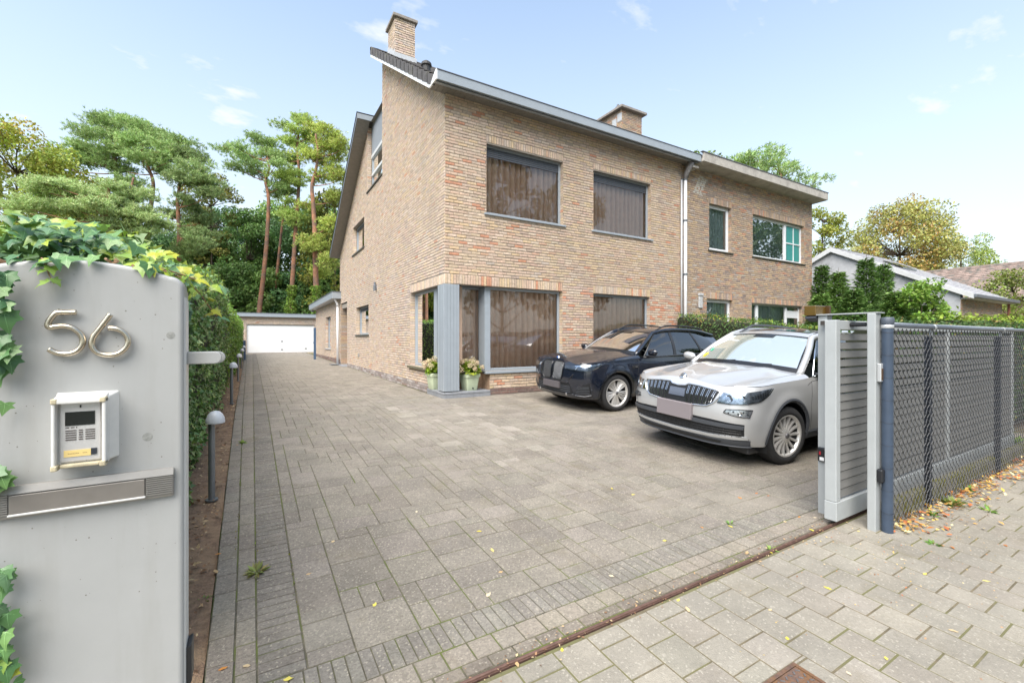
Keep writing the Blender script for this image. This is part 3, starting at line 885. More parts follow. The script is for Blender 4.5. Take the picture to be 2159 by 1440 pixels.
ff = B(); ff.box(VX + .01, 3.53, 15.79, 21.99, .014, .03, None, lambda x, y, z: (x, y, vr(y) + z)); ff.build('soffit_backing', m_alud, r2_)

# ---- chimney on the front slope
def chimney(parent, x0, x1, y0, y1, z0, z1, pal, capx=.07, caph=.09, cap_mat=None, key='ch', white=True):
    wf = Wall('front', y0); ws = Wall('side', x0)
    bl = []
    zz = courses(z0, z1)
    lay_bricks(wf, zz, lambda z: [(x0, x1)], pal, bl); lay_bricks(ws, zz, lambda z: [(y0, y1)], pal, bl)
    c = B(); c.box(x0 + .004, x1, y0 + .004, y1, z0, z1); co = c.build('chimney', m_mortar, parent)
    emit_bricks(co, bl, 0, key)
    k = B(); k.box(x0 - capx, x1 + capx, y0 - capx, y1 + capx, z1, z1 + caph); k.build('cap', cap_mat or M('chimney_cap', (.25, .225, .20), .85, var=.3, nsc=12), co, bevel=.012)
    return co
cp = [on_y(833, 108, 12.75), on_y(875, 128, 12.75)]
cx0, cx1 = cp[0].x, cp[1].x
ztop = on_y(833, 36, 12.75).z
ch = chimney(house, cx0, cx1, 12.75, 13.5, rz(12.75) - .2, ztop, BRICK)
ld = B(); ld.box(cx0 - .03, cx1 + .03, 12.69, 12.745, rz(12.69), rz(12.69) + .19)
for i in range(5):
    ld.box(cx0 - .02, cx0 - .005, 12.75 + i * .15, 12.90 + i * .15, rz(12.75 + i * .15), rz(12.90 + i * .15) + .16)
ld.build('lead_flashing', M('lead_flashing', (.47, .49, .51), .5, var=.1, nsc=6), ch)
vt = B(); vp = Vector((on_y(899, 140, 10.2).x, 10.2, rz(10.2))); vt.lathe([(.10, -.1), (.10, .12), (.13, .14), (.12, .2), (.06, .25), (.0, .26)], vp, n=14); vt.build('roof_vent', M('vent_black', (.03, .03, .03), .6), roof)

# small wall fittings on the driveway side
f_ = B(); f_.lathe([(.0, .02), (.05, .02), (.05, .20), (.035, .22), (.035, .30), (.0, .30)], (3.48, 14.85, 3.14), n=12); f_.box(3.5, 3.55, 14.81, 14.89, 3.2, 3.35); f_.build('wall_lamp', m_alud, house)
f_ = B()
for i in range(5): f_.box(3.515, 3.535, 17.55, 17.75, .88 + i * .03, .90 + i * .03)
f_.build('wall_vent', M('vent_grey', (.35, .34, .33), .6), house)
# door set in the recess
dd = B(); dd.box(4.55, 4.62, 20.1, 21.6, .36, 2.5); dd.build('door', m_alu, house, bevel=.01)
ds = B(); ds.box(3.36, 4.6, 20.08, 21.64, .2, .40); ds.build('doorstep', m_bluestone, house, bevel=.01)
# downpipe at the party wall
m_pipe = M('white_pipe', (.72, .72, .73), .45, var=.12, nsc=6)
dp_ = thing('downpipe', 'white downpipe with black brackets between the two brick houses', 'downpipe', (11.12, 8.78, .3))
pb = B(); pb.cyl((11.16, 8.76, .28), (11.16, 8.76, 6.35), .05, n=14); pb.build('pipe', m_pipe, dp_, smooth=True)
pb = B(); pb.cyl((11.03, 8.79, 1.2), (11.03, 8.79, 6.3), .028, n=10); pb.build('pipe', M('grey_pipe', (.5, .51, .53), .5), dp_, smooth=True)
pb = B(); pb.tube([(11.16, 8.76, 6.33), (11.16, 8.72, 6.5), (11.17, 8.62, 6.66), (11.18, 8.55, 6.8)], [.06, .075, .085, .09], n=12); pb.build('swan_neck', M('old_zinc', (.23, .22, .22), .6, var=.4, nsc=16), dp_, smooth=True)
for z in (6.33, 5.1, 3.5, 2.2, 1.1):
    pb = B(); pb.lathe([(.052, -.03), (.062, -.03), (.062, .03), (.052, .03)], (11.16, 8.76, z), n=14); pb.box(11.05, 11.15, 8.8, 8.83, z - .02, z + .02); pb.build('bracket', m_alud, dp_)
# ------------------------------------------------------------------ neighbour's brick house
nb = thing('neighbour_house', 'brown brick house with concrete gutter, white windows and one teal window panel', 'house', (11.2, 8.85, .30))
n1 = (12.40, 13.55, 4.38, 5.84); n2 = (14.74, 18.08, 4.40, 5.83); n3 = (12.28, 13.62, .40, 2.83); n4 = (14.68, 17.95, .95, 2.80)
zsN = courses(.25, 6.79)
def snapn(z): return min((q[1] for q in zsN), key=lambda a: abs(a - z))
holesN = [n1, n2, n3, n4]
solN = [(h[0] - .03, h[1] + .03, h[3]) for h in holesN]
bricks = []
lay_bricks(FR, zsN, make_intervals(lambda z: (11.11, 18.66), holesN + [(a, c, z, snapn(z + .2)) for a, c, z in solN]), BRICKN, bricks, L=.20)
for a, c, z in solN: lay_soldier(FR, a, c, z, snapn(z + .2), BRICKN, bricks)
wb = B(); backing(FR, zsN, make_intervals(lambda z: (11.11, 18.655), holesN), wb)
jb = B()
for h in holesN: reveal(FR, h, .11, BRICKN, jb, wb)
wb.add([(18.65, 8.86, 0), (18.65, 19.5, 0), (18.65, 19.5, 5.0), (18.65, 14, 8.6), (18.65, 8.86, 6.79)], [(0, 1, 2, 3, 4)])
wb.add([(11.14, 19.5, 0), (18.65, 19.5, 0), (18.65, 19.5, 5.0), (11.14, 19.5, 5.0)], [(0, 1, 2, 3)])
wb.box(11.2, 18.6, 9.7, 19.4, 2.95, 3.1)
wb.build('wall', m_mortar, nb)
tag(jb.build('jamb_bricks', m_brick, nb), kind='stuff')
emit_bricks(nb, bricks, 300, 'neigh')
m_wfr = M('white_window_frame', (.74, .76, .78), .35, var=.04, nsc=5)
m_net = M('net_curtain', (.66, .70, .70), .9, var=.06, nsc=10)
m_gl2 = glass('neighbour_glass', (.80, .88, .86), 1.5, add=.16)
window(FR, nb, n1, dp=.11, fw=.09, frame_mat=m_wfr, sill_mat=m_sill, gl=m_gl2, cur=m_net, sillh=.04)
f2 = window(FR, nb, n2, dp=.11, fw=.07, frame_mat=m_wfr, sill_mat=m_sill, gl=glass('picture_glass', (.8, .88, .86), 1.5, add=.42), mull=[(16.92, 17.02)], cur=m_net, sillh=.04)
m_teal = M('teal_panel', (.045, .26, .24), .25, var=.08, nsc=6)
for i, u in enumerate((17.10, 17.55)):
    for j, z in enumerate((4.50, 5.14)):
        q = B(); FR.box(q, u, u + .42, -.135, -.125, z, z + .60); q.build('teal_panel', m_teal, f2)
q = B(); FR.box(q, 17.02, 18.01, -.14, -.10, 5.10, 5.14); FR.box(q, 17.52, 17.55, -.14, -.101, 4.48, 5.72); q.build('glazing_bar', m_wfr, f2)
window(FR, nb, n3, dp=.11, fw=.09, frame_mat=m_wfr, sill=False, gl=m_gl2, cur=m_net, name='glazed_door')
f4 = window(FR, nb, n4, dp=.11, fw=.06, frame_mat=m_wfr, sill_mat=m_sill, gl=m_gl2, mull=[(15.12, 15.24), (16.98, 17.08)], cur=m_net)
q = B(); FR.box(q, 17.1, 17.9, -.16, -.13, 2.35, 2.62); q.build('blind', m_wfr, f4)
# concrete gutter box
m_cg = M('gutter_concrete', (.40, .375, .34), .9, var=.18, nsc=6, bump=.3, bsc=50, dirt=(.24, .22, .20), dsc=2.2, dlo=.52, dhi=.75)
g = B(); GX0 = 11.43; GX1 = on_y(1747, 415, 8.32).x
g.prism([(8.33, 6.80), (8.33, 7.06), (8.38, 7.06), (8.38, 6.9), (8.9, 6.9), (8.9, 6.795), (8.86, 6.78)], GX0, GX1, lambda u, v, a: (a, u, v))
go = g.build('gutter', m_cg, nb, bevel=.008)
g = B(); g.box(GX0 - .06, GX1 + .01, 8.315, 8.40, 7.06, 7.085); g.build('gutter_lip', M('lip_dark'), go)
g = B(); g.add([(GX0 - .0, 8.38, 6.98), (GX1 - .3, 8.38, 6.98), (GX1 - .3, 14.0, 8.7), (GX0, 14.0, 8.7)], [(0, 1, 2, 3)])
g.add([(GX0, 14.0, 8.7), (GX1 - .3, 14.0, 8.7), (GX1 - .3, 19.6, 5.0), (GX0, 19.6, 5.0)], [(0, 1, 2, 3)]); g.build('roof', m_tile_r, nb)
g = B(); g.box(11.28, 11.42, 8.6, 8.86, 6.62, 6.80); g.box(11.22, 11.45, 8.52, 8.66, 6.64, 6.7); g.build('gutter_bracket', m_cg, nb)
# white efflorescence patch bricks and house number plate
pb = B()
for i in range(26):
    z = 6.05 + (i // 3) * CH * .95; u = 11.62 + (i % 3) * .13 + .012 * i + RND.uniform(-.03, .03)
    FR.box(pb, u, u + RND.uniform(.08, .14), .0, .011, z, z + .045)
tag(pb.build('limewashed_bricks', M('limewash', (.50, .48, .42), .95, var=.25, nsc=14), nb), kind='stuff')
q = B(); FR.box(q, 11.86, 12.04, .0, .05, 2.52, 2.95); FR.box(q, 11.84, 12.06, .0, .07, 2.9, 2.98); q.build('letter_plate', M('plate_grey', (.45, .45, .45), .5, var=.3, nsc=20), nb, bevel=.02)
# chimney between the roofs
c0 = on_y(1311, 240, 13.3); c1 = on_y(1353, 250, 13.3)
c2 = chimney(nb, c0.x, c1.x, 13.3, 13.3 + 1.35, 8.3, on_y(1311, 230, 13.3).z, BRICKN, capx=.16, caph=.10, cap_mat=M('chimney_cap'), key='ch2')
zc = on_y(1311, 230, 13.3).z + .1
q = B(); q.lathe([(.06, 0), (.06, .12), (.11, .14), (.11, .22), (.05, .25), (.05, .33), (0, .34)], (c0.x + .22, 13.75, zc), n=12); q.build('flue', m_alud, c2)
q = B(); q.lathe([(.13, 0), (.13, .08), (.2, .1), (.2, .16), (0, .2)], (c1.x - .2, 13.9, zc), n=14); q.build('flue', m_alud, c2)
q = B()
for i in range(4): q.box(c0.x - .01, c0.x - .002, 13.3 + .3 * i, 13.55 + .3 * i, zc - .95 + .13 * (3 - i), zc - .62 + .13 * (3 - i))
q.build('lead_flashing', MATS['lead_flashing'], c2)
# ------------------------------------------------------------------ annex and garage
ax = thing('annex', 'low flat roofed brick annex with grey fascia beside the driveway', 'annex', (3.54, 21.9, .38))
A0, A1, AZ = 21.92, 31.0, 3.42
aw = (24.7, 26.6, 1.05, 2.75)
zsA = courses(.28, AZ)
bl = []; iva = make_intervals(lambda z: (A0, A1), [aw])
lay_bricks(SD, zsA, iva, BRICK, bl, PLINTH, .62)
wb = B(); backing(SD, zsA, iva, wb)
jb = B(); reveal(SD, aw, .14, BRICK, jb, wb)
wb.box(3.56, 8.0, A1 - .1, A1, .2, AZ); wb.box(3.56, 8, A0 + .01, A0 + .1, .2, AZ)
wb.build('wall', m_mortar, ax); tag(jb.build('jamb_bricks', m_brick, ax), kind='stuff')
emit_bricks(ax, bl, 0, 'annex')
window(SD, ax, aw, dp=.15, fw=.09, sillh=.05, cur=m_net, frame_mat=m_alu)
q = B(); q.box(3.15, 8.2, A0 - .35, A1 + .2, AZ, AZ + .30); q.build('flat_roof', m_alu, ax, bevel=.01)
q = B(); q.box(3.13, 8.2, A0 - .37, A1 + .22, AZ + .302, AZ + .33); q.build('roof_edge', m_alud, ax)
q = B(); q.cyl((3.42, A0 - .12, .35), (3.42, A0 - .12, 3.05), .05, n=12); q.tube([(3.42, A0 - .12, 3.04), (3.40, A0 - .12, 3.2), (3.30, A0 - .16, 3.36), (3.28, A0 - .18, 3.45)], .05, n=10)
q.build('downpipe', m_pipe, ax, smooth=True)
q = B(); q.lathe([(.0, .01), (.09, .01), (.10, .09), (.0, .10)], (3.30, A1 - .3, 3.28), n=12); q.build('security_lamp', m_alud, ax)
q = B(); q.box(3.05, 3.48, A0 - .75, A0 - .05, .40, .415); q.build('drain_grate', m_alud, ax)

ga = thing('garage', 'low brick garage with a wide white door and flat grey roof edge', 'garage', (2, 37, .52))
GY = 37.0; gd = (-.36, 4.13, .52, 2.60)
gfr = Wall('front', GY)
zsG = courses(.4, 3.16)
bl = []; ivg = make_intervals(lambda z: (-1.6, 8.0), [gd])
lay_bricks(gfr, zsG, ivg, BRICK, bl)
wb = B(); backing(gfr, zsG, ivg, wb); wb.box(-1.6, 8, GY + .3, GY + 6, .3, 3.14); jb = B(); reveal(gfr, gd, .12, BRICK, jb, wb)
wb.build('wall', m_mortar, ga); tag(jb.build('jamb_bricks', m_brick, ga), kind='stuff')
emit_bricks(ga, bl, 0, 'garage')
q = B(); q.box(-1.9, 8.2, GY - .25, GY + 6.2, 3.16, 3.42); q.build('flat_roof', m_alu, ga, bevel=.01)
q = B(); q.box(-1.92, 8.2, GY - .27, GY + 6.2, 3.422, 3.45); q.build('roof_edge', m_alud, ga)
m_gd = M('garage_door_white', (.80, .80, .79), .4, var=.02, nsc=2)
q = B(); q.box(-.36, 4.13, GY + .10, GY + .13, .54, 2.60); gdo = q.build('door', m_gd, ga)
for i in range(5):
    q = B(); q.box(-.35, 4.12, GY + .085, GY + .0985, .56 + i * .408, .56 + i * .408 + .402); q.build('door_panel', m_gd, gdo, bevel=.004)
for u, z in ((1.83, 1.33), (1.83, .72), (3.45, .78)):
    q = B(); q.box(u, u + .15, GY + .065, GY + .084, z, z + .09); q.build('handle' if z > 1 else 'vent', M('door_grey', (.22, .23, .24), .5), gdo, bevel=.01)
# dark blue posts of an inner gate
for x, y, h in ((2.98, 26.6, 1.75), (-.36, 27.6, 1.05)):
    q = B(); q.box(x - .06, x + .06, y - .06, y + .06, zg(y), zg(y) + h); q.box(x - .03, x - .06 - .02, y - .02, y + .02, zg(y) + h * .5, zg(y) + h * .5 + .1)
    tag(q.build('gate_post', M('blue_steel', (.055, .10, .17), .4), bevel=.012), 'tall dark blue steel post at the annex corner' if x > 0 else 'short dark blue steel post at the far end of the hedge', 'post', 'blue posts at the end of the drive')
# ------------------------------------------------------------------ entrance pillar with number, intercom and letter slot
m_pil = M('pillar_paint', (.375, .38, .375), .42, var=.05, nsc=3, bump=.03, bsc=120, dirt=(.24, .225, .19), dsc=9, dlo=.50, dhi=.85, dmax=.45, dstretch=(1, 1, .12))
PY = 1.72; PR = on_y(387, 700, PY).x; PL = -.80
pl = thing('entrance_pillar', 'grey painted metal entrance pillar with house number 56, arched top', 'pillar', ((PR + PL) / 2, PY + .05, 0))
def ptop(x): return 1.806 - .82 * (x + .42) ** 2
rc_ = .035
outl = [(PL, 0)] + [(PR, 0)] + [(PR - rc_ + rc_ * math.cos(a), ptop(PR - rc_) - rc_ + rc_ * math.sin(a)) for a in [math.pi / 2 * i / 8 for i in range(8)]] + [(PR - rc_ - (PR - rc_ - PL) * i / 40, ptop(PR - rc_ - (PR - rc_ - PL) * i / 40)) for i in range(41)]
q = B(); q.prism(outl, PY, PY + .13, lambda u, v, a: (u, a, v))
q.build('panel', m_pil, pl, bevel=.013, seg=4)
q = B(); q.prism([(PR - .022, .0), (PR + .004, .0), (PR + .004, ptop(PR) - .05), (PR - .022, ptop(PR - .022) - .03)], PY + .012, PY + .10, lambda u, v, a: (u, a, v)); q.build('edge_trim', M('pillar_edge', (.60, .60, .58), .35), pl, bevel=.012, seg=3)
for gpx, gpy, gr_ in ((311, 921, .0125), (360, 707, .011)):
    g_ = on_y(gpx, gpy, PY); q = B(); q.lathe([(0, -.0006), (gr_, -.0004), (gr_ * 1.02, 0)], (g_.x, PY, g_.z), axis='y', n=18); q.build('glue_mark', M('glue_stain', (.27, .275, .26), .6, var=.25, nsc=90), pl)
q = B(); rs_ = random.Random(4)
for i in range(90):
    x_ = rs_.uniform(-.6, PR - .02); z_ = rs_.uniform(.75, ptop(x_) - .03); r_ = rs_.uniform(.0006, .0022)
    q.lathe([(0, -.0005), (r_, -.0003), (r_, 0)], (x_, PY, z_), axis='y', n=6)
tag(q.build('paint_specks', M('speck', (.20, .19, .165), .8), pl), kind='stuff')
# number: bent steel tube
m_steel = M('brushed_steel', (.62, .55, .44), .26, metal=1.0, var=.08, nsc=30)
def smoothpath(P, n=6):
    P = [Vector(p) for p in P]; out = []
    for i in range(len(P) - 1):
        p0 = P[max(i - 1, 0)]; p1 = P[i]; p2 = P[i + 1]; p3 = P[min(i + 2, len(P) - 1)]
        for k in range(n):
            t = k / n
            out.append(.5 * ((2 * p1) + (p2 - p0) * t + (2 * p0 - 5 * p1 + 4 * p2 - p3) * t * t + (3 * p1 - p0 - 3 * p2 + p3) * t ** 3))
    out.append(P[-1]); return out
def pz(u, v, y=PY - .014): return on_y(80 + u / 3.0625, 630 + v / 3.0625, y)
five = [(248, 88), (185, 88), (128, 90), (100, 108), (72, 145), (64, 172), (78, 186), (115, 180), (175, 177), (228, 192), (272, 226), (290, 265), (282, 305), (248, 340), (195, 356), (140, 354), (100, 342), (72, 326)]
six = [(468, 100), (430, 152), (385, 210), (358, 248), (347, 285), (355, 318), (382, 346), (425, 361), (475, 364), (525, 351), (564, 320), (582, 282), (574, 243), (545, 211), (500, 193), (455, 190)]
for nm, path in (('numeral_five', five), ('numeral_six', six)):
    q = B(); q.tube(smoothpath([pz(*p) for p in path]), .0075, n=10); q.build(nm, m_steel, pl, smooth=True)
    q = B()
    for p in (path[2], path[-3]): a = pz(*p); q.cyl(a, (a.x, PY + .002, a.z), .004, n=8)
    q.build('stand_off', m_steel, pl)
# intercom
ic = thing('intercom', 'white intercom with dark screen, speaker slots and yellow name plate on the grey pillar', 'intercom', (on_y(170, 900, PY).x, PY, on_y(170, 980, PY).z))
def ip(u, v, y): return on_y(80 + u / 3.0625, 630 + v / 3.0625, y)
yF = PY - .034
A = ip(118, 640, yF); Bv = ip(440, 1050, yF); x0, x1, z1, z0 = A.x, Bv.x, ip(280, 640, yF).z, ip(280, 1062, yF).z
m_icw = M('intercom_white', (.70, .69, .66), .4, var=.06, nsc=20)
m_icy = M('aged_plastic', (.50, .44, .30), .55, var=.2, nsc=40)
q = B(); e = .022
vs = [(x0, yF, z0), (x1, yF, z0), (x1, yF, z1), (x0, yF, z1), (x0 - e * .4, PY, z0 - .008), (x1 + e, PY, z0 + .004), (x1 + e, PY, z1 + .014), (x0 - e * .4, PY, z1 + .014)]
q.add(vs, [(3, 2, 1, 0), (0, 1, 5, 4), (1, 2, 6, 5), (2, 3, 7, 6), (3, 0, 4, 7)]); q.build('housing', m_icw, ic, bevel=.004)
q = B(); q.box(x0 - .002, x1 + .003, yF - .028, PY - .012, z1 - .006, z1 + .008, None, lambda x, y, z: (x, y, z + (y - yF) * .25)); q.build('hood', m_icw, ic, bevel=.004)
for a_, c_ in ((x0 - .004, x0 + .004), (x1 - .004, x1 + .005)):
    q = B(); q.box(a_, c_, yF - .026, PY - .014, z0 - .003, z1); q.build('cheek', m_icw, ic, bevel=.003)
for xx, zz in ((x1 - .009, z1 - .006), (x1 - .009, z0 - .002), (x0 - .005, z1 - .006), (x0 - .005, z0 - .004)):
    q = B(); q.box(xx, xx + .014, yF - .029, yF - .002, zz - .006, zz + .009); q.build('corner_piece', m_icy, ic, bevel=.003)
q = B(); q.box(x0 + .010, x1 - .010, yF - .016, yF - .001, z0 - .006, z0 + .004); q.build('bottom_strip', m_icy, ic, bevel=.003)
q = B(); fx0, fx1, fz0, fz1 = x0 + .009, x1 - .010, z0 + .008, z1 - .010; q.box(fx0, fx1, yF - .008, yF - .0005, fz0, fz1); fp = q.build('faceplate', M('brushed_plate', (.60, .59, .58), .35, metal=.35, var=.05, nsc=60), ic, bevel=.003)
W_ = fx1 - fx0; H_ = fz1 - fz0
def fb(b, u0, u1, v0, v1, t0=.008, t1=.0095): return b.box(fx0 + W_ * u0, fx0 + W_ * u1, yF - t1, yF - t0, fz1 - H_ * v1, fz1 - H_ * v0)
q = fb(B(), .13, .86, .16, .39); q.build('screen', M('screen_black', (.012, .014, .016), .12, coat=.6), fp)
q = fb(B(), .485, .525, .05, .095); q.build('camera_eye', M('screen_black'), fp)
for c0_, c1_, n_ in ((.14, .40, 5), (.46, .56, 5), (.62, .86, 5)):
    for i in range(5):
        q = fb(B(), c0_, c1_, .465 + i * .038, .48 + i * .038); q.build('speaker_slot', M('slot_brown', (.06, .045, .04), .8), fp)
q = fb(B(), .10, .76, .80, .91); npz = q.build('name_plate', M('name_yellow', (.72, .55, .22), .45), fp)
q = B()
for i in range(12):
    if i in (7, 8): continue
    fb(q, .20 + i * .04, .228 + i * .04, .848, .862, .0095, .0099)
q.build('lettering', M('faded_ink', (.38, .28, .12), .6), npz)
q = fb(B(), .76, .91, .79, .90, .008, .011); q.build('call_button', M('button_black', (.03, .035, .045), .35), fp, bevel=.001)
q = B()
for i, c in enumerate('111011101'):
    if c == '1': fb(q, .14 + i * .032, .16 + i * .032, .412, .432, .008, .0088)
q.build('lettering', M('slot_brown'), fp)
# letter slot
ls = thing('letter_slot', 'long silver letter slot with ribbed ends across the grey pillar', 'letter slot', (-.45, PY, on_y(180, 1050, PY).z))
yL = PY - .014
xr = on_y(366, 1020, yL).x; zt, zb = on_y(366, 985, yL).z, on_y(366, 1045, yL).z
m_ls = M('anodised', (.33, .315, .295), .4, metal=.6, var=.06, nsc=20)
q = B(); q.box(-.74, xr, yL, PY, zb, zt); so = q.build('frame', m_ls, ls, bevel=.005)
q = B(); q.add([(-.74, yL - .0005, zt), (xr, yL - .0005, zt), (xr, yL - .007, zt - .020), (-.74, yL - .007, zt - .020), (-.74, yL, zt - .021), (xr, yL, zt - .021)], [(0, 1, 2, 3), (3, 2, 5, 4)]); q.build('top_lip', m_ls, so)
xa, xb = on_y(20, 1050, yL).x, on_y(306, 1000, yL).x
q = B(); q.box(xa, xb, yL - .006, yL - .001, zb + .014, zt - .024); q.build('flap', M('flap_grey', (.30, .275, .25), .4, metal=.6, var=.1, nsc=8), so, bevel=.002)
q = B(); q.box(xa - .002, xb + .002, yL - .011, yL - .001, zb + .008, zb + .0135); q.build('flap_lip', M('pillar_edge'), so, bevel=.002)
for s0, s1 in ((xb + .003, xr - .002), (-.738, xa - .003)):
    for i in range(9):
        z = zb + .012 + i * .0062; q = B(); q.box(s0, s1, yL - .005, yL - .0005, z, z + .0036); q.build('rib', m_ls, so)
# gate catch and photocell on the pillar edge
gc = thing('gate_catch', 'grey round ended gate catch arm sticking out of the pillar', 'gate catch', (PR, PY + .06, 1.53))
za, zb_ = on_y(400, 768, PY + .05).z, on_y(400, 742, PY + .05).z; xe = on_y(468, 755, PY + .05).x
def rounded(x0, x1, z0, z1):
    r = (z1 - z0) / 2
    return [(x0, z0)] + [(x1 - r + r * math.sin(t), (z0 + z1) / 2 - r * math.cos(t)) for t in [math.pi * i / 10 for i in range(11)]] + [(x0, z1)]
q = B(); q.prism(rounded(PR - .004, xe, za, zb_), PY + .045, PY + .06, lambda u, v, a: (u, a, v)); q.build('front_plate', MATS['pillar_paint'], gc, bevel=.003)
q = B(); q.prism(rounded(PR - .004, xe + .008, za, zb_), PY + .085, PY + .10, lambda u, v, a: (u, a, v)); q.build('back_plate', m_pil, gc, bevel=.003)
q = B(); q.box(PR - .008, PR + .002, PY + .03, PY + .11, za - .004, zb_ + .004); q.box(PR, xe - .02, PY + .06, PY + .085, za, za + .006); q.build('fixing', MATS['pillar_edge'], gc)
m_blk = M('black_plastic', (.016, .017, .02), .35)
q = B(); p0 = on_y(400, 1432, PY + .06); p1 = on_y(402, 1350, PY + .06)
q.box(PR + .001, PR + .018, PY + .025, PY + .095, p0.z, p1.z, None, lambda x, y, z: (x, y, z + (.008 if x > PR + .01 else 0)))
tag(q.build('photocell', m_blk, bevel=.005), 'black photocell box low on the edge of the grey number pillar', 'photocell', 'gate photocells')

# ------------------------------------------------------------------ sliding gate and its guide posts
m_gate = M('gate_paint', (.36, .38, .385), .42, var=.06, nsc=5, bump=.02, bsc=80)
m_slat = M('gate_slat', (.165, .163, .158), .45, var=.06, nsc=5)
gp = thing('gate_guide', 'pair of light grey square gate posts joined by a top plate', 'gate post', (4.49, 1.85, 0))
for nm, y0, y1, x0, x1, zt in (('post', 1.615, 1.675, 4.415, 4.515, 1.79), ('post', 1.985, 2.06, 4.445, 4.545, 1.79)):
    q = B(); q.box(x0, x1, y0, y1, -.02, zt); q.build(nm, m_gate, gp, bevel=.006)
q = B(); q.box(4.42, 4.545, 1.60, 2.07, 1.791, 1.80); q.build('top_plate', m_gate, gp)
q = B(); q.box(4.37, 4.445, 1.955, 2.01, 1.695, 1.745); q.build('stub_tube', m_gate, gp, bevel=.003)
q = B(); q.box(4.366, 4.3695, 1.963, 2.002, 1.702, 1.738); q.build('tube_end', m_dark, gp)
q = B(); q.cyl((4.47, 1.70, 1.70), (4.47, 1.97, 1.70), .018, n=12); q.build('roller', m_blk, gp)
gl2 = thing('sliding_gate', 'long light grey sliding gate of horizontal slats standing open behind the wire fence', 'gate', (4.22, 1.86, .04))
GX, GE = 4.215, 9.42; gy0, gy1 = 1.815, 1.90
def rail(name, *a, m=m_gate): 
    q = B(); q.box(*a); return q.build(name, m, gl2, bevel=.006)
rail('bottom_rail', GX, GE, gy0 - .005, gy1 + .005, .045, .205)
rail('top_rail', GX + .06, GE - .06, gy0, gy1, 1.655, 1.735)
rail('stile', GX + .001, GX + .075, gy0 - .002, gy1 + .002, .206, 1.738)
rail('stile', 6.80, 6.87, gy0, gy1, .206, 1.654); rail('stile', GE - .07, GE - .002, gy0, gy1, .206, 1.738)
ns = 19; pit = (1.64 - .225) / ns
for i in range(ns):
    for a, c in ((GX + .078, 6.798), (6.872, GE - .072)):
        z = .222 + i * pit
        q = B()
        h = pit * (.96 if i < 11 else .80)
        q.add([(a, gy0 + .012, z), (c, gy0 + .012, z), (c, gy0 + .022, z + h), (a, gy0 + .022, z + h), (a, gy0 + .042, z), (c, gy0 + .042, z), (c, gy0 + .05, z + h), (a, gy0 + .05, z + h)],
              [(0, 1, 2, 3), (5, 4, 7, 6), (3, 2, 6, 7), (0, 4, 5, 1), (0, 3, 7, 4), (1, 5, 6, 2)])
        q.build('slat', m_slat, gl2, bevel=.004, seg=1)
# things on the posts
q = B(); q.box(4.435, 4.495, 1.587, 1.614, 1.225, 1.375); kb = thing('key_switch', 'small silver key switch box with brown window on the front gate post', 'key switch', (4.465, 1.60, 1.225))
q.build('case', M('silver_case', (.62, .63, .64), .35, metal=.5), kb, bevel=.006)
q = B(); q.box(4.446, 4.484, 1.583, 1.5865, 1.24, 1.335); q.build('window', M('brown_lens', (.10, .055, .025), .2, coat=.5), kb)
q = B(); q.box(4.425, 4.52, 1.572, 1.614, .40, .51); tag(q.build('photocell', m_blk, bevel=.012), 'square black photocell box on the grey front gate post', 'photocell', 'gate photocells')
pc2 = thing('photocell', 'tall black photocell with white sticker on the rear gate post', 'photocell', (4.44, 2.0, .48), 'gate photocells')
q = B(); q.box(4.415, 4.444, 1.99, 2.05, .475, .60); q.build('case', m_blk, pc2, bevel=.008)
q = B(); q.box(4.412, 4.4145, 1.995, 2.03, .485, .515); q.box(4.42, 4.44, 1.9865, 1.9895, .485, .515); q.build('sticker', M('sticker_white', (.8, .8, .8), .5), pc2)
q = B(); q.box(4.412, 4.4145, 2.02, 2.035, .535, .565); q.build('indicator', M('red_lens', (.35, .02, .03), .3), pc2)
wl = thing('warning_light', 'amber gate warning light on a black bracket above the yew hedge', 'warning light', (4.36, 2.1, 1.75))
a = on_y(1710, 668, 2.1); c = on_y(1731, 646, 2.1)
q = B(); q.box(a.x, c.x, 2.06, 2.16, a.z + .01, c.z - .0); q.build('lens', M('amber_lens', (.10, .058, .008), .25, coat=.4), wl, bevel=.006)
q = B(); q.box(c.x + .001, c.x + .035, 2.03, 2.17, a.z + .005, c.z + .001); q.build('lens_side', M('amber_dark', (.06, .03, .008), .3), wl, bevel=.004)
q = B(); q.prism([(a.x - .008, a.z - .012), (a.x + .09, a.z - .045), (4.50, a.z - .045), (4.50, a.z + .02), (a.x + .01, a.z + .006)], 2.062, 2.15, lambda u, v, s: (u, s, v)); q.build('bracket', M('bracket_black', (.03, .035, .045), .45), wl, bevel=.004)

# ------------------------------------------------------------------ chain link fence
fe = thing('chain_link_fence', 'chain link wire fence with dark blue posts and top rail along the sidewalk', 'fence', (4.62, 1.57, 0))
m_navy = M('navy_steel', (.045, .065, .10), .4, var=.15, nsc=8); m_navyd = M('navy_dark', (.018, .024, .038), .5, var=.2, nsc=10)
FY = 1.57; FX0 = on_y(1871, 900, FY).x; FX1 = 11.5
q = B(); q.cyl((FX0, FY, -.05), (FX0, FY, 1.70), .040, n=20); q.build('end_post', m_navy, fe, auto=40)
q = B(); q.lathe([(.043, 1.70), (.045, 1.71), (.045, 1.745), (.038, 1.755), (0, 1.758)], (FX0, FY, 0), n=20); q.build('post_cap', M('cap_grey', (.07, .085, .11), .5), fe, auto=40)
q = B(); q.lathe([(.041, 1.665), (.043, 1.668), (.043, 1.690), (.041, 1.693)], (FX0, FY, 0), n=20); q.build('band', M('silver_case'), fe, smooth=True)
q = B()
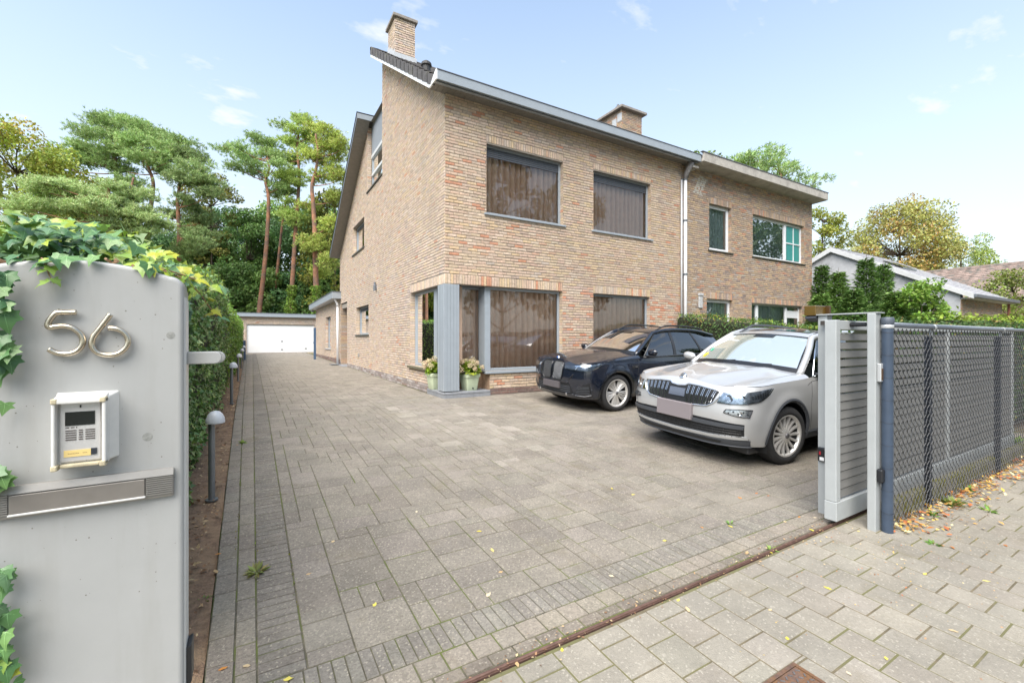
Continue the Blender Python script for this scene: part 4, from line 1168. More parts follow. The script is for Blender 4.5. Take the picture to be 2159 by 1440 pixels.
for i in range(9): z = .15 + i * .185; q.tube([(FX0 + .0415 * math.cos(t), FY + .0415 * math.sin(t), z + .004 * math.sin(3 * t)) for t in [2 * math.pi * k / 16 for k in range(16)]], .0017, n=5, closed=True)
q.build('tie_wire', m_navyd, fe)
PX = [5.50, 7.66, 9.82]
for i, x in enumerate(PX):
    q = B(); q.box(x - .028, x + .028, FY + .012, FY + .018, -.05, 1.60); q.box(x + .022, x + .028, FY + .018, FY + .07, -.05, 1.60); q.build('post', m_navyd, fe)
    q = B(); q.box(x - .025, x + .03, FY + .006, FY + .022, 1.602, 1.67); q.build('post_head', M('galvanised', (.42, .44, .46), .45, metal=.5, var=.15, nsc=20), fe, bevel=.004)
    q = B(); q.lathe([(.024, -.02), (.028, -.02), (.028, .02), (.024, .02)], (x, FY, 1.685), axis='x', n=14); q.build('rail_joint', MATS['galvanised'], fe, smooth=True)
q = B(); q.tube([(FX0 + .04, FY, 1.695), (6.5, FY, 1.685), (FX1, FY, 1.68)], .0225, n=12); q.build('top_rail', M('rail_navy', (.13, .15, .18), .35, metal=.3, var=.1, nsc=10), fe, smooth=True)
q = B(); dx = .043; dz = .043; n_ = int((FX1 - FX0 - .05) / dx); zr = int((1.665 - .03) / dz)
for i in range(n_):
    x = FX0 + .045 + i * dx
    if x > 10.2: break
    pth = [(x + (.0235 if (k + i) % 2 else -.0235) , FY - .004 + (.003 if k % 2 else -.003), .03 + k * dz) for k in range(zr + 1)]
    for k in range(zr):
        p0, p1 = Vector(pth[k]), Vector(pth[k + 1]); q.cyl(p0, p1, .0033, n=3, cap=False)
tag(q.build('wire_mesh', M('mesh_wire', (.022, .025, .03), .5), fe), kind='stuff')
for z in (.55, 1.15):
    q = B(); q.tube([(FX0, FY, z), (FX1, FY, z)], .002, n=4); q.build('line_wire', MATS['mesh_wire'], fe)
q = B()
for z in (1.60, .95, .35): q.cyl((4.51, 1.60, z), (FX0, FY + .02, z), .009, n=8)
q.build('connecting_pin', M('galvanised'), fe)
# mossy kerb under fence
kb_ = B()
xk = 4.66
while xk < 11.3:
    rows = []
    kb_.box(xk, xk + .985, 1.625, 1.70, -.05, .165 + RND.uniform(-.008, .008)); xk += 1.0
tag(kb_.build('fence_kerb', M('mossy_concrete', (.17, .16, .125), .95, var=.4, nsc=14, bump=.7, bsc=60, dirt=(.13, .125, .025), dsc=6, dlo=.46, dhi=.60), bevel=.012), 'low mossy concrete edging under the wire fence', 'edging')
# ------------------------------------------------------------------ foliage
m_leaf = M('leaf', attr=True, rough=.5, spec=.35, trans=.32)
m_leafg = M('leaf_glossy', attr=True, rough=.32, spec=.5, trans=.2)
m_needle = M('needle', attr=True, rough=.55, spec=.3, trans=.22)
m_bark_p = M('pine_bark', (.30, .145, .085), .9, var=.4, nsc=3, bump=.8, bsc=18, dirt=(.16, .105, .08), dsc=1.2, dlo=.45, dhi=.6)
m_bark = M('bark', (.105, .08, .06), .9, var=.4, nsc=5, bump=.8, bsc=20)
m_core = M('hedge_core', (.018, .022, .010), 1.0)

def limb(b, p0, p1, r0, r1, sag=.1, n=5, k=6):
    p0 = Vector(p0); p1 = Vector(p1); L = (p1 - p0).length; path = []; rr = []
    off = Vector((RND.uniform(-1, 1), RND.uniform(-1, 1), -.6)) * (L * sag)
    for i in range(n + 1):
        t = i / n; path.append(p0.lerp(p1, t) + off * math.sin(math.pi * t)); rr.append(r0 + (r1 - r0) * t)
    b.tube(path, rr, n=k)
    return path

def pine(label, trunk, pads, D, scale=2.84, ox=0, oy=220, r0=.22, col=(.115, .185, .095), group=None, ivy=None, spread=1.6, dens=1.0, brown=0.0):
    """trunk, pads given in pixels of an enlarged photo crop, put at depth D"""
    def W(u, v, dd=0): return at_depth(ox + u / scale, oy + v / scale, D + dd)
    k = D / _f / scale
    base = W(*trunk[0]); gz = zg(base.y)
    base0 = Vector((base.x, base.y, gz))
    t = thing('pine_tree', label, 'tree', tuple(base0), group)
    path = [base0] + [W(*p) for p in trunk]
    path[1] = Vector((path[1].x, path[1].y, max(path[1].z, gz + .3)))
    P = smoothpath(path, 5); n = len(P)
    b = B(); b.tube(P, [r0 * (1 - .72 * i / (n - 1)) for i in range(n)], n=9)
    b.build('trunk', m_bark_p, t, smooth=True)
    lb = B(); pts = []; dirs = []; sizes = []; cols = []
    for (u, v, rx, ry) in pads:
        c = W(u, v, RND.uniform(-spread, spread)); a = rx * k * .95; h = ry * k * .9
        q = min(P[n // 3:], key=lambda p: abs((p.z + .25 * a) - c.z + .6) + .25 * (p - c).length)
        limb(lb, q, c - Vector((0, 0, h * .4)), .045 + .012 * a, .02, .08)
        for j in range(3):
            e = c + Vector((RND.uniform(-a, a), RND.uniform(-a, a), RND.uniform(-h, h) * .5)) * .7
            limb(lb, c - Vector((0, 0, h * .4)), e, .022, .008, .05, n=3, k=4)
        m = int(380 * dens * (rx * ry) / 3600 + 36)
        # tufts sit in sub-clumps
        ncl = max(5, m // 14); cc = NPR.normal(size=(ncl, 3)) * np.array([a * .52, a * .52, h * .42])
        idx = NPR.randint(0, ncl, m); off = cc[idx] + NPR.normal(size=(m, 3)) * np.array([.26, .26, .13])
        tc_ = np.array(c)[None] + off
        shade = RND.uniform(.8, 1.15)
        for r in range(8):
            d = rdir(m); d[:, 2] = np.abs(d[:, 2]) * .8 + .12
            d[:, :2] += off[:, :2] / max(a, .3) * .5
            pts.append(tc_ + NPR.normal(size=(m, 3)) * .05); dirs.append(d); sizes.append(NPR.uniform(.16, .30, m))
            cl = jit(col, m, .3, .10) * shade * np.array([2.95, 2.55, 1.85])
            if brown > 0:
                k2 = NPR.rand(m) < brown; cl[k2] = jit((.26, .17, .06), int(k2.sum()), .3, .1)
            cols.append(cl)
    tag(lb.build('limbs', m_bark_p, t, smooth=True), kind='stuff')
    pts = np.concatenate(pts); dirs = np.concatenate(dirs)
    leafcloud('crown', pts, dirs, rdir(len(pts)), np.concatenate(sizes), np.concatenate(cols), m_needle, t, shape='needle', aspect=.26)
    if ivy:
        (y0, y1, rad) = ivy; n_ = 2600
        hh = NPR.uniform(y0, y1, n_); th = NPR.uniform(0, 2 * np.pi, n_)
        zb = np.array([p.z for p in P]); xb = np.interp(hh, zb, [p.x for p in P]); yb = np.interp(hh, zb, [p.y for p in P])
        taper = np.clip(1.25 - .6 * (hh - y0) / (y1 - y0), .3, 1.3) * (1 + .2 * np.sin(hh * 3.1) + .15 * np.sin(hh * 7.7 + th))
        rr = rad * taper * NPR.uniform(.75, 1.1, n_)
        o = np.stack([np.cos(th), np.sin(th), np.zeros(n_)], 1)
        pp = np.stack([xb, yb, hh], 1) + o * rr[:, None]
        leafcloud('ivy_sleeve', pp, o * .5 + rdir(n_) * .5 - np.array([0, 0, .6]), o + rdir(n_) * .5, NPR.uniform(.14, .24, n_), jit((.17, .27, .04), n_, .4, .12), m_leaf, t, shape='ivy')
    return t

# right-hand group of pines behind the garage
pine('slender pine with a sparse flat crown leaning over the garage', [(1552, 1246), (1575, 1050), (1600, 780), (1607, 560), (1590, 460), (1612, 385), (1600, 330)],
     [(1375, 268, 62, 28), (1440, 262, 48, 24), (1420, 372, 66, 28), (1500, 360, 62, 34), (1545, 205, 56, 34), (1610, 235, 50, 30), (1580, 300, 44, 26), (1650, 360, 56, 28), (1475, 330, 48, 20), (1665, 500, 60, 22), (1560, 250, 60, 25), (1520, 410, 60, 22), (1455, 315, 50, 22), (1640, 290, 50, 30)], 43, r0=.26, dens=.8)
pine('thin dark barked pine with few branches behind the garage', [(1632, 1246), (1660, 1000), (1690, 720), (1716, 560), (1712, 500)],
     [(1690, 500, 66, 34), (1745, 520, 50, 30), (1650, 540, 56, 28), (1730, 440, 60, 34)], 47, r0=.2, col=(.10, .155, .07))
pine('tall straight pine with ivy sleeve and layered crown', [(1738, 1250), (1752, 1040), (1768, 780), (1785, 560), (1790, 400), (1780, 260), (1792, 150)],
     [(1785, 75, 42, 26), (1825, 110, 56, 30), (1760, 150, 44, 24), (1700, 130, 36, 20), (1725, 225, 60, 28), (1790, 235, 60, 34), (1850, 180, 62, 34), (1700, 325, 68, 34), (1760, 330, 60, 30), (1735, 415, 76, 38), (1790, 470, 60, 30), (1740, 655, 64, 34), (1775, 690, 60, 32), (1690, 440, 60, 30), (1740, 580, 46, 20), (1830, 280, 50, 30)], 44, r0=.27, col=(.14, .21, .08), ivy=(.5, 6.9, .46))
pine('stout pine with ivy sleeve and broad crown next to the house', [(1898, 1250), (1890, 1000), (1885, 780), (1876, 600), (1868, 490), (1890, 400), (1905, 290), (1890, 180)],
     [(1890, 135, 60, 30), (1950, 160, 60, 32), (2000, 200, 62, 34), (2060, 240, 44, 34), (1900, 230, 66, 36), (1960, 260, 76, 36), (2030, 320, 60, 34), (1930, 330, 76, 38), (2040, 430, 50, 36), (1985, 400, 66, 36), (1925, 440, 60, 34), (1850, 300, 46, 30), (1870, 610, 66, 32), (1870, 810, 72, 34), (1920, 850, 60, 32), (1850, 860, 56, 28), (1960, 930, 60, 46), (1990, 700, 46, 60), (2000, 560, 46, 60), (1935, 1010, 50, 40)], 42, r0=.30, col=(.155, .215, .07), ivy=(.5, 6.6, .5), brown=.10)
# left-hand group
pine('large spreading pine with a wide domed crown', [(690, 840), (693, 640), (695, 500), (690, 290), (700, 180)],
     [(600, 105, 90, 36), (700, 112, 96, 40), (560, 180, 86, 38), (680, 200, 106, 44), (480, 262, 86, 34), (400, 292, 78, 30), (330, 340, 80, 30), (255, 330, 60, 26), (570, 285, 90, 36), (640, 345, 80, 32), (660, 270, 90, 36), (505, 340, 70, 28), (760, 290, 80, 36)], 40, r0=.24)
pine('pine with heavy side limbs forming the right of the wide crown', [(862, 900), (880, 760), (902, 620), (918, 480), (890, 380), (850, 250)],
     [(790, 120, 96, 40), (880, 165, 90, 40), (800, 220, 106, 44), (925, 225, 90, 40), (1015, 255, 80, 36), (895, 300, 100, 42), (1035, 325, 80, 40), (980, 390, 80, 36), (960, 180, 60, 30), (850, 330, 90, 36), (1080, 220, 60, 30), (730, 385, 80, 34), (770, 460, 70, 28)], 39, r0=.27)
pine('forked pine with drooping grey green pads', [(1068, 970), (1074, 800), (1066, 640), (1062, 560), (1080, 480), (1110, 400)],
     [(1130, 285, 66, 32), (1180, 315, 62, 32), (1170, 395, 80, 44), (1215, 450, 80, 44), (1140, 470, 66, 36), (1060, 440, 60, 30), (1250, 540, 66, 44), (1150, 630, 80, 40), (1180, 775, 86, 40), (1200, 825, 70, 34), (1010, 650, 60, 30), (1100, 560, 50, 24), (1200, 700, 66, 34), (1130, 880, 70, 34)], 38, r0=.24, col=(.10, .155, .085))
pine('low branched pine with pale bluish lower boughs', [(643, 850), (648, 700), (652, 520), (640, 440)],
     [(240, 505, 90, 36), (330, 478, 100, 40), (430, 515, 100, 40), (540, 535, 90, 36), (150, 605, 106, 40), (300, 590, 106, 40), (450, 615, 106, 40), (560, 600, 86, 36), (80, 620, 80, 30), (500, 735, 100, 36), (380, 765, 106, 36), (620, 795, 96, 36), (280, 820, 100, 36), (640, 640, 70, 30)], 33, r0=.2, col=(.14, .205, .12))
pine('straight pine with pale tufted lower boughs over the pillar ivy', [(765, 850), (770, 700), (776, 560), (800, 440)],
     [(780, 555, 86, 40), (850, 535, 66, 30), (700, 590, 80, 34), (650, 715, 96, 36), (760, 735, 106, 40), (850, 755, 86, 36), (950, 715, 80, 36), (880, 675, 70, 32), (740, 800, 100, 36), (830, 640, 70, 30), (730, 660, 80, 30), (700, 500, 70, 30)], 34, r0=.2, col=(.14, .205, .12))

def blobtree(name, label, cat, base, H, R, trunk_h, nleaf, lsize, col, group=None, blobs=34, mat=None, zlo=.28, col2=None, mix=0.0, sparse=.75, trunk_r=.2, squash=1.0, parent_kind=None, lean=0):
    """broad-leaved tree: crown of many leaf clumps round limb ends"""
    base = Vector(base); t = thing(name, label, cat, tuple(base), group)
    b = B(); top = base + Vector((lean, 0, H * .88))
    P = smoothpath([base, base + Vector((RND.uniform(-.2, .2), RND.uniform(-.2, .2), trunk_h)), top], 5)
    b.tube(P, [trunk_r * (1 - .8 * i / (len(P) - 1)) for i in range(len(P))], n=8)
    b.build('trunk', m_bark, t, smooth=True)
    cs = []; rs = []
    lb = B()
    for i in range(blobs):
        th = RND.uniform(0, 2 * math.pi); f_ = (i + .5) / blobs; h = zlo + (1 - zlo) * f_
        prof = math.sqrt(max(0.05, 1 - ((h - (zlo + .36)) / (1.02 - zlo - .36)) ** 2)) if h > zlo + .36 else .72 + .28 * (h - zlo) / .36
        rad = R * prof * math.sqrt(RND.uniform(.15, 1))
        c = base + Vector((lean * h + rad * math.cos(th), rad * math.sin(th) * squash, h * H * .96)); cs.append(c); rs.append(R * RND.uniform(.2, .36))
        q = min(P, key=lambda p: (p - c).length + abs(p.z - (c.z - R * .5)))
        limb(lb, q, c, trunk_r * .28, .015, .08, n=4, k=5)
    tag(lb.build('limbs', m_bark, t, smooth=True), kind='stuff')
    w = np.array(rs) ** 2; w /= w.sum(); idx = NPR.choice(blobs, nleaf, p=w)
    d = rdir(nleaf); rad = NPR.uniform(.45, 1.0, nleaf) ** .6 * np.array(rs)[idx]
    pos = np.array([tuple(c) for c in cs])[idx] + d * rad[:, None] * np.array([1, 1, sparse])
    cl = jit(col, nleaf, .35, .12) * NPR.uniform(.78, 1.22, blobs)[idx][:, None]
    if col2 is not None:
        k = (NPR.rand(blobs) < mix)[idx] & (NPR.rand(nleaf) < .8); cl[k] = jit(col2, int(k.sum()), .3, .12)
    up = d * .5 + rdir(nleaf) * .6 + np.array([0, 0, .5]); dr = rdir(nleaf) + d * .5 - np.array([0, 0, .35])
    leafcloud('crown', pos, dr, up, NPR.uniform(.7, 1.25, nleaf) * lsize, cl, mat or m_leaf, t, aspect=.72)
    return t
def gb(px, D): p = at_depth(px, 714, D); return (p.x, p.y, zg(p.y))
DK = (.145, .25, .07)
# dark wood behind the pines; each tree its own
i_ = 0
forest = [(120, 52, 15.5, 4.2), (200, 56, 14, 4.2), (290, 50, 14, 4.0), (350, 58, 15, 4.4), (425, 52, 15.0, 4.0), (470, 60, 18.5, 4.6), (520, 53, 16.5, 4.4), (585, 58, 18.5, 4.8), (640, 54, 16, 4.4), (690, 60, 19, 5.0), (745, 55, 17.5, 4.6), (55, 48, 13, 4.4), (495, 47, 9.0, 3.4), (560, 48, 8.5, 3.2), (620, 49, 8.8, 3.3), (680, 48, 8.6, 3.4), (400, 46, 8.5, 3.4), (300, 44, 8.2, 3.4), (210, 42, 8.0, 3.4), (130, 42, 8.0, 3.6), (40, 40, 8.5, 3.6)]
kinds = [('dark green leafy tree in the wood behind the drive', DK), ('mid green leafy tree in the wood behind the drive', (.185, .29, .075)), ('dense bluish green tree in the wood behind the drive', (.125, .24, .09))]
protos = {}
for n_, (px, D, H, R) in enumerate(forest):
    k = n_ % 3; lo = H < 10
    key = (k, lo)
    p = gb(px, D)
    if key not in protos:
        protos[key] = (blobtree('leafy_tree', kinds[k][0] if not lo else 'low leafy understorey tree at the edge of the wood', 'tree', p, H, R, H * .2, 20000, .27, kinds[k][1], 'wood behind the drive', blobs=60, zlo=.06 if lo else .12, trunk_r=.22), H, R)
    else:
        pr, h0, r0_ = protos[key]; c = copy_tree(pr, None, p); c.rotation_euler = (0, 0, RND.uniform(0, 6.28)); c.scale = (R / r0_, R / r0_, H / h0)
blobtree('oak_tree', 'big yellow green oak at the left behind the ivy hedge', 'tree', gb(35, 36), 18.6, 5.4, 3.5, 30000, .25, (.34, .40, .07), blobs=80, zlo=.15, col2=(.42, .34, .06), mix=.2, sparse=.8)
blobtree('oak_tree', 'olive green oak standing behind the domed pine', 'tree', gb(165, 46), 17.5, 4.8, 3.5, 13000, .30, (.20, .24, .055), blobs=60, zlo=.2, col2=(.30, .26, .06), mix=.3)
blobtree('larch_tree', 'yellowing tree between the two groups of pines', 'tree', gb(445, 50), 20.0, 2.6, 6, 5000, .26, (.27, .27, .07), blobs=40, zlo=.5, sparse=.5)
blobtree('birch_tree', 'yellow olive tree beside the house wall behind the annex', 'tree', gb(705, 47), 17, 3.6, 4, 9000, .28, (.25, .26, .05), blobs=46, zlo=.2)
# right-hand side of the picture
blobtree('maple_tree', 'round autumn coloured maple rising behind the grey gabled house', 'tree', gb(1895, 40), 13.6, 3.9, 3, 30000, .19, (.40, .40, .12), blobs=110, zlo=.3, col2=(.44, .31, .10), mix=.25, sparse=.9, trunk_r=.2)
blobtree('lime_tree', 'light green tree to the right of the autumn maple', 'tree', gb(2025, 44), 11.6, 3.0, 3, 10000, .17, (.30, .38, .09), blobs=44, zlo=.35)
blobtree('rowan_tree', 'thin yellow green tree beside the brown house corner', 'tree', gb(1735, 36), 12.2, 2.0, 3, 6500, .18, (.30, .33, .06), blobs=40, zlo=.3, sparse=.7)
blobtree('oak_tree', 'small sparse tree peeping over the tiled roof', 'tree', gb(2135, 46), 9.6, 2.2, 3, 1800, .22, (.17, .23, .06), blobs=22, zlo=.55)
blobtree('garden_shrub', 'big olive yellow shrub at the corner of the low brick house', 'shrub', gb(2135, 26), 5.3, 2.2, .6, 8000, .15, (.22, .27, .06), blobs=50, zlo=.05, trunk_r=.08)
blobtree('garden_shrub', 'bright green leafy shrub next to the dark spruces', 'shrub', gb(1945, 14.5), 3.35, .95, .4, 4200, .11, (.17, .29, .045), blobs=40, zlo=.1, trunk_r=.05)
pine('pine crown showing above the concrete gutter of the brown house', [(1640, 1400), (1640, 900), (1650, 450), (1640, 345)], [(u, v, rx, ry) for (u, v, rx, ry) in [(1570, 340, 40, 22), (1620, 330, 36, 24), (1600, 350, 50, 26), (1560, 362, 44, 22), (1650, 360, 36, 18), (1680, 385, 36, 14), (1710, 392, 24, 12), (1630, 375, 50, 20)]], 30, scale=1, ox=0, oy=0, r0=.2, group=None, spread=.8)
blobtree('birch_tree', 'leafy twigs showing over the joint of the two gutters', 'tree', gb(1500, 30), 14.4, 2.2, 5, 3000, .2, (.19, .27, .05), blobs=34, zlo=.5)

# spruces in the neighbour's garden
def spruce(label, px, D, H, R, n_=9000, col=(.06, .12, .035)):
    H *= .90; R *= .9
    p = Vector(gb(px, D)); t = thing('spruce_tree', label, 'tree', tuple(p), 'young spruces beside the grey house')
    b = B(); b.cyl(p, p + Vector((0, 0, H)), .07, .01, n=7); b.build('trunk', m_bark, t)
    nb_ = 260; P_ = []; D_ = []; U_ = []; br = B()
    for k in range(nb_):
        h = (k + RND.random()) / nb_ * .97; th = k * 2.4 + RND.uniform(-.3, .3)
        ln = R * 1.0 * (1 - h) ** .9 * RND.uniform(.6, 1.12) + .10
        o = np.array([math.cos(th), math.sin(th), 0.0]); m = int(20 + 60 * ln / R)
        t_ = NPR.rand(m) ** .85; dz = -.10 * np.sin(t_ * np.pi) * ln + .30 * t_ ** 2 * ln * (.5 + h)
        sd2 = np.array([-o[1], o[0], 0.0]); lat = NPR.uniform(-1, 1, m) * (.26 * (1 - t_) + .05) * min(ln, .7)
        base_ = np.array(p) + np.array([0, 0, .12 + h * H])
        P_.append(base_ + o * (t_ * ln)[:, None] + sd2 * lat[:, None] + np.array([0, 0, 1.0]) * (dz - np.abs(lat) * .25)[:, None])
        D_.append(o * .9 + sd2 * np.sign(lat)[:, None] * .6 + NPR.normal(size=(m, 3)) * .25 + np.array([0, 0, .12])); U_.append(NPR.normal(size=(m, 3)) * .35 + np.array([0, 0, 1.0]))
    pos = np.concatenate(P_); d = np.concatenate(D_); up = np.concatenate(U_); n_ = len(pos)
    leafcloud('crown', pos, d, up, NPR.uniform(.08, .17, n_), jit(col, n_, .4, .12), m_needle, t, aspect=.36)
    q = B(); q.cyl(p + Vector((0, 0, H * .93)), p + Vector((0, 0, H * 1.06)), .012, .004, n=5); q.build('leader', m_bark, t)
for i, (px, D, H, R) in enumerate([(1733, 17, 4.5, .95), (1768, 15.5, 4.0, .95), (1827, 16.5, 4.75, 1.15), (1862, 17.5, 4.7, 1.2), (1800, 14.2, 3.2, 1.1), (1885, 15, 3.2, 1.1), (1915, 16.5, 3.4, 1.0), (1730, 14.5, 3.0, 1.0)]):
    spruce(['tall narrow young spruce against the brown house corner', 'pointed young spruce second from the brown house', 'tallest young spruce in front of the grey gable', 'broad young spruce in front of the grey gable wall', 'low bushy spruce in front of the taller ones', 'low spruce between the gable and the bright shrub', 'drooping spruce behind the bright leafy shrub', 'low spruce beside the amber gate light'][i], px, D, H, R, col=(.18, .30, .08) if i % 2 else (.145, .25, .07))

# ------------------------------------------------------------------ hedges
def hedge(name, label, path_pts, n, lsize, col, shape='leaf', mat=None, col2=None, mix=0, core=True, group=None, dens_near=True, aspect=.6, rough=.06, lime=0):
    """path_pts: list of (x0,x1,y,ztop) slabs along y; leaves on left/right faces and top"""
    base = Vector(((path_pts[0][0] + path_pts[0][1]) / 2, path_pts[0][2], zg(path_pts[0][2])))
    t = thing(name, label, 'hedge', tuple(base), group)
    Y = np.array([p[2] for p in path_pts]); X0 = np.array([p[0] for p in path_pts]); X1 = np.array([p[1] for p in path_pts]); ZT = np.array([p[3] for p in path_pts])
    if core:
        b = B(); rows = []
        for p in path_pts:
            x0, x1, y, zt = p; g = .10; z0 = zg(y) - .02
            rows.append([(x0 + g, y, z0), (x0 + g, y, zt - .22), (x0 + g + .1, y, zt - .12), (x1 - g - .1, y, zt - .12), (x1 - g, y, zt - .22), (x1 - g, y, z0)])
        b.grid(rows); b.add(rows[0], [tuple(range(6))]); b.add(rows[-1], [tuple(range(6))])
        b.build('stems', m_core, t)  # solid near-black core, painted as the shaded inside of the hedge
    if dens_near:
        u = NPR.rand(n * 3); yy = Y[0] + (Y[-1] - Y[0]) * u ** 1.0
        keep = NPR.rand(len(yy)) < np.clip(5.0 / np.maximum(yy, 3), .18, 1); yy = yy[keep][:n]; n = len(yy)
    else: yy = NPR.uniform(Y[0], Y[-1], n)
    x0 = np.interp(yy, Y, X0); x1 = np.interp(yy, Y, X1); zt = np.interp(yy, Y, ZT); zb = np.interp(yy, [1, 2.3, 8.85, 20, 37], [0, 0, .305, .37, .52])
    f = NPR.rand(n); hgt = zt - zb; wid = x1 - x0; per = hgt * 2 + wid; s = f * per
    lr = s < hgt; tp = (s >= hgt) & (s < hgt + wid)
    px_ = np.where(lr, x1, np.where(tp, x0 + (s - hgt), x0)); pz_ = np.where(lr, zb + s, np.where(tp, zt, zb + (s - hgt - wid)))
    nrm = np.stack([np.where(lr, 1.0, np.where(tp, 0, -1.0)), np.zeros(n), np.where(tp, 1.0, 0.0)], 1)
    # round the shoulders and add lumps
    q = .16; dz_ = np.clip((pz_ - (zt - q)) / q, 0, 1); px_ = px_ - nrm[:, 0] * dz_ ** 2 * .10
    lump = rough * (np.sin(yy * 4.1 + pz_ * 3.3) + np.sin(yy * 1.7 - pz_ * 5.1) * .8 + np.sin(yy * 9.3 + pz_ * 7.7 + px_ * 9) * .5)
    dep = -np.abs(NPR.normal(size=n)) * .05
    pos = np.stack([px_, yy, pz_], 1) + nrm * (lump + dep)[:, None]
    nr = nrm + rdir(n) * .55 + np.array([0, 0, .25]); dr = rdir(n) * .7 + np.array([0, 0, -.6]) + nrm * .3
    cl = jit(col, n, .4, .10)
    if col2 is not None:
        k = NPR.rand(n) < mix * (np.sin(yy * 2.3 + pz_ * 4) * .5 + .6); cl[k] = jit(col2, int(k.sum()), .3, .1)
    if lime: 
        k = (pz_ > zt - .14) & (NPR.rand(n) < lime); cl[k] = jit((.26, .36, .05), int(k.sum()), .25, .1)
    leafcloud('foliage', pos, dr, nr, NPR.uniform(.65, 1.3, n) * lsize, cl, mat or m_leaf, t, shape=shape, aspect=aspect)
    return t
ivy_h = hedge('ivy_hedge', 'tall dark green hedge overgrown with ivy behind the number pillar', [(-1.6, -.48, 2.55, 1.92), (-1.6, -.52, 3.0, 2.05), (-1.6, -.57, 5, 2.28), (-1.6, -.58, 7, 2.48), (-1.6, -.57, 9, 2.70), (-1.6, -.56, 11.5, 2.88), (-1.6, -.58, 13.2, 2.75)], 30000, .058, (.15, .27, .08), 'ivy', m_leafg, col2=(.27, .42, .11), mix=.3, lime=.35)
hedge('clipped_hedge', 'clipped brighter green hedge running on towards the garage', [(-1.5, -.56, 13.2, 2.62), (-1.5, -.53, 15, 2.58), (-1.5, -.50, 20, 2.55), (-1.6, -.50, 27, 2.6), (-1.7, -.58, 35.5, 2.62)], 11000, .09, (.19, .33, .06), mat=m_leaf, col2=(.18, .29, .05), mix=.35, dens_near=False, rough=.035)
hedge('yew_hedge', 'clipped dark yew hedge with orange tips between the parking space and the brown house', [(10.75, 11.5, 2.9, 1.72), (10.75, 11.5, 4.8, 1.83), (10.72, 11.5, 6.5, 2.05), (10.7, 11.5, 8.75, 2.34)], 15000, .062, (.085, .165, .045), mat=m_needle, col2=(.30, .20, .05), mix=.16, dens_near=False, aspect=.34, rough=.03, lime=.25)
def hedge_x(*a, **k): pass
# hedge behind the sliding gate runs along x: build along y and turn
hb = hedge('box_hedge', 'flat topped hedge behind the sliding gate and the wire fence', [(-2.75, -2.15, 6.4, 1.97), (-2.75, -2.15, 9, 2.0), (-2.75, -2.15, 15, 2.06)], 16000, .055, (.07, .13, .035), mat=m_leaf, col2=(.24, .19, .06), mix=.22, dens_near=False, rough=.03)
hb.rotation_euler = (0, 0, -math.pi / 2); hb.location = (6.4, 2.45, 0.03)
for ch in hb.children: ch.location = (0, 0, 0)
lh = hedge('laurel_hedge', 'bright lime green hedge in front of the low brick house', [(-.4, .4, 0, 2.25), (-.4, .4, 4, 2.3), (-.4, .4, 9, 2.3)], 4200, .13, (.26, .36, .05), mat=m_leaf, dens_near=False, rough=.1)
lh.rotation_euler = (0, 0, -math.pi / 2); pl_ = at_depth(1990, 714, 13.5); lh.location = (pl_.x, pl_.y, 0)
for ch in lh.children: ch.location = (0, 0, 0)

# trees across the street, seen only in panes and car paint
for i, (x, y, H, R) in enumerate([(-9, -17, 17, 4.2), (1, -16, 19, 3.8), (10, -18, 18, 4.4), (19, -16, 20, 4.2), (29, -19, 18, 4.6), (40, -12, 17, 4.5), (50, -16, 19, 5), (58, -9, 18, 5), (66, -18, 19, 5)]):
    if i == 0: tr0 = blobtree('street_tree', 'leafy tree standing across the street', 'tree', (x, y, -.3), H, R, 3.5, 7000, .34, (.06, .11, .035), 'trees across the street', blobs=48, zlo=.25)
    else: c = copy_tree(tr0, None, (x, y, -.3)); c.rotation_euler = (0, 0, i * 1.7); c.scale = (R / 4.2, R / 4.2, H / 17)
# ------------------------------------------------------------------ cars
# local axes of a car: x from the nose backwards, y across (negative = side towards the street), z up from the road
def interp(x, pts):
    return float(np.interp(x, [p[0] for p in pts], [p[1] for p in pts]))
def sinterp(x, pts):
    """smooth (monotone-ish) interpolation"""
    xs = [p[0] for p in pts]; ysv = [p[1] for p in pts]
    if x <= xs[0]: return ysv[0]
    if x >= xs[-1]: return ysv[-1]
    i = max(k for k in range(len(xs) - 1) if xs[k] <= x)
    h = xs[i + 1] - xs[i]; t = (x - xs[i]) / h
    def sl(k):
        if k <= 0 or k >= len(xs) - 1:
            j = 0 if k <= 0 else len(xs) - 2
            return (ysv[j + 1] - ysv[j]) / (xs[j + 1] - xs[j])
        a = (ysv[k] - ysv[k - 1]) / (xs[k] - xs[k - 1]); b_ = (ysv[k + 1] - ysv[k]) / (xs[k + 1] - xs[k])
        return 0 if a * b_ <= 0 else 2 * a * b_ / (a + b_)
    m0, m1 = sl(i) * h, sl(i + 1) * h
    return (2 * t**3 - 3 * t**2 + 1) * ysv[i] + (t**3 - 2 * t**2 + t) * m0 + (-2 * t**3 + 3 * t**2) * ysv[i + 1] + (t**3 - t**2) * m1

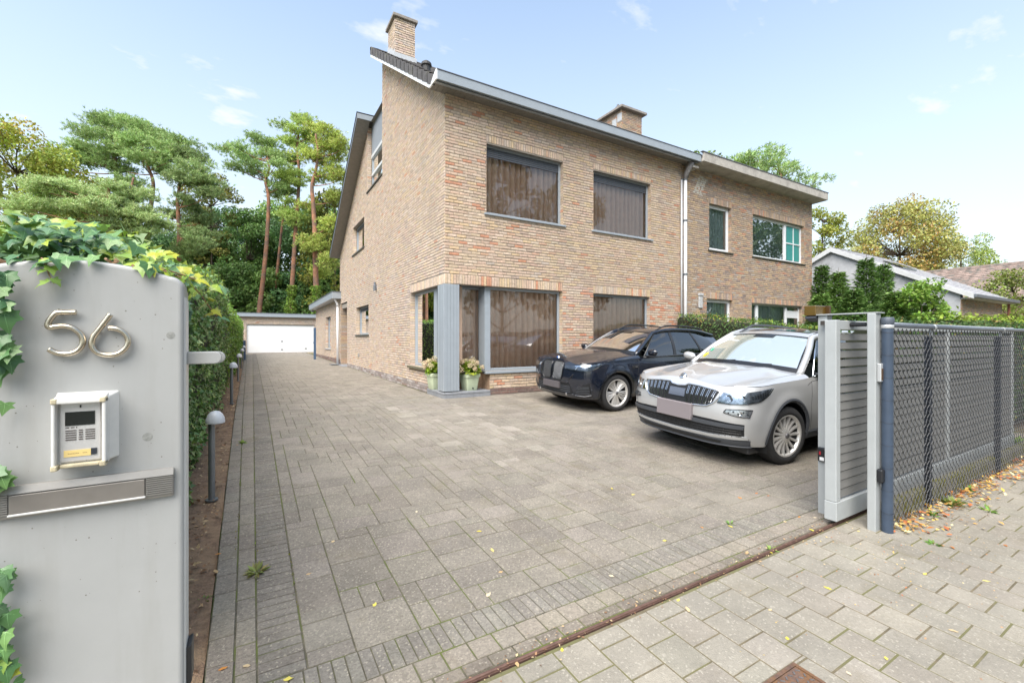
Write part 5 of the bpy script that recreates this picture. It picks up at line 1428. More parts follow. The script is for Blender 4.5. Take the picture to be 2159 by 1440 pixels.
class Car:
    def __init__(s, **k): s.__dict__.update(k)
    def w(s, z): return sinterp(z, s.width)
    def x0(s, z): return sinterp(z, s.nose)
    def xr(s, z): return sinterp(z, s.tail)
    def xf(s, y, z):
        a = min(abs(y) / s.w(z), .9999); n = s.n
        return s.x0(z) + s.Lc * (1 - (1 - a ** n) ** (1 / n))
    def yside(s, x, z):
        w = s.w(z); n = s.n
        c = 1 - (x - s.x0(z)) / s.Lc
        if c > 0: c = min(c, 1); w = w * (1 - c ** n) ** (1 / n)
        c2 = 1 - (s.xr(z) - x) / s.Lr
        if c2 > 0: c2 = min(c2, 1); w = w * (1 - c2 ** 2.6) ** (1 / 2.6)
        # flare over the wheels
        for ax in s.axles:
            r = math.hypot(x - ax, z - s.wr); R = s.ra
            w += .022 * math.exp(-((r - R - .03) / .075) ** 2) if z > s.wr - .1 else 0
        return w
    def shell(s):
        """side skins from the nose centre round the front corner to the tail; wheel openings cut out"""
        b = B()
        for sg in (-1, 1):
            P = []
            nf, nsd, nrr = 26, 92, 14
            for i in range(nf): P.append(('f', i / nf))
            for i in range(nsd): P.append(('s', i / (nsd - 1)))
            for i in range(nrr): P.append(('r', (i + 1) / nrr))
            nz = 34; rows = []
            for k in range(nz + 1):
                t = k / nz; row = []
                for kind, u in P:
                    if kind == 'f':
                        z1 = s.ztop_front(u * .8); z = s.zbot(0) + (z1 - s.zbot(0)) * t; y = u * s.w(z) * .80
                        row.append((s.xf(y, z), sg * y, z))
                    elif kind == 's':
                        xa = s.Lc * .235; x_ = xa + (s.L - .34 - xa) * u
                        z1 = s.ztop(x_); z0_ = s.zbot(x_); z = z0_ + (z1 - z0_) * t
                        xx = x_ + max(0, s.x0(z)) * max(0, 1 - u * 6); xx = min(xx, s.xr(z) - .02)
                        if u == 0: y = s.w(z) * .80; xx = s.xf(y, z)
                        else: y = s.yside(xx, z)
                        row.append((xx, sg * y, z))
                    else:
                        xx0 = s.L - .34; z1 = s.ztop(xx0); z0_ = s.zbot(xx0); z = z0_ + (z1 - z0_) * t
                        ye = s.yside(min(xx0, s.xr(z) - .02), z); a = u * math.pi / 2
                        xx = min(xx0, s.xr(z) - .02) + (s.xr(z) - min(xx0, s.xr(z) - .02)) * math.sin(a); row.append((xx, sg * ye * (math.cos(a) if u < 1 else 0) ** .35 if u < 1 else 0.0, z))
                rows.append(row)
            b.grid(rows)
        me = b.mesh('body'); bm = bmesh.new(); bm.from_mesh(me)
        bmesh.ops.remove_doubles(bm, verts=bm.verts, dist=.0008)
        for ax in s.axles:
            dead = [f for f in bm.faces if abs(f.calc_center_median().y) > .5 and math.hypot(f.calc_center_median().x - ax, f.calc_center_median().z - s.wr) < s.ra and f.calc_center_median().z < s.wr + s.ra]
            bmesh.ops.delete(bm, geom=dead, context='FACES')
            for v in bm.verts:
                if abs(v.co.y) > .5 and any(e.is_boundary for e in v.link_edges):
                    dx, dz = v.co.x - ax, v.co.z - s.wr; r = math.hypot(dx, dz)
                    if r < s.ra * 1.16 and v.co.z > s.zbot(ax) + .03:
                        v.co.x = ax + dx / r * s.ra; v.co.z = s.wr + dz / r * s.ra
        bmesh.ops.recalc_face_normals(bm, faces=bm.faces)
        for e in bm.edges:
            if len(e.link_faces) == 2 and e.calc_face_angle(0) > math.radians(38): e.smooth = False
        for f in bm.faces: f.smooth = True
        bm.to_mesh(me); bm.free()
        return me
    def patch(s, top, bot, off=.006, nu=24, nv=6, side=1):
        """band on the nose between two polylines of (y,z), lifted off the skin"""
        b = B(); rows = []
        def al(pl, t):
            L = [0]
            for i in range(len(pl) - 1): L.append(L[-1] + math.hypot(pl[i + 1][0] - pl[i][0], pl[i + 1][1] - pl[i][1]))
            q = t * L[-1]; return np.interp(q, L, [p[0] for p in pl]), np.interp(q, L, [p[1] for p in pl])
        for j in range(nv + 1):
            v = j / nv; row = []
            for i in range(nu + 1):
                u = i / nu; a = al(bot, u); c = al(top, u)
                y = a[0] + (c[0] - a[0]) * v; z = a[1] + (c[1] - a[1]) * v
                row.append(s.skin(y, z, off))
            rows.append(row)
        b.grid(rows)
        # returns to the skin so the band has an edge
        edge = rows[0] + [r[-1] for r in rows[1:]] + rows[-1][::-1][1:] + [r[0] for r in rows[::-1][1:-1]]
        b.add(list(edge) + [(p[0] + off + .004, p[1], p[2]) for p in edge], [(i, (i + 1) % len(edge), len(edge) + (i + 1) % len(edge), len(edge) + i) for i in range(len(edge))])
        return b
    def skin(s, y, z, off=0.0):
        """point on the nose skin at (y,z), moved outwards"""
        w = s.w(z)
        if abs(y) < .86 * w:
            x = s.xf(y, z); e = .004
            dx = (s.xf(abs(y) + e, z) - s.xf(abs(y), z)) / e * (1 if y >= 0 else -1)
            n = Vector((-1, dx, 0)).normalized()
            return (x + n.x * off, y + n.y * off, z)
        # past the corner: y beyond 86 % of the half width counts on as arc length along the side
        a = abs(y) - .86 * w; sg = 1 if y > 0 else -1
        x = s.xf(.86 * w, z)
        for _ in range(40):
            if a <= 0: break
            x2 = x + .02; d = math.hypot(.02, s.yside(x2, z) - s.yside(x, z)); f_ = min(1, a / d); x += .02 * f_; a -= d
        yy = s.yside(x, z); d = s.yside(x + .01, z) - yy
        n = Vector((-d, .01, 0)).normalized()
        return (x + n.x * off, sg * (yy + n.y * off), z)
    def line(s, pl, r, off=.004, n=6, sub=8, closed=False):
        pts = []
        m = len(pl)
        for i in range(m if closed else m - 1):
            a, c = pl[i], pl[(i + 1) % m]
            for k in range(sub): t = k / sub; pts.append(s.skin(a[0] + (c[0] - a[0]) * t, a[1] + (c[1] - a[1]) * t, off))
        if not closed: pts.append(s.skin(*pl[-1], off))
        return B().tube(pts, r, n=n, closed=closed)
    def sideline(s, pl, r, sg=-1, off=.0, sub=8):
        pts = []
        for i in range(len(pl) - 1):
            for k in range(sub):
                t = k / sub; x = pl[i][0] + (pl[i + 1][0] - pl[i][0]) * t; z = pl[i][1] + (pl[i + 1][1] - pl[i][1]) * t
                pts.append((x, sg * (s.yside(x, z) + off), z))
        x, z = pl[-1]; pts.append((x, sg * (s.yside(x, z) + off), z))
        return B().tube(pts, r, n=5)

m_tyre = M('tyre', (.022, .022, .023), .8, var=.2, nsc=30, bump=.3, bsc=90)
m_trim = M('black_trim', (.022, .023, .026), .45)
m_trimg = M('grey_trim', (.055, .06, .07), .5)
m_mesh = M('grille_black', (.010, .011, .013), .5)
m_chrome = M('chrome', (.82, .83, .85), .12, metal=1.0)
m_rim = M('alloy', (.66, .645, .62), .3, metal=.55, var=.08, nsc=20)
m_rimd = M('rim_shade', (.018, .018, .02), .5)  # near-black: shade behind the spokes put into disc and barrel colour
m_lens = glass('lamp_lens', (.80, .84, .88), 1.4, add=.02)
m_lampin = M('lamp_inside', (.50, .53, .57), .18, metal=.9, var=.5, nsc=22)
m_plate = M('blank_plate', (.21, .185, .195), .5)

def wheel(parent, c, R, W, sg, spokes, mrim, turn=0.0, rr=None):
    """c centre of outer face; sg -1 faces the street"""
    rr = rr or R * .72
    e = bpy.data.objects.new('wheel', None); COL.objects.link(e); e.parent = parent; e.location = c; e.rotation_euler = (0, 0, turn); ORG[e.name] = Vector((0, 0, 0)); e.empty_display_size = .1
    o = sg
    b = B()
    prof = [(rr - .004, -.012 * o), (rr + .008, .006 * o), (rr + .03, .014 * o), (R - .045, .010 * o), (R - .016, -.006 * o), (R - .002, -.028 * o), (R, -.05 * o), (R, -(W - .05) * o), (R - .004, -(W - .02) * o), (R - .03, -W * o), (rr, -W * o)]
    b.lathe(prof, axis='y', n=56); t = b.build('tyre', m_tyre, e, world=False, auto=50)
    b = B()
    for k in range(4):
        h = -(.055 + k * (W - .11) / 3) * o; b.lathe([(R + .0005, h - .004), (R - .006, h - .001), (R - .006, h + .001), (R + .0005, h + .004)], axis='y', n=56)
    b.build('tread_groove', m_trim, e, world=False)
    b = B(); b.lathe([(rr + .002, .004 * o), (rr - .012, .006 * o), (rr - .022, -.004 * o), (rr - .03, -.05 * o), (rr - .05, -.12 * o), (rr - .06, -W * .85 * o)], axis='y', n=56); b.build('rim', mrim, e, world=False, smooth=True); b = B(); b.lathe([(rr - .028, -.03 * o), (rr - .052, -.12 * o), (rr - .062, -W * .85 * o)], axis='y', n=40); b.build('rim_barrel', m_rimd, e, world=False, smooth=True)
    b = B(); b.lathe([(rr - .05, -.13 * o), (.05, -.14 * o), (0, -.14 * o)], axis='y', n=32); b.build('brake_disc', m_rimd, e, world=False)
    spk(e, rr, o, spokes, mrim)
    b = B(); b.lathe([(0, .010 * o), (.028, .009 * o), (.033, .003 * o), (.034, -.02 * o)], axis='y', n=24); b.build('hub_cap', M('hub_grey', (.18, .18, .19), .3, metal=.6), e, world=False, smooth=True)
    return e
def spk(e, rr, o, spokes, mrim):
    for a0, a1, w0, w1 in spokes:
        b = B(); r0, r1 = .03, rr - .018
        rows = []
        for t in (0, .25, .5, .75, 1):
            r = r0 + (r1 - r0) * t; a = a0 + (a1 - a0) * t; w = w0 + (w1 - w0) * t
            d = (-.002 - .022 * math.sin(math.pi * t * .9)) * o
            ca, sa = math.cos(a), math.sin(a)
            rows.append([(r * ca - (s_ * w / 2) * sa, d - (dd * o), r * sa + (s_ * w / 2) * ca) for s_, dd in ((-1, .030), (-.9, .004), (-.35, 0), (.35, 0), (.9, .004), (1, .030))])
        b.grid(rows); b.build('spoke', mrim, e, world=False, auto=40)

def loft(b, A, C, n=8, bulge=0.0, axis=1):
    """surface between two polylines with a bulge"""
    rows = []
    for i in range(n + 1):
        t = i / n; q = 4 * t * (1 - t) * bulge
        rows.append([tuple(np.array(a) * (1 - t) + np.array(c) * t + np.array([0, 0, q])) for a, c in zip(A, C)])
    b.grid(rows); return b

def build_car(cfg, label, loc, roll, paint, name, extras):
    c = cfg
    t = thing(name, label, 'car', loc); t.rotation_euler = (roll, 0, 0); ORG[t.name] = Vector((0, 0, 0))
    me = c.shell(); me.materials.append(paint); body = link('body', me, paint, t, world=False)
    # underside and wheel houses
    b = B(); b.box(.35, c.L - .3, -.62, .62, .22, .60); b.box(.25, c.L - .25, -.80, .80, .30, .34); b.build('underbody', m_mesh, t, world=False)
    for ax in c.axles:
        for sg in (-1, 1):
            b = B(); y0_ = sg * (c.w(.5) - .012); ar = [-.42 + (math.pi + .84) * i / 30 for i in range(31)]
            b.grid([[(ax + R_ * math.cos(a), y_, c.wr + R_ * math.sin(a)) for a in ar] for R_, y_ in ((c.ra + .012, y0_), (c.ra + .012, y0_ - sg * .27), (.05, y0_ - sg * .272))]); b.build('wheel_house', m_mesh, t, world=False)
            # arch trim
            pts = []
            a_lo = math.asin((c.zbot(ax) + .0 - c.wr) / c.ra) if abs((c.zbot(ax) - c.wr) / c.ra) < 1 else -.3
            row0 = []; row1 = []; row2 = []
            for i in range(33):
                a = a_lo + (math.pi - 2 * a_lo) * i / 32
                for R_, row, o_ in ((c.ra - .010, row0, -.006), (c.ra + .018, row1, .012), (c.ra + c.archw, row2, .004)):
                    x = ax + R_ * math.cos(a); z = max(c.wr + R_ * math.sin(a), c.zbot(ax)); row.append((x, sg * (c.yside(x, z) + o_), z))
            B().grid([row0, row1, row2]).build('arch_trim', c.archmat or paint, t, world=False, auto=50)
    # bonnet: from the cowl line forward to the nose edge
    ny, nx = 28, 30; rows = []
    for j in range(ny + 1):
        v = -1 + 2 * j / ny; row = []
        for i in range(nx + 1):
            u = i / nx
            yc = v * c.cowl_w; xc = c.cowl_x + .16 * (v * v) ** 1.0 * c.cowl_sweep; zc = c.cowl_z - .045 * v * v
            # front edge
            yf = v * c.hood_w; zf = c.ztop_front(abs(yf) / c.w(.9)); p = c.skin(yf, zf - .001, 0) if abs(yf) < .86 * c.w(zf) else c.skin(yf, zf - .001, 0)
            # side edge follows the wing top
            x = p[0] + (xc - p[0]) * u
            ys = yf + (yc - yf) * u
            z = zf + (zc - zf) * (1 - (1 - u) ** c.hood_curve)
            ys = ys + 0
            if abs(v) > .999: z = max(z, 0)
            z += c.crease(v, u) * min(1, u * 4.5)
            row.append((x, p[1] + (yc - p[1]) * u, z))
        rows.append(row)
    B().grid(rows).build('bonnet', paint, t, world=False, smooth=True)
    # wing tops: fill between bonnet edge and side skin
    for sg in (-1, 1):
        A = []; C_ = []
        for i in range(25):
            u = i / 24; r = rows[0 if sg < 0 else -1][int(u * nx)]
            A.append(r)
            x = r[0] + .02 if i else r[0]
            zt = c.ztop(max(x, 0)); C_.append((max(x, c.skin(.8 * c.w(.9), .9)[0] if i == 0 else x), sg * c.yside(max(x, c.x0(zt) + .06), zt), zt))
        b = B(); rr_ = []
        for k in range(5):
            q = k / 4
            rr_.append([(a[0] * (1 - q) + d[0] * q, a[1] * (1 - q) + d[1] * q, a[2] * (1 - q) + d[2] * q + .018 * math.sin(math.pi * q)) for a, d in zip(A, C_)])
        b.grid(rr_); b.build('wing', paint, t, world=False, smooth=True)
    # greenhouse ------------------------------------------------------
    g = c.gh
    def arc(yw, x, z, sweep, crown, n=20):
        return [(x + sweep * v * v, v * yw, z - crown * v * v) for v in [-1 + 2 * i / n for i in range(n + 1)]]
    wb_ = arc(g['wb_y'], c.cowl_x - .02, c.cowl_z - .005, .16 * c.cowl_sweep, .05)
    wt_ = arc(g['wt_y'], g['wt_x'], g['wt_z'], .07, .035)
    b = B(); loft(b, wb_, wt_, 8, .045); ws_ = b.build('windscreen', c.glass, t, world=False, smooth=True)
    # dark band round the screen
    b = B()
    def bandpt(u, v):
        q = 4 * v * (1 - v) * .045
        i = (u + 1) / 2 * 20; i0 = min(int(i), 19); f_ = i - i0
        a = np.array(wb_[i0]) * (1 - f_) + np.array(wb_[i0 + 1]) * f_; d = np.array(wt_[i0]) * (1 - f_) + np.array(wt_[i0 + 1]) * f_
        p = a * (1 - v) + d * v; return (p[0] - .004, p[1], p[2] + q + .005)
    for u0, u1, v0, v1 in ((-1, 1, 0, .10), (-1, 1, .955, 1), (-1, -.95, .1, .955), (.95, 1, .1, .955)):
        b.grid([[bandpt(u0 + (u1 - u0) * i / 16, v0 + (v1 - v0) * j / 3) for i in range(17)] for j in range(4)])
    b.build('screen_band', M('screen_frit', (.012, .013, .015), .25), ws_, world=False)
    b = B(); b.grid([[bandpt(-.24 + .48 * i / 8, .84 + .12 * j / 3) for i in range(9)] for j in range(4)]); b.build('sensor_pad', MATS['screen_frit'], ws_, world=False)
    # roof
    rl = [arc(sinterp(x, g['roof_y']), x, sinterp(x, g['roof_z']), .07 * (1 if x <= g['wt_x'] else 0), .035 + .01) for x in g['roof_x']]
    rl[0] = wt_
    b = B().grid(rl); b.build('roof', paint, t, world=False, smooth=True)
    if c.sunroof:
        b = B(); x0_, x1_ = c.sunroof
        b.grid([[(x, y, sinterp(x, g['roof_z']) - .045 * (y / sinterp(x, g['roof_y'])) ** 2 + .007) for y in np.linspace(-.46, .46, 10)] for x in np.linspace(x0_, x1_, 8)]); b.build('sunroof', M('black_glass', (.012, .014, .017), .06, coat=.5), t, world=False)
    # side glass, pillars, rails
    for sg in (-1, 1):
        belt = [(x, sg * (c.yside(x, c.ztop(x)) - .012), c.ztop(x) + .004) for x in g['bx']]
        head = [(x, sg * sinterp(x, g['roof_y']), sinterp(x, g['head_z'])) for x in g['hx']]
        b = B(); rows2 = []
        for j in range(7):
            q = j / 6; rows2.append([(a[0] * (1 - q) + d[0] * q, (a[1] * (1 - q) + d[1] * q) + sg * .03 * math.sin(math.pi * q), a[2] * (1 - q) + d[2] * q) for a, d in zip(belt, head)])
        b.grid(rows2); b.build('side_glass', c.sglass, t, world=False, smooth=True)
        # A pillar, cant rail, pillars
        def strip(pA, pB, w_, mat_, nm, lift=.006):
            b = B(); R_ = []
            for o_ in (-.5, .5):
                pass
            b.tube([(p[0], p[1] + sg * lift, p[2]) for p in pA], w_, n=8); return b.build(nm, mat_, t, world=False, smooth=True)
        ap = [tuple(wb_[0 if sg < 0 else -1]), tuple(np.array(wb_[0 if sg < 0 else -1]) * .5 + np.array(wt_[0 if sg < 0 else -1]) * .5 + np.array([0, sg * .01, .03])), tuple(wt_[0 if sg < 0 else -1])]
        cant = [(x, sg * (sinterp(x, g['roof_y'])), sinterp(x, g['roof_z']) - .035 - .012) for x in g['roof_x']]
        full = smoothpath(ap[:2] + cant, 4)
        strip(full, None, .042, paint, 'roof_frame')
        # door frame trim along head and belt
        strip([(x, y, z) for x, y, z in head], None, .014, c.trim, 'window_trim', .012)
        strip([(x, y, z) for x, y, z in belt], None, .013, c.trim, 'window_trim', .010)
        strip([belt[0], head[0]], None, .014, c.trim, 'window_trim', .010)
        for xb, xh, w_ in g['pillars']:
            ib = (xb, sg * (c.yside(xb, c.ztop(xb)) - .010), c.ztop(xb)); ih = (xh, sg * sinterp(xh, g['roof_y']), sinterp(xh, g['head_z']))
            b = B(); rr2 = []
            for j in range(7):
                q = j / 6; p = [ib[k] * (1 - q) + ih[k] * q for k in range(3)]; p[1] += sg * (.03 * math.sin(math.pi * q) + .006)
                rr2.append([(p[0] - w_ / 2, p[1], p[2]), (p[0] + w_ / 2, p[1], p[2])])
            b.grid(rr2); b.build('pillar', m_trim, t, world=False)
        # roof rail
        rp = [(x, sg * (sinterp(x, g['roof_y']) - .06), sinterp(x, g['roof_z']) + (.035 if 0 < i < 6 else -.035)) for i, x in enumerate(np.linspace(g['rail'][0], g['rail'][1], 7))]
        b = B().tube(smoothpath(rp, 4), .017, n=8); b.build('roof_rail', c.railmat, t, world=False, smooth=True)
        # rear quarter panel closing roof to tail
        xr_ = g['bx'][-1]
        # door lines
        for pl in c.doorlines: c.sideline(pl, .0035, sg, -.001).build('door_gap', m_mesh, t, world=False)
        for hx, hz in c.handles:
            b = B(); b.obox((hx, sg * (c.yside(hx, hz) + .018), hz), .20, .022, .030); b.build('door_handle', paint, t, world=False, bevel=.01)
            b = B(); b.obox((hx, sg * (c.yside(hx, hz) + .002), hz - .002), .15, .008, .055); b.build('handle_cup', m_mesh, t, world=False, bevel=.003)
        # sill cladding
        b = B(); xs_ = np.linspace(c.axles[0] + c.ra - .02, c.axles[1] - c.ra + .02, 12)
        b.grid([[(x, sg * (c.yside(x, z_) + o_), z_) for x in xs_] for z_, o_ in ((c.zbot(2) - .04, -.04), (c.zbot(2) - .03, .012), (c.zbot(2) + .055, .016), (c.zbot(2) + .075, .002))]); b.build('sill', c.archmat or paint, t, world=False, auto=40)
        # mirror
        mx_, mz = c.mirror
        b = B(); yb = c.yside(mx_, c.ztop(mx_)); cy = sg * (yb + .145)
        for R_ in ():
            pass
        prof = []
        for a in range(7):
            th_ = -math.pi / 2 + math.pi * a / 6
            prof.append((math.cos(th_), math.sin(th_)))
        rws = []
        for i in range(9):
            q = -1 + 2 * i / 8; sc = (1 - abs(q) ** 3) ** .45 if abs(q) < 1 else .02
            rws.append([(mx_ - .07 * sc * (1 if math.sin(2 * math.pi * k / 14) > 0 else .9) * math.cos(2 * math.pi * k / 14) * (1.0 if math.cos(2 * math.pi * k / 14) > 0 else .5), cy + q * .115, mz + .068 * sc * math.sin(2 * math.pi * k / 14) + .01 * q * sg) for k in range(14)])
        b.grid(rws, closed=True); mo = b.build('mirror', c.mirrormat or paint, t, world=False, smooth=True)
        b = B(); b.obox((mx_ + .02, sg * (yb + .03), mz - .075), .10, .16, .022); b.obox((mx_ - .02, cy, mz - .068), .09, .2, .02); b.build('mirror_foot', m_trim, mo, world=False, bevel=.006)
    # inside: dash, seats, wheel
    b = B(); b.box(c.cowl_x + .20, c.cowl_x + .75, -.66, .66, .75, c.cowl_z - .10); b.build('dashboard', m_mesh, t, world=False, bevel=.05)
    b = B(); b.box(c.cowl_x, c.L - .5, -.70, .70, .35, .45); b.build('cabin_floor', m_mesh, t, world=False)
    m_seat = M('seat', (.05, .05, .052), .8)
    for sy in (-.36, .36):
        b = B(); b.box(c.cowl_x + 1.22, c.cowl_x + 1.36, sy - .24, sy + .24, .55, 1.16); b.build('seat_back', m_seat, t, world=False, bevel=.06, seg=3)
        b = B(); b.box(c.cowl_x + 1.26, c.cowl_x + 1.34, sy - .13, sy + .13, 1.19, 1.38); b.build('headrest', m_seat, t, world=False, bevel=.035, seg=3)
    b = B(); b.box(c.cowl_x + 2.1, c.cowl_x + 2.25, -.62, .62, .55, 1.2); b.build('rear_bench', m_seat, t, world=False, bevel=.05)
    th0 = [(c.cowl_x + .82 - .09 * math.sin(a), -.36 + .18 * math.cos(a), .98 + .16 * math.sin(a)) for a in [2 * math.pi * i / 20 for i in range(20)]]
    b = B().tube(th0, .014, n=6, closed=True); b.build('steering_wheel', m_mesh, t, world=False)
    b = B(); b.obox((g['wt_x'] - .16, 0, g['wt_z'] - .12), .03, .24, .065); b.build('inner_mirror', m_mesh, t, world=False, bevel=.01)
    # tailgate closing surface
    xl = g['roof_x'][-1]; zl = sinterp(xl, g['roof_z']); yl = sinterp(xl, g['roof_y'])
    zb_ = c.ztop(c.L - .34); Lw = c.xr(zb_)
    topr = arc(yl, xl, zl, 0, .045, 14); botr = [(Lw - .03 - .10 * v * v, v * c.w(zb_) * .90, zb_) for v in [-1 + 2 * i / 14 for i in range(15)]]
    b = B(); loft(b, topr, botr, 6, .03); b.build('tailgate', c.glass, t, world=False, smooth=True)
    for sg in (-1, 1):
        A = [topr[0 if sg < 0 else -1]] * 6
        i0 = 0 if sg < 0 else -1
        a = np.array(topr[i0]); d = np.array(botr[i0]); e_ = np.array((g['bx'][-1], sg * (c.yside(g['bx'][-1], c.ztop(g['bx'][-1])) - .01), c.ztop(g['bx'][-1]))); h_ = np.array((g['hx'][-1], sg * sinterp(g['hx'][-1], g['roof_y']), sinterp(g['hx'][-1], g['head_z'])))
        b = B(); rws = []
        for j in range(7):
            q = j / 6; p = a * (1 - q) + d * q; r = h_ * (1 - q) + e_ * q; r[1] += sg * .02 * math.sin(math.pi * q); p[1] += sg * .02 * math.sin(math.pi * q)
            rws.append([tuple(r * (1 - k / 4) + p * (k / 4)) for k in range(5)])
        b.grid(rws); b.build('rear_quarter', paint, t, world=False, smooth=True)
        xs_ = np.linspace(g['bx'][-1], c.L - .36, 6)
        # close shoulder behind the last window
        b = B(); b.grid([[(x, sg * (c.yside(x, c.ztop(x))), c.ztop(x)) for x in xs_], [tuple(e_ * (1 - k / 5) + d * (k / 5)) for k in range(6)]]); b.build('rear_shoulder', paint, t, world=False, smooth=True)
    extras(t, c, paint)
    return t
# ---- silver grey SUV ------------------------------------------------------
def paint_mat(name, col, metal, rough, flake=.1):
    m = M(name, col, rough, metal=metal, coat=1.0, var=.03, nsc=1.5)
    return m
m_silver = paint_mat('silver_paint', (.50, .505, .51), .45, .40)
m_black = paint_mat('black_blue_paint', (.007, .010, .019), .0, .2)
def multi(n, w0, w1, skew=0.0): return [(2 * math.pi * i / n, 2 * math.pi * i / n + skew, w0, w1) for i in range(n)]
SK = Car(L=4.70, n=3.2, Lc=.56, Lr=.5, wr=.358, ra=.425, axles=(.915, 3.705), archw=.042, archmat=m_trimg,
         width=[(.2, .86), (.3, .895), (.45, .925), (.62, .940), (.80, .938), (.95, .925), (1.05, .902), (1.2, .88)],
         nose=[(.18, .16), (.25, .085), (.34, .035), (.5, .0), (.62, -.01), (.78, .012), (.9, .045), (1.0, .10), (1.1, .2)],
         tail=[(.2, 4.55), (.4, 4.68), (.6, 4.70), (.9, 4.66), (1.1, 4.58), (1.3, 4.5)],
         cowl_x=1.20, cowl_z=1.135, cowl_w=.80, cowl_sweep=1.15, hood_w=.70, hood_curve=1.35,
         glass=glass('screen_glass', (.55, .66, .62), 1.6, add=.22, sky_sheen=(.50, .55, .50, .30)), sglass=glass('side_glass_dark', (.22, .26, .25), 1.5, add=.14), trim=m_chrome, railmat=m_trimg, sunroof=(2.25, 3.3),  # pale green grey paints the sky's reflection into the windscreen colour
         mirror=(1.60, 1.165), mirrormat=None,
         doorlines=[[(1.44, .40), (1.42, .7), (1.44, 1.0)], [(2.52, .34), (2.52, .7), (2.50, 1.08)], [(1.34, .96), (1.44, 1.0), (2.5, 1.08), (3.6, 1.12)]], handles=[(2.33, .90), (3.32, .92)],
         gh=dict(wb_y=.80, wt_y=.60, wt_x=2.02, wt_z=1.575, roof_x=[2.02, 2.15, 2.4, 2.8, 3.2, 3.6, 4.0, 4.3], roof_y=[(2.0, .60), (2.4, .62), (3.4, .62), (4.3, .57)],
                 roof_z=[(2.02, 1.575), (2.15, 1.61), (2.5, 1.655), (2.9, 1.665), (3.5, 1.645), (4.3, 1.565)], head_z=[(2.0, 1.515), (2.3, 1.575), (2.8, 1.60), (3.4, 1.585), (4.2, 1.50)],
                 bx=list(np.linspace(1.50, 4.08, 16)), hx=list(np.linspace(2.12, 4.0, 16)), pillars=[(2.52, 2.60, .07), (3.52, 3.42, .07)], rail=(2.2, 4.2)))
SK.zbot = lambda x: .27 if x < .5 else .30
SK.ztop_front = lambda f: interp(f, [(0, 1.01), (.25, 1.0), (.5, .965), (.66, .955), (.8, .972)])
SK.ztop = lambda x: interp(x, [(0, .95), (.2, .975), (.6, 1.012), (1.2, 1.035), (1.5, 1.055), (2.5, 1.09), (3.6, 1.115), (4.4, 1.13)])
def sk_crease(v, u):
    a = abs(v); e = .018 * math.exp(-((a - (.30 + .28 * u)) / .12) ** 2) * min(1, u * 4 + .35) * (1 - .35 * u)
    return e + .008 * math.exp(-(a / .14) ** 2) * max(0, 1 - u * 2.2) + .012 * (1 - a * a)
SK.crease = sk_crease
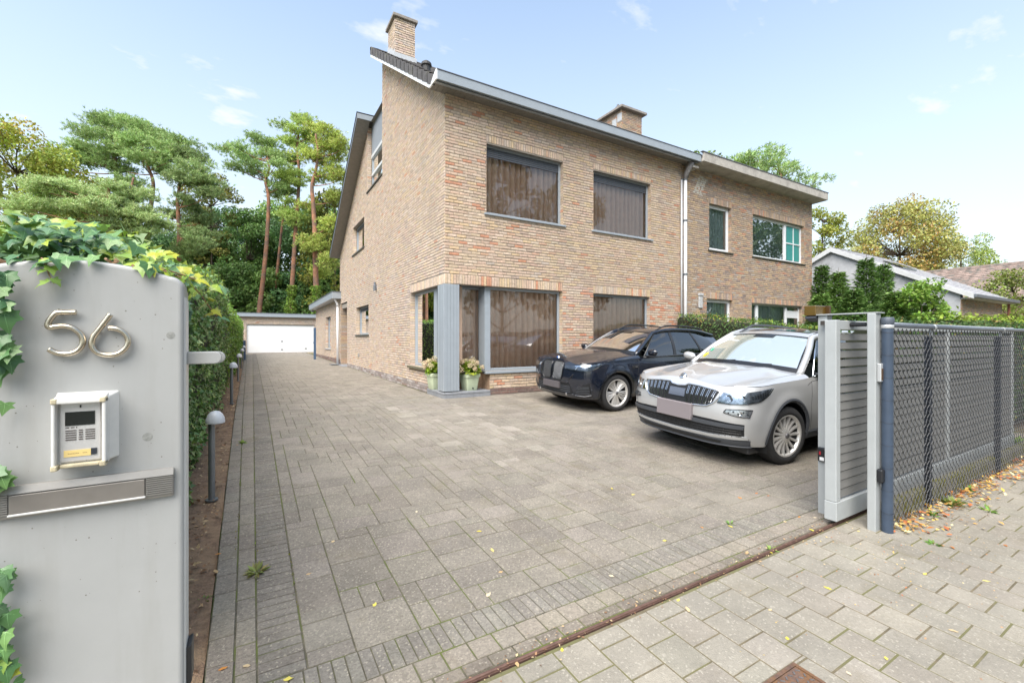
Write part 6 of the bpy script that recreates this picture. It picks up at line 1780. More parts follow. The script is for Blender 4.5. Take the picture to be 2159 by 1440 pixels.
def sk_extras(t, c, paint):
    sk = c
    # grille: dark opening with chrome surround and paired vertical bars
    gt = [(-.56, .905), (-.30, .935), (-.14, .940), (-.10, .915), (0, .905), (.10, .915), (.14, .940), (.30, .935), (.56, .905)]
    gbm = [(-.50, .765), (-.44, .725), (-.2, .705), (0, .70), (.2, .705), (.44, .725), (.50, .765)]
    gr = c.patch(gt, gbm, .004, 40, 6).build('grille', m_mesh, t, world=False)
    ol = gt + [(.585, .86), (.52, .765), (.44, .715), (.2, .695), (0, .69), (-.2, .695), (-.44, .715), (-.52, .765), (-.585, .86)]
    c.line(ol, .0085, .008, 8, 5, closed=True).build('grille_frame', m_chrome, gr, world=False, smooth=True)
    for sg in (-1, 1):
        for i in range(6):
            y = sg * (.165 + i * .064); lean = sg * .030 * i / 5
            for o in (-.010, .010):
                b = B()
                zt = interp(abs(y), [(.1, .925), (.3, .922), (.56, .893)]); zb = interp(abs(y), [(.1, .712), (.44, .735), (.5, .77)])
                P0 = c.skin(y + o + lean, zt, .012); P1 = c.skin(y + o - lean * .4, zb, .014)
                b.tube([P0, c.skin(y + o + lean * .3, (zt + zb) / 2, .022), P1], .0036, n=6); b.build('grille_bar', m_chrome, gr, world=False)
    c.patch([(-.115, .875), (.115, .875)], [(-.12, .775), (.12, .775)], .014, 8, 4).build('radar_cover', M('radar_grey', (.09, .105, .14), .3, coat=.4), gr, world=False, smooth=True)
    # badge at the bonnet tip
    p = c.skin(0, .972, .0)
    b = B(); b.lathe([(0, .012), (.040, .010), (.047, .004), (.048, -.01)], (0, 0, 0), axis='z', n=28); bo = b.build('badge', m_chrome, t, world=False, smooth=True); bo.location = (p[0] + .036, 0, 1.022); bo.rotation_euler = (0, -math.radians(48), 0)
    b = B(); b.lathe([(0, .0135), (.031, .012)], n=24); q = b.build('badge_disc', M('badge_grey', (.30, .31, .32), .3, metal=.7), bo, world=False)
    b = B()
    for k in range(3): b.add([(-.006 + .012 * k - .012, -.018 + .006 * k, .0150), (.0 + .012 * k - .012, .018, .0150), (.006 + .012 * k - .012, .012, .0150)], [(0, 1, 2)])
    b.tube([(-.016, -.018, .0145), (0, -.022, .0145), (.016, -.018, .0145)], .003, n=5); b.build('badge_wing', M('badge_dark', (.04, .05, .045), .3), bo, world=False)
    # headlamps
    for sg in (-1, 1):
        m = lambda L_: [(sg * a, z) for a, z in L_]
        tp = m([(.60, .895), (.72, .905), (.86, .925), (1.02, .955), (1.14, .968)]); bt = m([(.555, .775), (.70, .772), (.86, .79), (1.0, .825), (1.10, .90)])
        hl = c.patch(tp, bt, .003, 26, 6).build('headlight', m_lampin, t, world=False, smooth=True)
        c.patch(tp, bt, .016, 26, 6).build('lens', m_lens, hl, world=False, smooth=True)
        for yy, zz, r in (((.68, .838, .043), (.80, .85, .036)) if sg < 0 else ((.66, .838, .03),)):
            b = B(); P = Vector(c.skin(sg * yy, zz, .008)); b.lathe([(r, -.012), (r * .9, -.004), (r * .55, .004), (0, .006)], tuple(P), axis='x', n=22); b.build('lamp_bowl', m_chrome, hl, world=False, smooth=True)
        b = B()
        for k in range(7): P = c.skin(sg * (.90 + .03 * k), .862 + .009 * k, .010); b.obox(P, .012, .018, .045)
        b.build('lamp_divider', M('lamp_dark', (.03, .035, .04), .3), hl, world=False)
        c.line(bt, .004, .012, 5, 5).build('lamp_edge', m_trim, hl, world=False)
        tpf = m([(.66, .705), (.78, .718), (.92, .722)]); btf = m([(.64, .668), (.76, .640), (.895, .632)])
        fg = c.patch(tpf, btf, .002, 12, 4).build('fog_light', m_lampin, t, world=False, smooth=True)
        c.line(tpf + btf[::-1], .0055, .006, 5, 5, closed=True).build('fog_frame', m_trim, fg, world=False)
        b = B(); P = c.skin(sg * .80, .678, .008 if sg < 0 else -.03); b.lathe([(.026, -.006), (.018, .002), (0, .004)], P, axis='x', n=18); b.build('lamp_bowl', m_chrome, fg, world=False)
        b = B()
        for k in range(5):
            P = c.skin(sg * (.69 + .045 * k), .668 + (k % 2) * .02, .006); b.obox(P, .006, .016, .022, rx=.4)
        b.build('lamp_divider', MATS['lamp_dark'], fg, world=False)
    # lower intake, blades and chrome line
    it = c.patch([(-.84, .545), (-.5, .565), (0, .575), (.5, .565), (.84, .545)], [(-.83, .405), (-.5, .385), (0, .375), (.5, .385), (.83, .405)], .003, 44, 6).build('lower_intake', m_mesh, t, world=False)
    for k, z in enumerate((.402, .432, .462)):
        c.line([(-.80, z), (0, z - .012), (.80, z)], .0035, .006, 5, 20).build('intake_bar', m_trim, it, world=False)
    for i in range(25):
        y = -.78 + i * .065; c.line([(y, .385), (y + .01, .475)], .003, .005, 4, 3).build('intake_bar', m_trim, it, world=False)
    c.patch([(-.82, .528), (0, .545), (.82, .528)], [(-.82, .487), (0, .497), (.82, .487)], .022, 40, 3).build('intake_blade', m_trimg, it, world=False, smooth=True)
    c.patch([(-.86, .392), (0, .362), (.86, .392)], [(-.86, .362), (0, .335), (.86, .362)], .020, 40, 3).build('bumper_line', paint, t, world=False, smooth=True)
    c.patch([(-.88, .352), (-.5, .328), (0, .325), (.5, .328), (.88, .352)], [(-.86, .262), (-.5, .245), (0, .245), (.5, .245), (.86, .262)], .014, 40, 4).build('front_lip', m_trimg, t, world=False, smooth=True)
    li = c.patch([(-.60, .318), (0, .315), (.60, .318)], [(-.58, .288), (0, .286), (.58, .288)], .017, 30, 2).build('lip_intake', m_mesh, t, world=False)
    c.line([(-.88, .272), (-.4, .258), (.4, .258), (.88, .272)], .009, .02, 6, 16).build('lip_edge', m_trimg, t, world=False, smooth=True)
    b = B(); b.box(.30, .52, -.82, -.55, .17, .27); b.build('spat', m_trim, t, world=False, bevel=.02)
    # plate, blank
    P = c.skin(0, .63, .03); b = B(); b.box(P[0] - .012, P[0] + .04, -.265, .265, .505, .705); b.build('number_plate', m_plate, t, world=False, bevel=.006)
    # bonnet shut line
    # wheels
    sp = []
    for i in range(15): sp.append((2 * math.pi * i / 15, 2 * math.pi * i / 15 + .03, .030, .034))
    for ax, tn in ((c.axles[0], math.radians(-7)), (c.axles[1], 0)):
        wheel(t, (ax, -.925, c.wr), .359, .235, -1, sp, m_rim, tn, .258); wheel(t, (ax, .925, c.wr), .359, .235, 1, sp, m_rim, tn, .258)
    # stickers and the flag on the mirror
    b = B()
    def ws(u, v):
        wb = Vector((c.cowl_x - .02 + .16 * c.cowl_sweep * u * u, u * .80, c.cowl_z - .005 - .05 * u * u)); wt = Vector((2.02 + .07 * u * u, u * .60, 1.575 - .035 * u * u)); p = wb.lerp(wt, v); p.z += 4 * v * (1 - v) * .045 + .007; p.x -= .005; return tuple(p)
    b.add([ws(.90, .16), ws(.82, .16), ws(.82, .26), ws(.90, .26)], [(0, 1, 2, 3)]); b.build('sticker', M('sticker_yellow', (.75, .62, .04), .5), t, world=False)
    b = B(); b.add([ws(.88, .32), ws(.82, .32), ws(.82, .40), ws(.88, .40)], [(0, 1, 2, 3)]); b.build('sticker', M('sticker_green', (.05, .45, .25), .5), t, world=False)
    b = B(); b.add([ws(.92, .74), ws(.84, .74), ws(.84, .82), ws(.92, .82)], [(0, 1, 2, 3)]); b.build('sticker', M('sticker_white', (.8, .8, .8), .5), t, world=False)
    yb = c.yside(1.6, 1.06)
    b = B(); b.obox((1.555, -(yb + .20), 1.145), .012, .055, .085); b.build('mirror_tag', M('tag_yellow', (.80, .50, .02), .5), t, world=False, bevel=.004)
    b = B(); b.lathe([(.020, -.03), (.024, 0), (.018, .03), (0, .035)], (1.555, -(yb + .125), 1.145), n=12); b.build('mirror_tag', M('tag_red', (.60, .03, .03), .4), t, world=False, smooth=True)
    # windscreen wiper
    for u0, u1 in ((.75, .02), (.1, -.6)):
        P0 = Vector(ws(u0, .05)); P1 = Vector(ws(u1, .10)); B().tube([P0, P1], .008, n=5).build('wiper', m_trim, t, world=False)
slp = math.atan((zg(4.8) - zg(3.0)) / 1.8)
skoda = build_car(SK, 'silver grey SUV with chrome grille parked behind the gate', (4.74, 3.90, zg(3.9) + .002), slp, m_silver, 'parked_car', sk_extras)
# ---- black SUV ------------------------------------------------------------
BM = Car(L=4.50, n=3.3, Lc=.56, Lr=.5, wr=.352, ra=.405, axles=(.86, 3.55), archw=.05, archmat=M('gloss_black', (.008, .009, .011), .2, coat=.5),
         width=[(.2, .84), (.3, .875), (.45, .905), (.62, .922), (.80, .918), (.92, .905), (1.0, .885), (1.2, .86)],
         nose=[(.16, .15), (.24, .06), (.34, .02), (.5, .0), (.62, -.012), (.78, .0), (.88, .03), (.98, .09), (1.1, .2)],
         tail=[(.2, 4.36), (.4, 4.47), (.6, 4.50), (.9, 4.46), (1.1, 4.40), (1.3, 4.3)],
         cowl_x=1.26, cowl_z=1.105, cowl_w=.78, cowl_sweep=1.2, hood_w=.68, hood_curve=1.6,
         glass=glass('screen_glass_dark', (.42, .48, .44), 1.55, add=.09), sglass=glass('side_glass_bmw', (.10, .12, .12), 1.5, add=.10), trim=M('satin_black', (.03, .032, .036), .3, coat=.3), railmat=m_trim, sunroof=None,
         mirror=(1.66, 1.115), mirrormat=None,
         doorlines=[[(1.40, .38), (1.38, .7), (1.42, .98)], [(2.47, .32), (2.46, .7), (2.44, 1.02)], [(1.28, .93), (1.42, .975), (2.44, 1.03)]], handles=[(2.24, .84), (3.22, .87)],
         gh=dict(wb_y=.78, wt_y=.575, wt_x=2.08, wt_z=1.515, roof_x=[2.08, 2.2, 2.45, 2.8, 3.2, 3.6, 3.95, 4.15], roof_y=[(2.0, .575), (2.4, .60), (3.3, .595), (4.2, .53)],
                 roof_z=[(2.08, 1.515), (2.2, 1.55), (2.5, 1.595), (2.85, 1.61), (3.4, 1.59), (4.15, 1.485)], head_z=[(2.0, 1.455), (2.3, 1.515), (2.7, 1.545), (3.3, 1.53), (4.1, 1.40)],
                 bx=list(np.linspace(1.56, 3.95, 16)), hx=list(np.linspace(2.16, 3.80, 16)), pillars=[(2.50, 2.58, .08), (3.38, 3.24, .06)], rail=(2.2, 4.0)))
BM.zbot = lambda x: .25 if x < .5 else .285
BM.ztop_front = lambda f: interp(f, [(0, .965), (.3, .965), (.42, .94), (.66, .895), (.8, .90)])
BM.ztop = lambda x: interp(x, [(0, .89), (.2, .905), (.6, .955), (1.2, .995), (1.5, 1.005), (2.5, 1.035), (3.6, 1.065), (4.2, 1.09)])
def bm_crease(v, u):
    a = abs(v)
    return 0.016 * math.exp(-((a - (.34 + .26 * u)) / .09) ** 2) * (1 - .3 * u) + .016 * math.exp(-((a - .14 - .1 * u) / .08) ** 2) * (1 - u) + .012 * (1 - a * a)
BM.crease = bm_crease
def bm_extras(t, c, paint):
    m_kid = M('kidney_silver', (.26, .27, .29), .3, metal=.6)
    m_gb = MATS['gloss_black']
    # twin grille with lozenge mesh
    for sg in (-1, 1):
        m = lambda L_: [(sg * a, z) for a, z in L_]
        kt = m([(.030, .895), (.07, .925), (.25, .920), (.315, .895)]); kb = m([(.030, .62), (.07, .575), (.24, .56), (.295, .60)])
        gr = c.patch(kt, kb, .004, 16, 8).build('grille', m_mesh, t, world=False)
        ol = kt + m([(.335, .81), (.325, .68)]) + kb[::-1]
        c.line(ol, .011, .012, 7, 4, closed=True).build('grille_frame', m_gb, gr, world=False, smooth=True)
        for i in range(8):
            z = .60 + i * .041
            y0 = .045; y1 = .31 - .015 * abs(i - 6) / 5
            n_ = 7; pts = [c.skin(sg * (y0 + (y1 - y0) * k / (2 * n_)), z + (.0205 if k % 2 else -.0205), .011) for k in range(2 * n_ + 1)]
            B().tube(pts, .0030, n=4).build('grille_mesh', m_kid, gr, world=False)
        # slim headlamps
        tp = m([(.36, .845), (.60, .862), (.78, .882), (.92, .895), (1.06, .925), (1.12, .93)]); bt = m([(.40, .80), (.60, .775), (.78, .772), (.90, .79), (1.02, .85), (1.11, .905)])
        hl = c.patch(tp, bt, .003, 26, 6).build('headlight', M('lamp_shade', (.10, .115, .14), .2, metal=.6, var=.5, nsc=25), t, world=False, smooth=True)
        c.patch(tp, bt, .014, 26, 6).build('lens', m_lens, hl, world=False, smooth=True)
        c.patch(m([(.60, .862), (.78, .882), (.92, .895), (1.06, .925)]), m([(.62, .848), (.78, .862), (.90, .872), (1.04, .912)]), .010, 20, 2).build('light_strip', m_chrome, hl, world=False, smooth=True)
        for yy in (.66, .82):
            c.line(m([(yy + .01, .86), (yy - .02, .80), (yy - .015, .785)]), .007, .009, 5, 4).build('light_strip', m_chrome, hl, world=False)
        # air curtain in the bumper corner
        tq = m([(.66, .44), (.78, .52), (.90, .56)]); bq = m([(.60, .335), (.76, .335), (.90, .37)])
        aq = c.patch(tq, bq, .002, 14, 6).build('side_intake', m_mesh, t, world=False)
        for k in range(5):
            z = .35 + k * .03; c.line(m([(.63 + k * .012, z), (.88, z + .012)]), .005, .006, 5, 6).build('intake_bar', m_trimg, aq, world=False)
        c.line(m([(.56, .335), (.62, .312), (.78, .305), (.92, .335), (.925, .45)]), .013, .010, 7, 5).build('bumper_blade', paint, t, world=False, smooth=True)
        c.line(m([(.50, .60), (.56, .66), (.60, .70)]), .010, .008, 6, 5).build('bumper_crease', paint, t, world=False, smooth=True)
        # fog detail
        b = B(); P = c.skin(sg * .43, .32, .02); b.obox(P, .03, .03, .05); b.build('tow_cap', m_chrome, t, world=False, bevel=.008)
        # wing badge
        b = B(); b.obox((1.30, sg * (c.yside(1.30, .84) + .004), .84), .16, .012, .055); b.build('wing_badge', m_trim, t, world=False, bevel=.008)
        b = B(); b.obox((1.33, sg * (c.yside(1.33, .84) + .011), .84), .06, .005, .02); b.build('wing_badge_mark', m_chrome, t, world=False)
    it = c.patch([(-.50, .545), (0, .56), (.50, .545)], [(-.60, .335), (0, .325), (.60, .335)], .003, 34, 6).build('lower_intake', m_mesh, t, world=False)
    for k in range(4):
        z = .36 + .035 * k; c.line([(-.52, z), (0, z - .006), (.52, z)], .006, .007, 5, 16).build('intake_bar', m_trimg, it, world=False)
    c.patch([(-.62, .335), (0, .322), (.62, .335)], [(-.64, .275), (0, .265), (.64, .275)], .020, 34, 3).build('front_lip', paint, t, world=False, smooth=True)
    c.patch([(-.44, .565), (0, .55), (.44, .565)], [(-.47, .53), (0, .535), (.47, .53)], .012, 34, 3).build('plate_bar', paint, t, world=False, smooth=True)
    P = c.skin(0, .53, .03); b = B(); b.box(P[0] - .01, P[0] + .05, -.26, .26, .405, .53); b.build('number_plate', M('blank_plate_dark', (.095, .085, .092), .5), t, world=False, bevel=.006)
    b = B(); b.lathe([(0, .010), (.036, .008), (.041, .002), (.041, -.02)], n=24); bo = b.build('badge', m_chrome, t, world=False, smooth=True); bo.location = (c.skin(0, .95)[0] + .045, 0, .975); bo.rotation_euler = (0, -math.radians(62), 0)
    b = B()
    for k in range(2): b.add([(0, 0, .0112)] + [(.028 * math.cos(k * math.pi + math.pi / 2 * i / 5), .028 * math.sin(k * math.pi + math.pi / 2 * i / 5), .0102) for i in range(6)], [(0, i, i + 1) for i in range(1, 6)])
    b.build('badge_mark', M('badge_blue', (.02, .12, .40), .3), bo, world=False)
    sp = []
    for i in range(5):
        a = 2 * math.pi * i / 5 + .3
        for d in (-.42, -.25, .25, .42): sp.append((a + d * .55, a + d * 1.0, .016, .020))
        sp.append((a + .628 - .05, a + .628 - .09, .014, .016)); sp.append((a + .628 + .05, a + .628 + .09, .014, .016))
    for ax, tn in ((c.axles[0], math.radians(-3)), (c.axles[1], 0)):
        wheel(t, (ax, -.905, c.wr), .352, .235, -1, sp, m_rim, tn, .262); wheel(t, (ax, .905, c.wr), .352, .235, 1, sp, m_rim, tn, .262)
slp2 = math.atan((zg(8.0) - zg(6.2)) / 1.8)
bmw = build_car(BM, 'glossy black SUV with twin mesh grille parked along the house front', (5.11, 7.14, zg(7.14) + .002), slp2, m_black, 'parked_car', bm_extras)
# ------------------------------------------------------------------ bollard lights
m_bol = M('bollard_steel', (.20, .21, .22), .4, metal=.5, var=.12, nsc=12)
m_cap = M('bollard_cap', (.58, .60, .63), .35, var=.08, nsc=12)
def bollard():
    t = thing('bollard_light', 'nearest slim grey bollard light with domed head in the soil bed', 'bollard light', (0, 0, 0), 'bollard lights along the drive')
    q = B(); q.cyl((0, 0, -.05), (0, 0, .70), .026, n=18); q.build('post', m_bol, t, world=False, auto=40)
    q = B(); q.cyl((0, 0, 0), (0, 0, .012), .05, n=18); q.build('foot', m_bol, t, world=False, auto=40)
    q = B(); q.lathe([(0, .69), (.062, .69), (.074, .695), (.075, .71), (.070, .74), (.056, .772), (.034, .795), (0, .805)], n=24); h = q.build('head', m_cap, t, world=False, auto=50)
    h.location = (.028, -.01, 0)
    q = B(); q.lathe([(0, .6885), (.05, .6885)], n=20); l = q.build('diffuser', M('diffuser', (.6, .6, .58), .6), h, world=False)
    return t
b0 = bollard()
labs = ['nearest slim grey bollard light with domed head in the soil bed', 'slim grey bollard light level with the corner window', 'slim grey bollard light level with the small side window', 'slim grey bollard light level with the recessed door', 'farthest slim grey bollard light, next to the short blue post']
for i, (x, y) in enumerate([(-.315, 4.79), (-.345, 10.1), (-.35, 14.9), (-.375, 20.6), (-.39, 25.8)]):
    o = b0 if i == 0 else copy_tree(b0)
    o.location = (x, y, zg(y) + .01); o['label'] = ['slim grey bollard light in bare soil beside the ivy hedge foot', *labs[1:4], 'slim grey bollard light next to the short blue post'][i]

# ------------------------------------------------------------------ hydrangeas in pale green pots
m_pot = M('pale_green_plastic', (.50, .57, .40), .5, var=.08, nsc=8, dirt=(.40, .42, .30), dsc=9, dlo=.55, dhi=.75)
def sq(w, z, r=.03):
    pts = []
    for cx_, cy_, a0 in ((w - r, w - r, 0), (-w + r, w - r, math.pi / 2), (-w + r, -w + r, math.pi), (w - r, -w + r, 1.5 * math.pi)):
        for k in range(5): a = a0 + math.pi / 2 * k / 4; pts.append((cx_ + r * math.cos(a), cy_ + r * math.sin(a), z))
    return pts
def pot_plant(label, loc, rz_, seed):
    t = thing('potted_hydrangea', label, 'potted plant', loc, 'hydrangea pots by the corner post', rotz=rz_)
    q = B(); q.grid([sq(.125, 0), sq(.132, .012), sq(.155, .20), sq(.166, .29), sq(.182, .295), sq(.186, .36), sq(.178, .372), sq(.165, .368), sq(.155, .30)], closed=True); q.add(sq(.125, 0), [tuple(range(20))])
    q.build('pot', m_pot, t, world=False, auto=35)
    q = B(); q.add(sq(.158, .335), [tuple(range(20))]); q.build('potting_soil', MATS['soil'], t, world=False)
    q = B(); q.cyl((0, -.16, .05), (0, -.13, .05), .016, n=12); q.build('drain_hole', m_blk, t, world=False)
    n = 520; d = rdir(n); d[:, 2] = np.abs(d[:, 2]) * .9 - .1
    pos = d * NPR.uniform(.08, .20, (n, 1)) + np.array([0, 0, .42])
    leafcloud('leaves', pos, d + rdir(n) * .5 - np.array([0, 0, .3]), d * .4 + np.array([0, 0, .9]) + rdir(n) * .5, NPR.uniform(.07, .13, n), jit((.26, .36, .04), n, .4, .15), m_leaf, t, world=False, aspect=.72)
    q = B()
    heads = []
    for k in range(26):
        a = RND.uniform(0, 6.28); e = RND.uniform(.05, 1.35); r = RND.uniform(.27, .34)
        c = Vector((r * math.cos(a) * math.cos(e), r * math.sin(a) * math.cos(e), .45 + r * .72 * math.sin(e))); heads.append(c)
        q.tube([(0, 0, .34), c * .5 + Vector((0, 0, .2)), c], .004, n=5)
    q.build('stems', M('stem_green', (.16, .20, .05), .7), t, world=False)
    for c in heads:
        m = 70; d = rdir(m); rr = RND.uniform(.048, .066)
        pink = RND.random()
        col = (.66, .58 - .08 * pink, .36)
        fl = leafcloud('flower_head', np.array(c)[None] + d * rr * NPR.uniform(.75, 1, (m, 1)), rdir(m) + d * .3, d + rdir(m) * .3, NPR.uniform(.018, .030, m), jit(col, m, .22, .10), M('petal', attr=True, rough=.7, trans=.25), t, world=False, aspect=.9)
    return t
pot_plant('pale green pot of fading cream hydrangeas between corner post and big window', (4.20, 9.03, .43), .12, 1)
pot_plant('pale green pot of fading hydrangeas half hidden behind the corner post', (3.62, 9.60, .43), .05, 2)

# ------------------------------------------------------------------ low grey house with a rendered gable, tiled neighbour
gh = thing('grey_gable_house', 'low house with weathered grey gable wall and brick side, pale tiled roof', 'house', (24, 6.04, 0))
m_rend = M('weathered_render', (.42, .43, .45), .9, var=.15, nsc=2, dirt=(.17, .175, .19), dsc=1.1, dlo=.52, dhi=.72)
XG, YC, ZE = 24.0, 6.04, 3.36; YA, ZA = 10.5, 5.86; YB, ZB = 15.5, 3.3; XE = 29.4
q = B(); q.prism([(YC, -.1), (YC, ZE), (YA, ZA), (YB, ZB), (YB, -.1)], XG, XG + .3, lambda u, v, a: (a, u, v)); q.build('gable_wall', m_rend, gh)
fw_ = Wall('front', YC - .01); bl = []; zsH = courses(-.1, 3.2)
holesH = [(25.5 + k * 1.05, 25.95 + k * 1.05, 1.62, 2.08) for k in range(3)]
lay_bricks(fw_, zsH, make_intervals(lambda z: (XG + .02, XE), holesH), BRICKN, bl)
wb = B(); backing(fw_, zsH, make_intervals(lambda z: (XG + .02, XE), holesH), wb)
for h in holesH: reveal(fw_, h, .15, BRICKN, B(), wb)
wb.box(XG + .3, XE, YB - .2, YB, 0, 3.2); wb.box(XE - .2, XE, YC, YB, 0, 3.2); wb.build('wall', m_mortar, gh)
emit_bricks(gh, bl, 0, 'gh')
for h in holesH: window(fw_, gh, h, dp=.12, fw=.05, frame_mat=m_wfr, sill=False, gl=m_gl2, cur=m_dark)  # dark sheet behind each pane paints the unlit room, no real curtain
m_rt = M('pale_slate', (.34, .34, .36), .75, var=.2, nsc=5, dirt=(.46, .46, .46), dsc=1.5, dlo=.5, dhi=.7)
q = B(); sl = (ZA - ZE) / (YA - YC); nrow = 18
for i in range(nrow):
    a = -.35 + (YA - YC + .35) * i / nrow; c = -.35 + (YA - YC + .35) * (i + 1) / nrow + .03
    q.add([(XG - .12, YC + a, ZE + a * sl + .13), (XE + .5, YC + a, ZE + a * sl + .13), (XE + .5, YC + c, ZE + c * sl + .09), (XG - .12, YC + c, ZE + c * sl + .09), (XG - .12, YC + a, ZE + a * sl + .07), (XE + .5, YC + a, ZE + a * sl + .07)], [(0, 1, 2, 3), (0, 4, 5, 1)])
sl2 = (ZB - ZA) / (YB - YA); q.add([(XG - .12, YA, ZA + .12), (XE + .5, YA, ZA + .12), (XE + .5, YB + .3, ZB - .1), (XG - .12, YB + .3, ZB - .1)], [(0, 1, 2, 3)])
rfh = q.build('roof', m_rt, gh)
q = B(); q.prism([(YC - .4, ZE - .24), (YC - .4, ZE - .05), (YA, ZA + .10), (YB + .3, ZB - .1), (YB + .3, ZB - .3), (YA, ZA - .13)], XG - .16, XG - .02, lambda u, v, a: (a, u, v)); q.build('verge_board', M('pale_verge', (.55, .56, .57), .7, var=.15, nsc=3), rfh)
q = B(); q.box(XG - .1, XE + .5, YC - .48, YC - .33, ZE - .20, ZE - .06); q.build('gutter', m_alud, rfh, bevel=.02)
q = B(); q.box(XG - .02, XE + .4, YC - .34, YC - .02, ZE - .22, ZE - .20); q.build('soffit', m_wfr, rfh)
yk = YC + 2.3; q = B(); q.box(25.6, 27.2, 0, .9, .14, .20, None, lambda x, y, z: (x, yk + y * .8, ZE + (yk + y * .8 - YC) * sl + z)); q.build('skylight', M('black_glass'), rfh)
q = B(); q.cyl((XE + .1, YC - .2, 0), (XE + .1, YC - .2, 3.2), .05, n=8); q.build('downpipe', M('copper_pipe', (.25, .10, .06), .5), gh)

A_ = at_depth(1948, 714, 35); B_ = at_depth(2125, 714, 31); A_.z = B_.z = 0
rd_ = (B_ - A_).normalized(); nn = Vector((rd_.y, -rd_.x, 0)); nn = nn if nn.dot(A_) < 0 else -nn     # towards the street
Lr_ = 15.0; ZR, ZE2, dp2 = 6.75, 4.1, 4.6
th2 = thing('tiled_house', 'distant house with old brown tiled roof behind the grey gabled house', 'house', tuple(A_))
def hp(u, d, z): return tuple(A_ + rd_ * u + nn * d + Vector((0, 0, z)))
q = B(); q.box(.3, Lr_ - .3, -dp2 + .4, dp2 - .4, -.3, ZE2, None, hp); q.build('wall', M('plain_brick', (.30, .21, .15), .9, var=.2, nsc=6), th2)
q = B(); nrow = 18; ncol = 60
for i in range(nrow):
    t0, t1 = i / nrow, (i + 1) / nrow + .01
    q.grid([[hp(Lr_ * j / ncol, dp2 * (1 - t), ZE2 + (ZR - ZE2) * t + dz + .045 * (j % 2)) for j in range(ncol + 1)] for t, dz in ((t0, .02), (t0, .10), (t1, .02))])
q.add([hp(0, 0, ZR), hp(Lr_, 0, ZR), hp(Lr_, -dp2, ZE2), hp(0, -dp2, ZE2)], [(0, 1, 2, 3)])
q.build('roof', M('old_roof_tile', (.25, .19, .165), .9, var=.45, nsc=2.5, dirt=(.15, .14, .125), dsc=3, dlo=.5, dhi=.62), th2)
q = B(); q.add([hp(.3, dp2 - .4, ZE2), hp(.3, 0, ZR - .2), hp(.3, -dp2 + .4, ZE2)], [(0, 1, 2)]); q.build('gable', MATS['plain_brick'], th2)
q = B(); q.tube([hp(0, 0, ZR + .05), hp(Lr_, 0, ZR + .05)], .12, n=8); q.build('ridge', MATS['old_roof_tile'], th2)

# ------------------------------------------------------------------ ivy over the pillar: large lobed leaves, each a part
def ivy_leaf_mesh(col, vein, k):
    b = B(); r = random.Random(k)
    base = [(0, .0), (-.20, -.10), (-.50, -.06), (-.40, .14), (-.56, .36), (-.28, .42), (-.14, .66), (0, 1.0), (.14, .66), (.28, .42), (.56, .36), (.40, .14), (.50, -.06), (.20, -.10)]
    pts = [(x * r.uniform(.9, 1.1), y * r.uniform(.95, 1.05)) for x, y in base]
    def zf(x, y): return -.30 * abs(x) ** 1.3 * (1 if k % 3 else -.4) - .20 * max(0, y - .35) ** 2 * 1.4 + .03 * math.sin(9 * x + 5 * y)
    rings = []
    for s in (.5, 1.0): rings.append([(x * s, .22 + (y - .22) * s, zf(x * s, .22 + (y - .22) * s)) for x, y in pts])
    c = (0, .22, zf(0, .22)); n = len(pts)
    vs = [c] + rings[0] + rings[1]; fs = []
    for i in range(n):
        j = (i + 1) % n; fs.append((0, 1 + i, 1 + j)); fs.append((1 + i, 1 + n + i, 1 + n + j, 1 + j))
    b.add(vs, fs, col)
    for tx, ty in ((0, .96), (-.50, .33), (.50, .33), (-.44, -.03), (.44, -.03)):
        d = Vector((tx, ty - .02)); L = d.length; nrm = Vector((-d.y, d.x)) / L
        P = [Vector((0, .02)) + d * (i / 6) for i in range(7)]
        b.grid([[(p.x + nrm.x * w * (1 - .85 * i / 6), p.y + nrm.y * w * (1 - .85 * i / 6), zf(p.x, p.y) + .010) for i, p in enumerate(P)] for w in (-.014, .014)], vein)
    me = b.mesh('leaf', smooth=True); me.materials.append(m_leafg); return me
GREENS = [(.085, .19, .065), (.12, .25, .08), (.07, .165, .065), (.15, .28, .085), (.13, .24, .11)]
LIMES = [(.28, .40, .05), (.35, .45, .05), (.22, .35, .06), (.42, .44, .04)]
LV = [ivy_leaf_mesh(c, tuple(min(1, x * 1.9 + .05) for x in c), k) for k, c in enumerate(GREENS)]
LL = [ivy_leaf_mesh(c, tuple(min(1, x * 1.35 + .03) for x in c), k + 1) for k, c in enumerate(LIMES)]
ivp = thing('ivy_plant', 'ivy with big dark and lime leaves growing over the grey number pillar', 'ivy', (-.5, 1.9, 1.6))
def put_leaf(p, size, yaw, pitch, rollv, lime=False):
    o = bpy.data.objects.new('leaf', RND.choice(LL if lime else LV)); COL.objects.link(o); o.parent = ivp
    o.location = Vector(p) - ORG[ivp.name]; o.scale = (size, size, size)
    # leaf lies in its xy plane with tip along +y; tip points down the slope
    o.rotation_euler = (pitch, rollv, yaw)
rv = random.Random(9)
for i in range(210):     # mass along and behind the top edge
    px = rv.uniform(-40, 400); x = on_y(px, 560, PY + .06).x; y = PY + rv.uniform(.17, .52)
    crest = ptop(min(x, PR)) + .02 + .10 * max(0, min(1, (-.34 - x) / .25)) + .15 * (y - PY) * (1 if x < -.25 else .3)
    z = crest + rv.uniform(-.05, .045)
    if y < PY + .13 and z < ptop(min(x, PR)): z = ptop(min(x, PR)) + rv.uniform(.0, .03)
    put_leaf((x, y, z), rv.uniform(.034, .064), rv.uniform(2.2, 4.1), rv.uniform(-1.15, -.1), rv.uniform(-.5, .5), rv.random() < (.22 if px < 220 else .55))
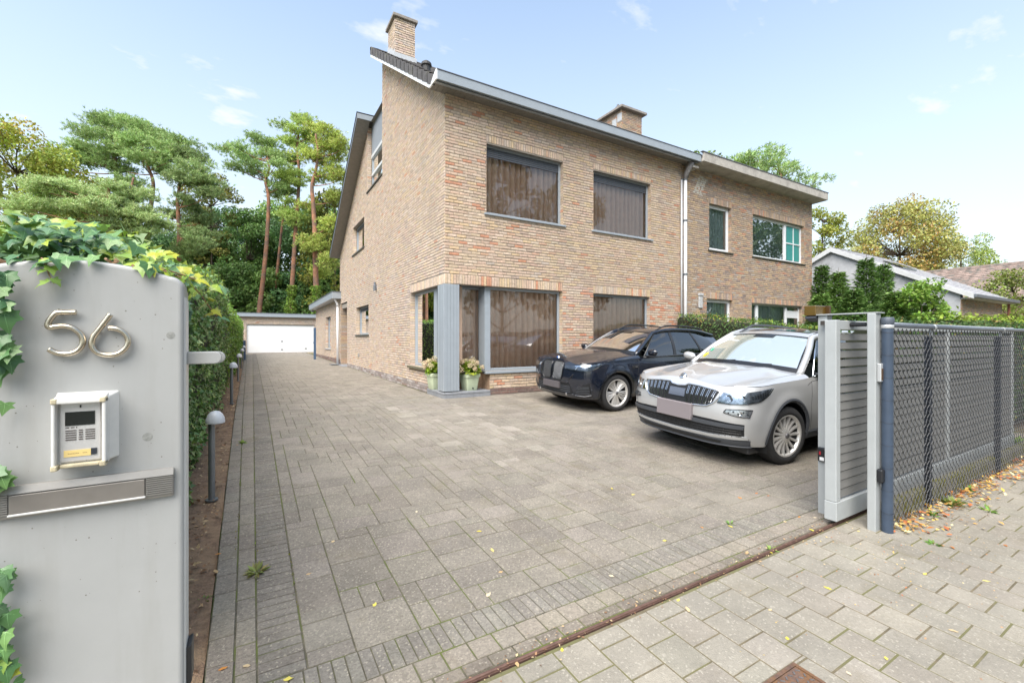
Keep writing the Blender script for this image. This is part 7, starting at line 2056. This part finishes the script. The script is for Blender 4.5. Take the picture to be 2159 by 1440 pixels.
for i in range(9):      # leaves lapping over the front edge
    px = rv.uniform(-20, 330); x = on_y(px, 560, PY).x
    put_leaf((x, PY + rv.uniform(-.005, .03), ptop(x) + rv.uniform(.004, .03)), rv.uniform(.032, .055), rv.uniform(2.6, 3.7), rv.uniform(-1.3, -.6), rv.uniform(-.4, .4), rv.random() < .25)
for i in range(78):      # column hanging down the left edge of the panel
    t_ = rv.random(); py = rv.choice([rv.uniform(570, 780), rv.uniform(570, 900), rv.uniform(980, 1010), rv.uniform(1180, 1440), rv.uniform(1200, 1440)])
    px = rv.uniform(-35, 16) + (12 if 680 < py < 780 or py > 1380 else 0)
    p = on_y(px, py, PY - .02 - rv.uniform(0, .03)); put_leaf(p, rv.uniform(.035, .062), math.pi + rv.uniform(-.5, .9), rv.uniform(-1.5, -.9), rv.uniform(-.4, .4), py > 1390 and rv.random() < .6)
def shoot(pts, y, n, r=.0028, lime=.85, sz=(.022, .042)):
    P = smoothpath([on_y(px, py, yy) for (px, py), yy in zip(pts, y)], 6)
    B().tube(P, [r * (1 - .5 * i / len(P)) for i in range(len(P))], n=6).build('shoot', M('ivy_stem', (.30, .18, .10), .7, var=.2, nsc=30), ivp, smooth=True)
    for i in range(n):
        p = P[int((i + .7) / n * (len(P) - 1))]; sd_ = 1 if i % 2 else -1
        put_leaf(p + Vector((sd_ * .008, -.006, rv.uniform(-.004, .014))), rv.uniform(*sz), math.pi + sd_ * rv.uniform(.5, 1.4), rv.uniform(-1.1, -.3), rv.uniform(-.4, .4), rv.random() < lime)
shoot([(88, 545), (97, 558), (103, 578), (114, 598)], [PY + .01, PY - .02, PY - .025, PY - .03], 7)
shoot([(92, 552), (108, 552), (116, 548)], [PY, PY - .02, PY - .02], 3)
shoot([(290, 555), (345, 568), (400, 585), (450, 606), (476, 614)], [PY + .08, PY + .06, PY + .10, PY + .14, PY + .16], 13, sz=(.028, .05))
shoot([(330, 565), (385, 588), (420, 618), (445, 652), (462, 672)], [PY + .10, PY + .10, PY + .12, PY + .14, PY + .16], 12, sz=(.03, .05))
q = B()
for i in range(14):
    x = rv.uniform(-.72, -.2); P = [Vector((x, PY + .3, 1.55)), Vector((x + rv.uniform(-.08, .08), PY + .2, 1.76)), Vector((x + rv.uniform(-.15, .15), PY + .05, ptop(max(x, -.7)) + .015))]
    q.tube(smoothpath(P, 3), .004, n=5)
tag(q.build('stems', MATS['ivy_stem'], ivp), kind='stuff')
n = 2600                 # shaded smaller leaves deep in the mass behind
x = NPR.uniform(-.95, -.25, n); y = NPR.uniform(PY + .16, 2.6, n); z = 1.70 + .12 * np.clip((-.3 - x) / .3, 0, 1) + .16 * (y - PY) - np.abs(NPR.normal(size=n)) * .09
leafcloud('inner_leaves', np.stack([x, y, z], 1), rdir(n) - np.array([0, .5, .3]), rdir(n) * .5 + np.array([0, -.2, .9]), NPR.uniform(.04, .075, n), jit((.085, .165, .05), n, .4, .1), m_leafg, ivp, shape='ivy', kind='stuff')

# ------------------------------------------------------------------ fallen leaves, weeds, litter
def dead_cols(n, pal):
    c = np.array([pal[i] for i in NPR.randint(0, len(pal), n)]); return c * NPR.uniform(.7, 1.2, (n, 1))
OR = [(.55, .22, .06), (.60, .33, .09), (.50, .16, .06), (.62, .45, .16), (.40, .22, .10), (.66, .55, .30), (.58, .40, .08)]
BR = [(.30, .17, .09), (.42, .27, .14), (.50, .36, .20), (.24, .13, .07), (.55, .42, .24)]
def litter(name, label, x, y, zfn, size, pal, n, lift=.02):
    z = np.array([zfn(b) for b in y]) + .006 + NPR.rand(n) * lift
    d = rdir(n); d[:, 2] *= .35; u = rdir(n) * .45 + np.array([0, 0, 1])
    o = leafcloud(name, np.stack([x, y, z], 1), d, u, size, dead_cols(n, pal), M('dead_leaf', attr=True, rough=.75, trans=.15), None, shape='leaf', aspect=.6)
    tag(o, label, 'leaves', None, 'stuff'); return o
n = 900; y = 1.62 - np.abs(NPR.normal(size=n)) * .13
litter('leaf_litter', 'orange and yellow fallen leaves drifted along the foot of the wire fence', NPR.uniform(4.55, 10.5, n), y, zs, NPR.uniform(.025, .065, n), OR, n, .035)
n = 1500; y = 1.95 + 16 * NPR.rand(n) ** 1.8
litter('leaf_litter', 'brown dry leaves and twigs strewn over the soil bed', NPR.uniform(-.75, -.24, n), y, zg, NPR.uniform(.012, .05, n), BR, n, .04)
n = 300; litter('leaf_litter', 'fine brown debris gathered along the gate rail', NPR.uniform(.1, 4.4, n), 1.86 + NPR.normal(size=n) * .05, lambda v: max(zs(v), zg(v)), NPR.uniform(.008, .022, n), BR, n, .006)
n = 260; litter('leaf_litter', 'yellow crumbs and leaf bits on the sidewalk near the gate post', 4.0 + NPR.normal(size=n) * .75, 1.25 + NPR.normal(size=n) * .28, lambda v: max(zs(v), zg(v)), NPR.uniform(.006, .018, n), OR + BR, n, .005)
# single leaves one can count
def one_leaf(col, k):
    r = random.Random(k); b = B()
    o = [(0, -.5), (.22, -.3), (.34, 0), (.22, .3), (0, .5), (-.22, .28), (-.34, .02), (-.2, -.3)]
    b.add([(0, 0, .10)] + [(x * r.uniform(.8, 1.2), y, .16 * r.uniform(0, 1) + .10 * abs(x)) for x, y in o], [(0, i + 1, (i + 1) % 8 + 1) for i in range(8)], col)
    me = b.mesh('fallen_leaf', smooth=True); me.materials.append(MATS['dead_leaf']); return me
FL = dict(yellow=[one_leaf(c, k) for k, c in enumerate([(.66, .55, .08), (.62, .52, .20), (.70, .60, .12)])], tan=[one_leaf(c, k) for k, c in enumerate([(.60, .46, .27), (.52, .36, .18), (.66, .56, .40)])], orange=[one_leaf(c, k) for k, c in enumerate([(.58, .25, .06), (.48, .18, .05)])])
spots = [(651, 1210, 'tan'), (790, 1275, 'yellow'), (702, 1142, 'tan'), (1010, 1120, 'yellow'), (878, 1079, 'tan'), (1030, 1254, 'tan'), (1038, 1160, 'yellow'), (1056, 1206, 'tan'), (1290, 1030, 'yellow'), (1335, 1043, 'yellow'), (1402, 1140, 'yellow'), (1480, 1112, 'orange'), (1540, 1110, 'yellow'), (1575, 1165, 'tan'), (1625, 1165, 'yellow'), (1685, 1090, 'orange'), (1655, 1100, 'tan'), (1720, 1092, 'tan'), (1712, 1118, 'yellow'), (1660, 1346, 'yellow'), (1868, 1388, 'yellow'), (1790, 1420, 'tan'), (1624, 1286, 'tan'), (1745, 1240, 'yellow'), (1430, 1265, 'yellow'), (1450, 1285, 'tan'), (1905, 1180, 'tan'), (1950, 1210, 'yellow'), (2010, 1330, 'tan'), (470, 1410, 'orange'), (460, 1168, 'orange'), (500, 938, 'orange'), (608, 1432, 'yellow'), (520, 1404, 'tan'), (455, 1205, 'tan'), (1560, 1050, 'orange'), (1595, 1040, 'orange'), (1620, 1045, 'orange'), (1090, 1400, 'tan'), (1185, 1370, 'yellow'), (1290, 1215, 'tan'), (2080, 1225, 'yellow'), (2120, 1150, 'orange'), (1985, 1150, 'orange'), (1810, 1120, 'yellow')]
for k, (px, py, c) in enumerate(spots):
    z = 0.0
    for _ in range(12):
        r = ray(px, py); t_ = (z - CAMH) / r.z; p = Vector((0, 0, CAMH)) + r * t_; z = max(zs(p.y), zg(p.y)) if p.y > 1.86 else zs(p.y)
    o = bpy.data.objects.new('fallen_leaf', RND.choice(FL[c])); COL.objects.link(o)
    s_ = RND.uniform(.022, .038); o.location = (p.x, p.y, z + .0005); o.scale = (s_, s_ * RND.uniform(1, 1.7), s_); o.rotation_euler = (0, 0, RND.uniform(0, 6.28))
    on = 'the driveway pavers' if p.y > 1.86 and p.x > ex(p.y) else 'the soil bed' if p.x < 0 else 'the sidewalk tiles'
    tag(o, 'small %s fallen leaf lying on %s' % (c, on), 'leaf', 'fallen %s leaves on %s' % (c, on))
# weeds and grass in the joints
def tuft(label, px, py, r, h, n, col, group='weeds in the paving joints'):
    z = 0.0
    for _ in range(12):
        rr = ray(px, py); p = Vector((0, 0, CAMH)) + rr * ((z - CAMH) / rr.z); z = zg(p.y) if p.y > 1.86 else zs(p.y)
    a = NPR.uniform(0, 6.28, n); rad = NPR.rand(n) * r * .4
    pos = np.stack([p.x + rad * np.cos(a), p.y + rad * np.sin(a), np.full(n, z - .004)], 1)
    d = np.stack([np.cos(a) * NPR.uniform(.3, 1.4, n), np.sin(a) * NPR.uniform(.3, 1.4, n), NPR.uniform(.2, 1.2, n) * h / r], 1)
    o = leafcloud('weed', pos, d, rdir(n) * .4 + np.array([0, 0, 1]), NPR.uniform(.6, 1.2, n) * r, jit(col, n, .3, .15), m_leaf, None, aspect=.3)
    tag(o, label, 'weed', group)
tuft('dry yellow green weed tuft in the left border joint', 540, 1205, .07, .03, 40, (.30, .32, .10))
tuft('small green weed sprouting at the edge of the soil bed', 430, 1268, .04, .03, 22, (.15, .26, .05))
tuft('green weed with orange leaf in the border joint near the first bollard', 512, 934, .06, .05, 26, (.22, .32, .06))
tuft('broad leaved green weed on the sidewalk beside the leaf litter', 2085, 1078, .07, .05, 26, (.18, .32, .06))
tuft('small green weed in a sidewalk joint near the fence post', 1968, 1147, .05, .03, 22, (.16, .30, .06))
tuft('tall green seedling among the leaves under the wire mesh', 2045, 1036, .07, .09, 20, (.20, .36, .07))
tuft('grass tuft at the fence foot between the two dark posts', 2010, 1064, .10, .08, 60, (.22, .30, .08))
tuft('green weed at the foot of the first dark fence post', 1963, 1085, .06, .06, 24, (.17, .33, .06))
tuft('small weed by the stone step of the corner post', 1018, 828, .07, .04, 18, (.25, .34, .06))
tuft('leafy green twig on the driveway by the gate rail', 1540, 1104, .045, .03, 16, (.18, .32, .08))
tuft('crushed green leaf beside the gate rail', 1625, 1158, .05, .012, 14, (.25, .40, .08))
tuft('low bright shrub growing through the end of the wire fence', 2146, 940, .20, .16, 160, (.22, .36, .06), None)
n = 1500                # moss and grass blades along the left border joints
y = 2.2 + 22 * NPR.rand(n) ** 1.6; k = NPR.randint(0, 3, n); x = np.where(k == 0, -.10, np.where(k == 1, .019, .229)) + NPR.normal(size=n) * .006
keep = (np.sin(y * 5.1 + k * 2) + np.sin(y * 1.9 + k)) > .35; x = x[keep]; y = y[keep]; n = len(x)
z = np.array([zg(b) for b in y]) - .003; d = rdir(n); d[:, 2] = np.abs(d[:, 2])
tag(leafcloud('joint_moss', np.stack([x, y, z], 1), d, rdir(n) + np.array([0, 0, 1]), NPR.uniform(.008, .02, n), jit((.20, .22, .04), n, .4, .2), m_leaf, None, aspect=.5), 'yellow green moss growing in the joints of the left border', 'moss', None, 'stuff')
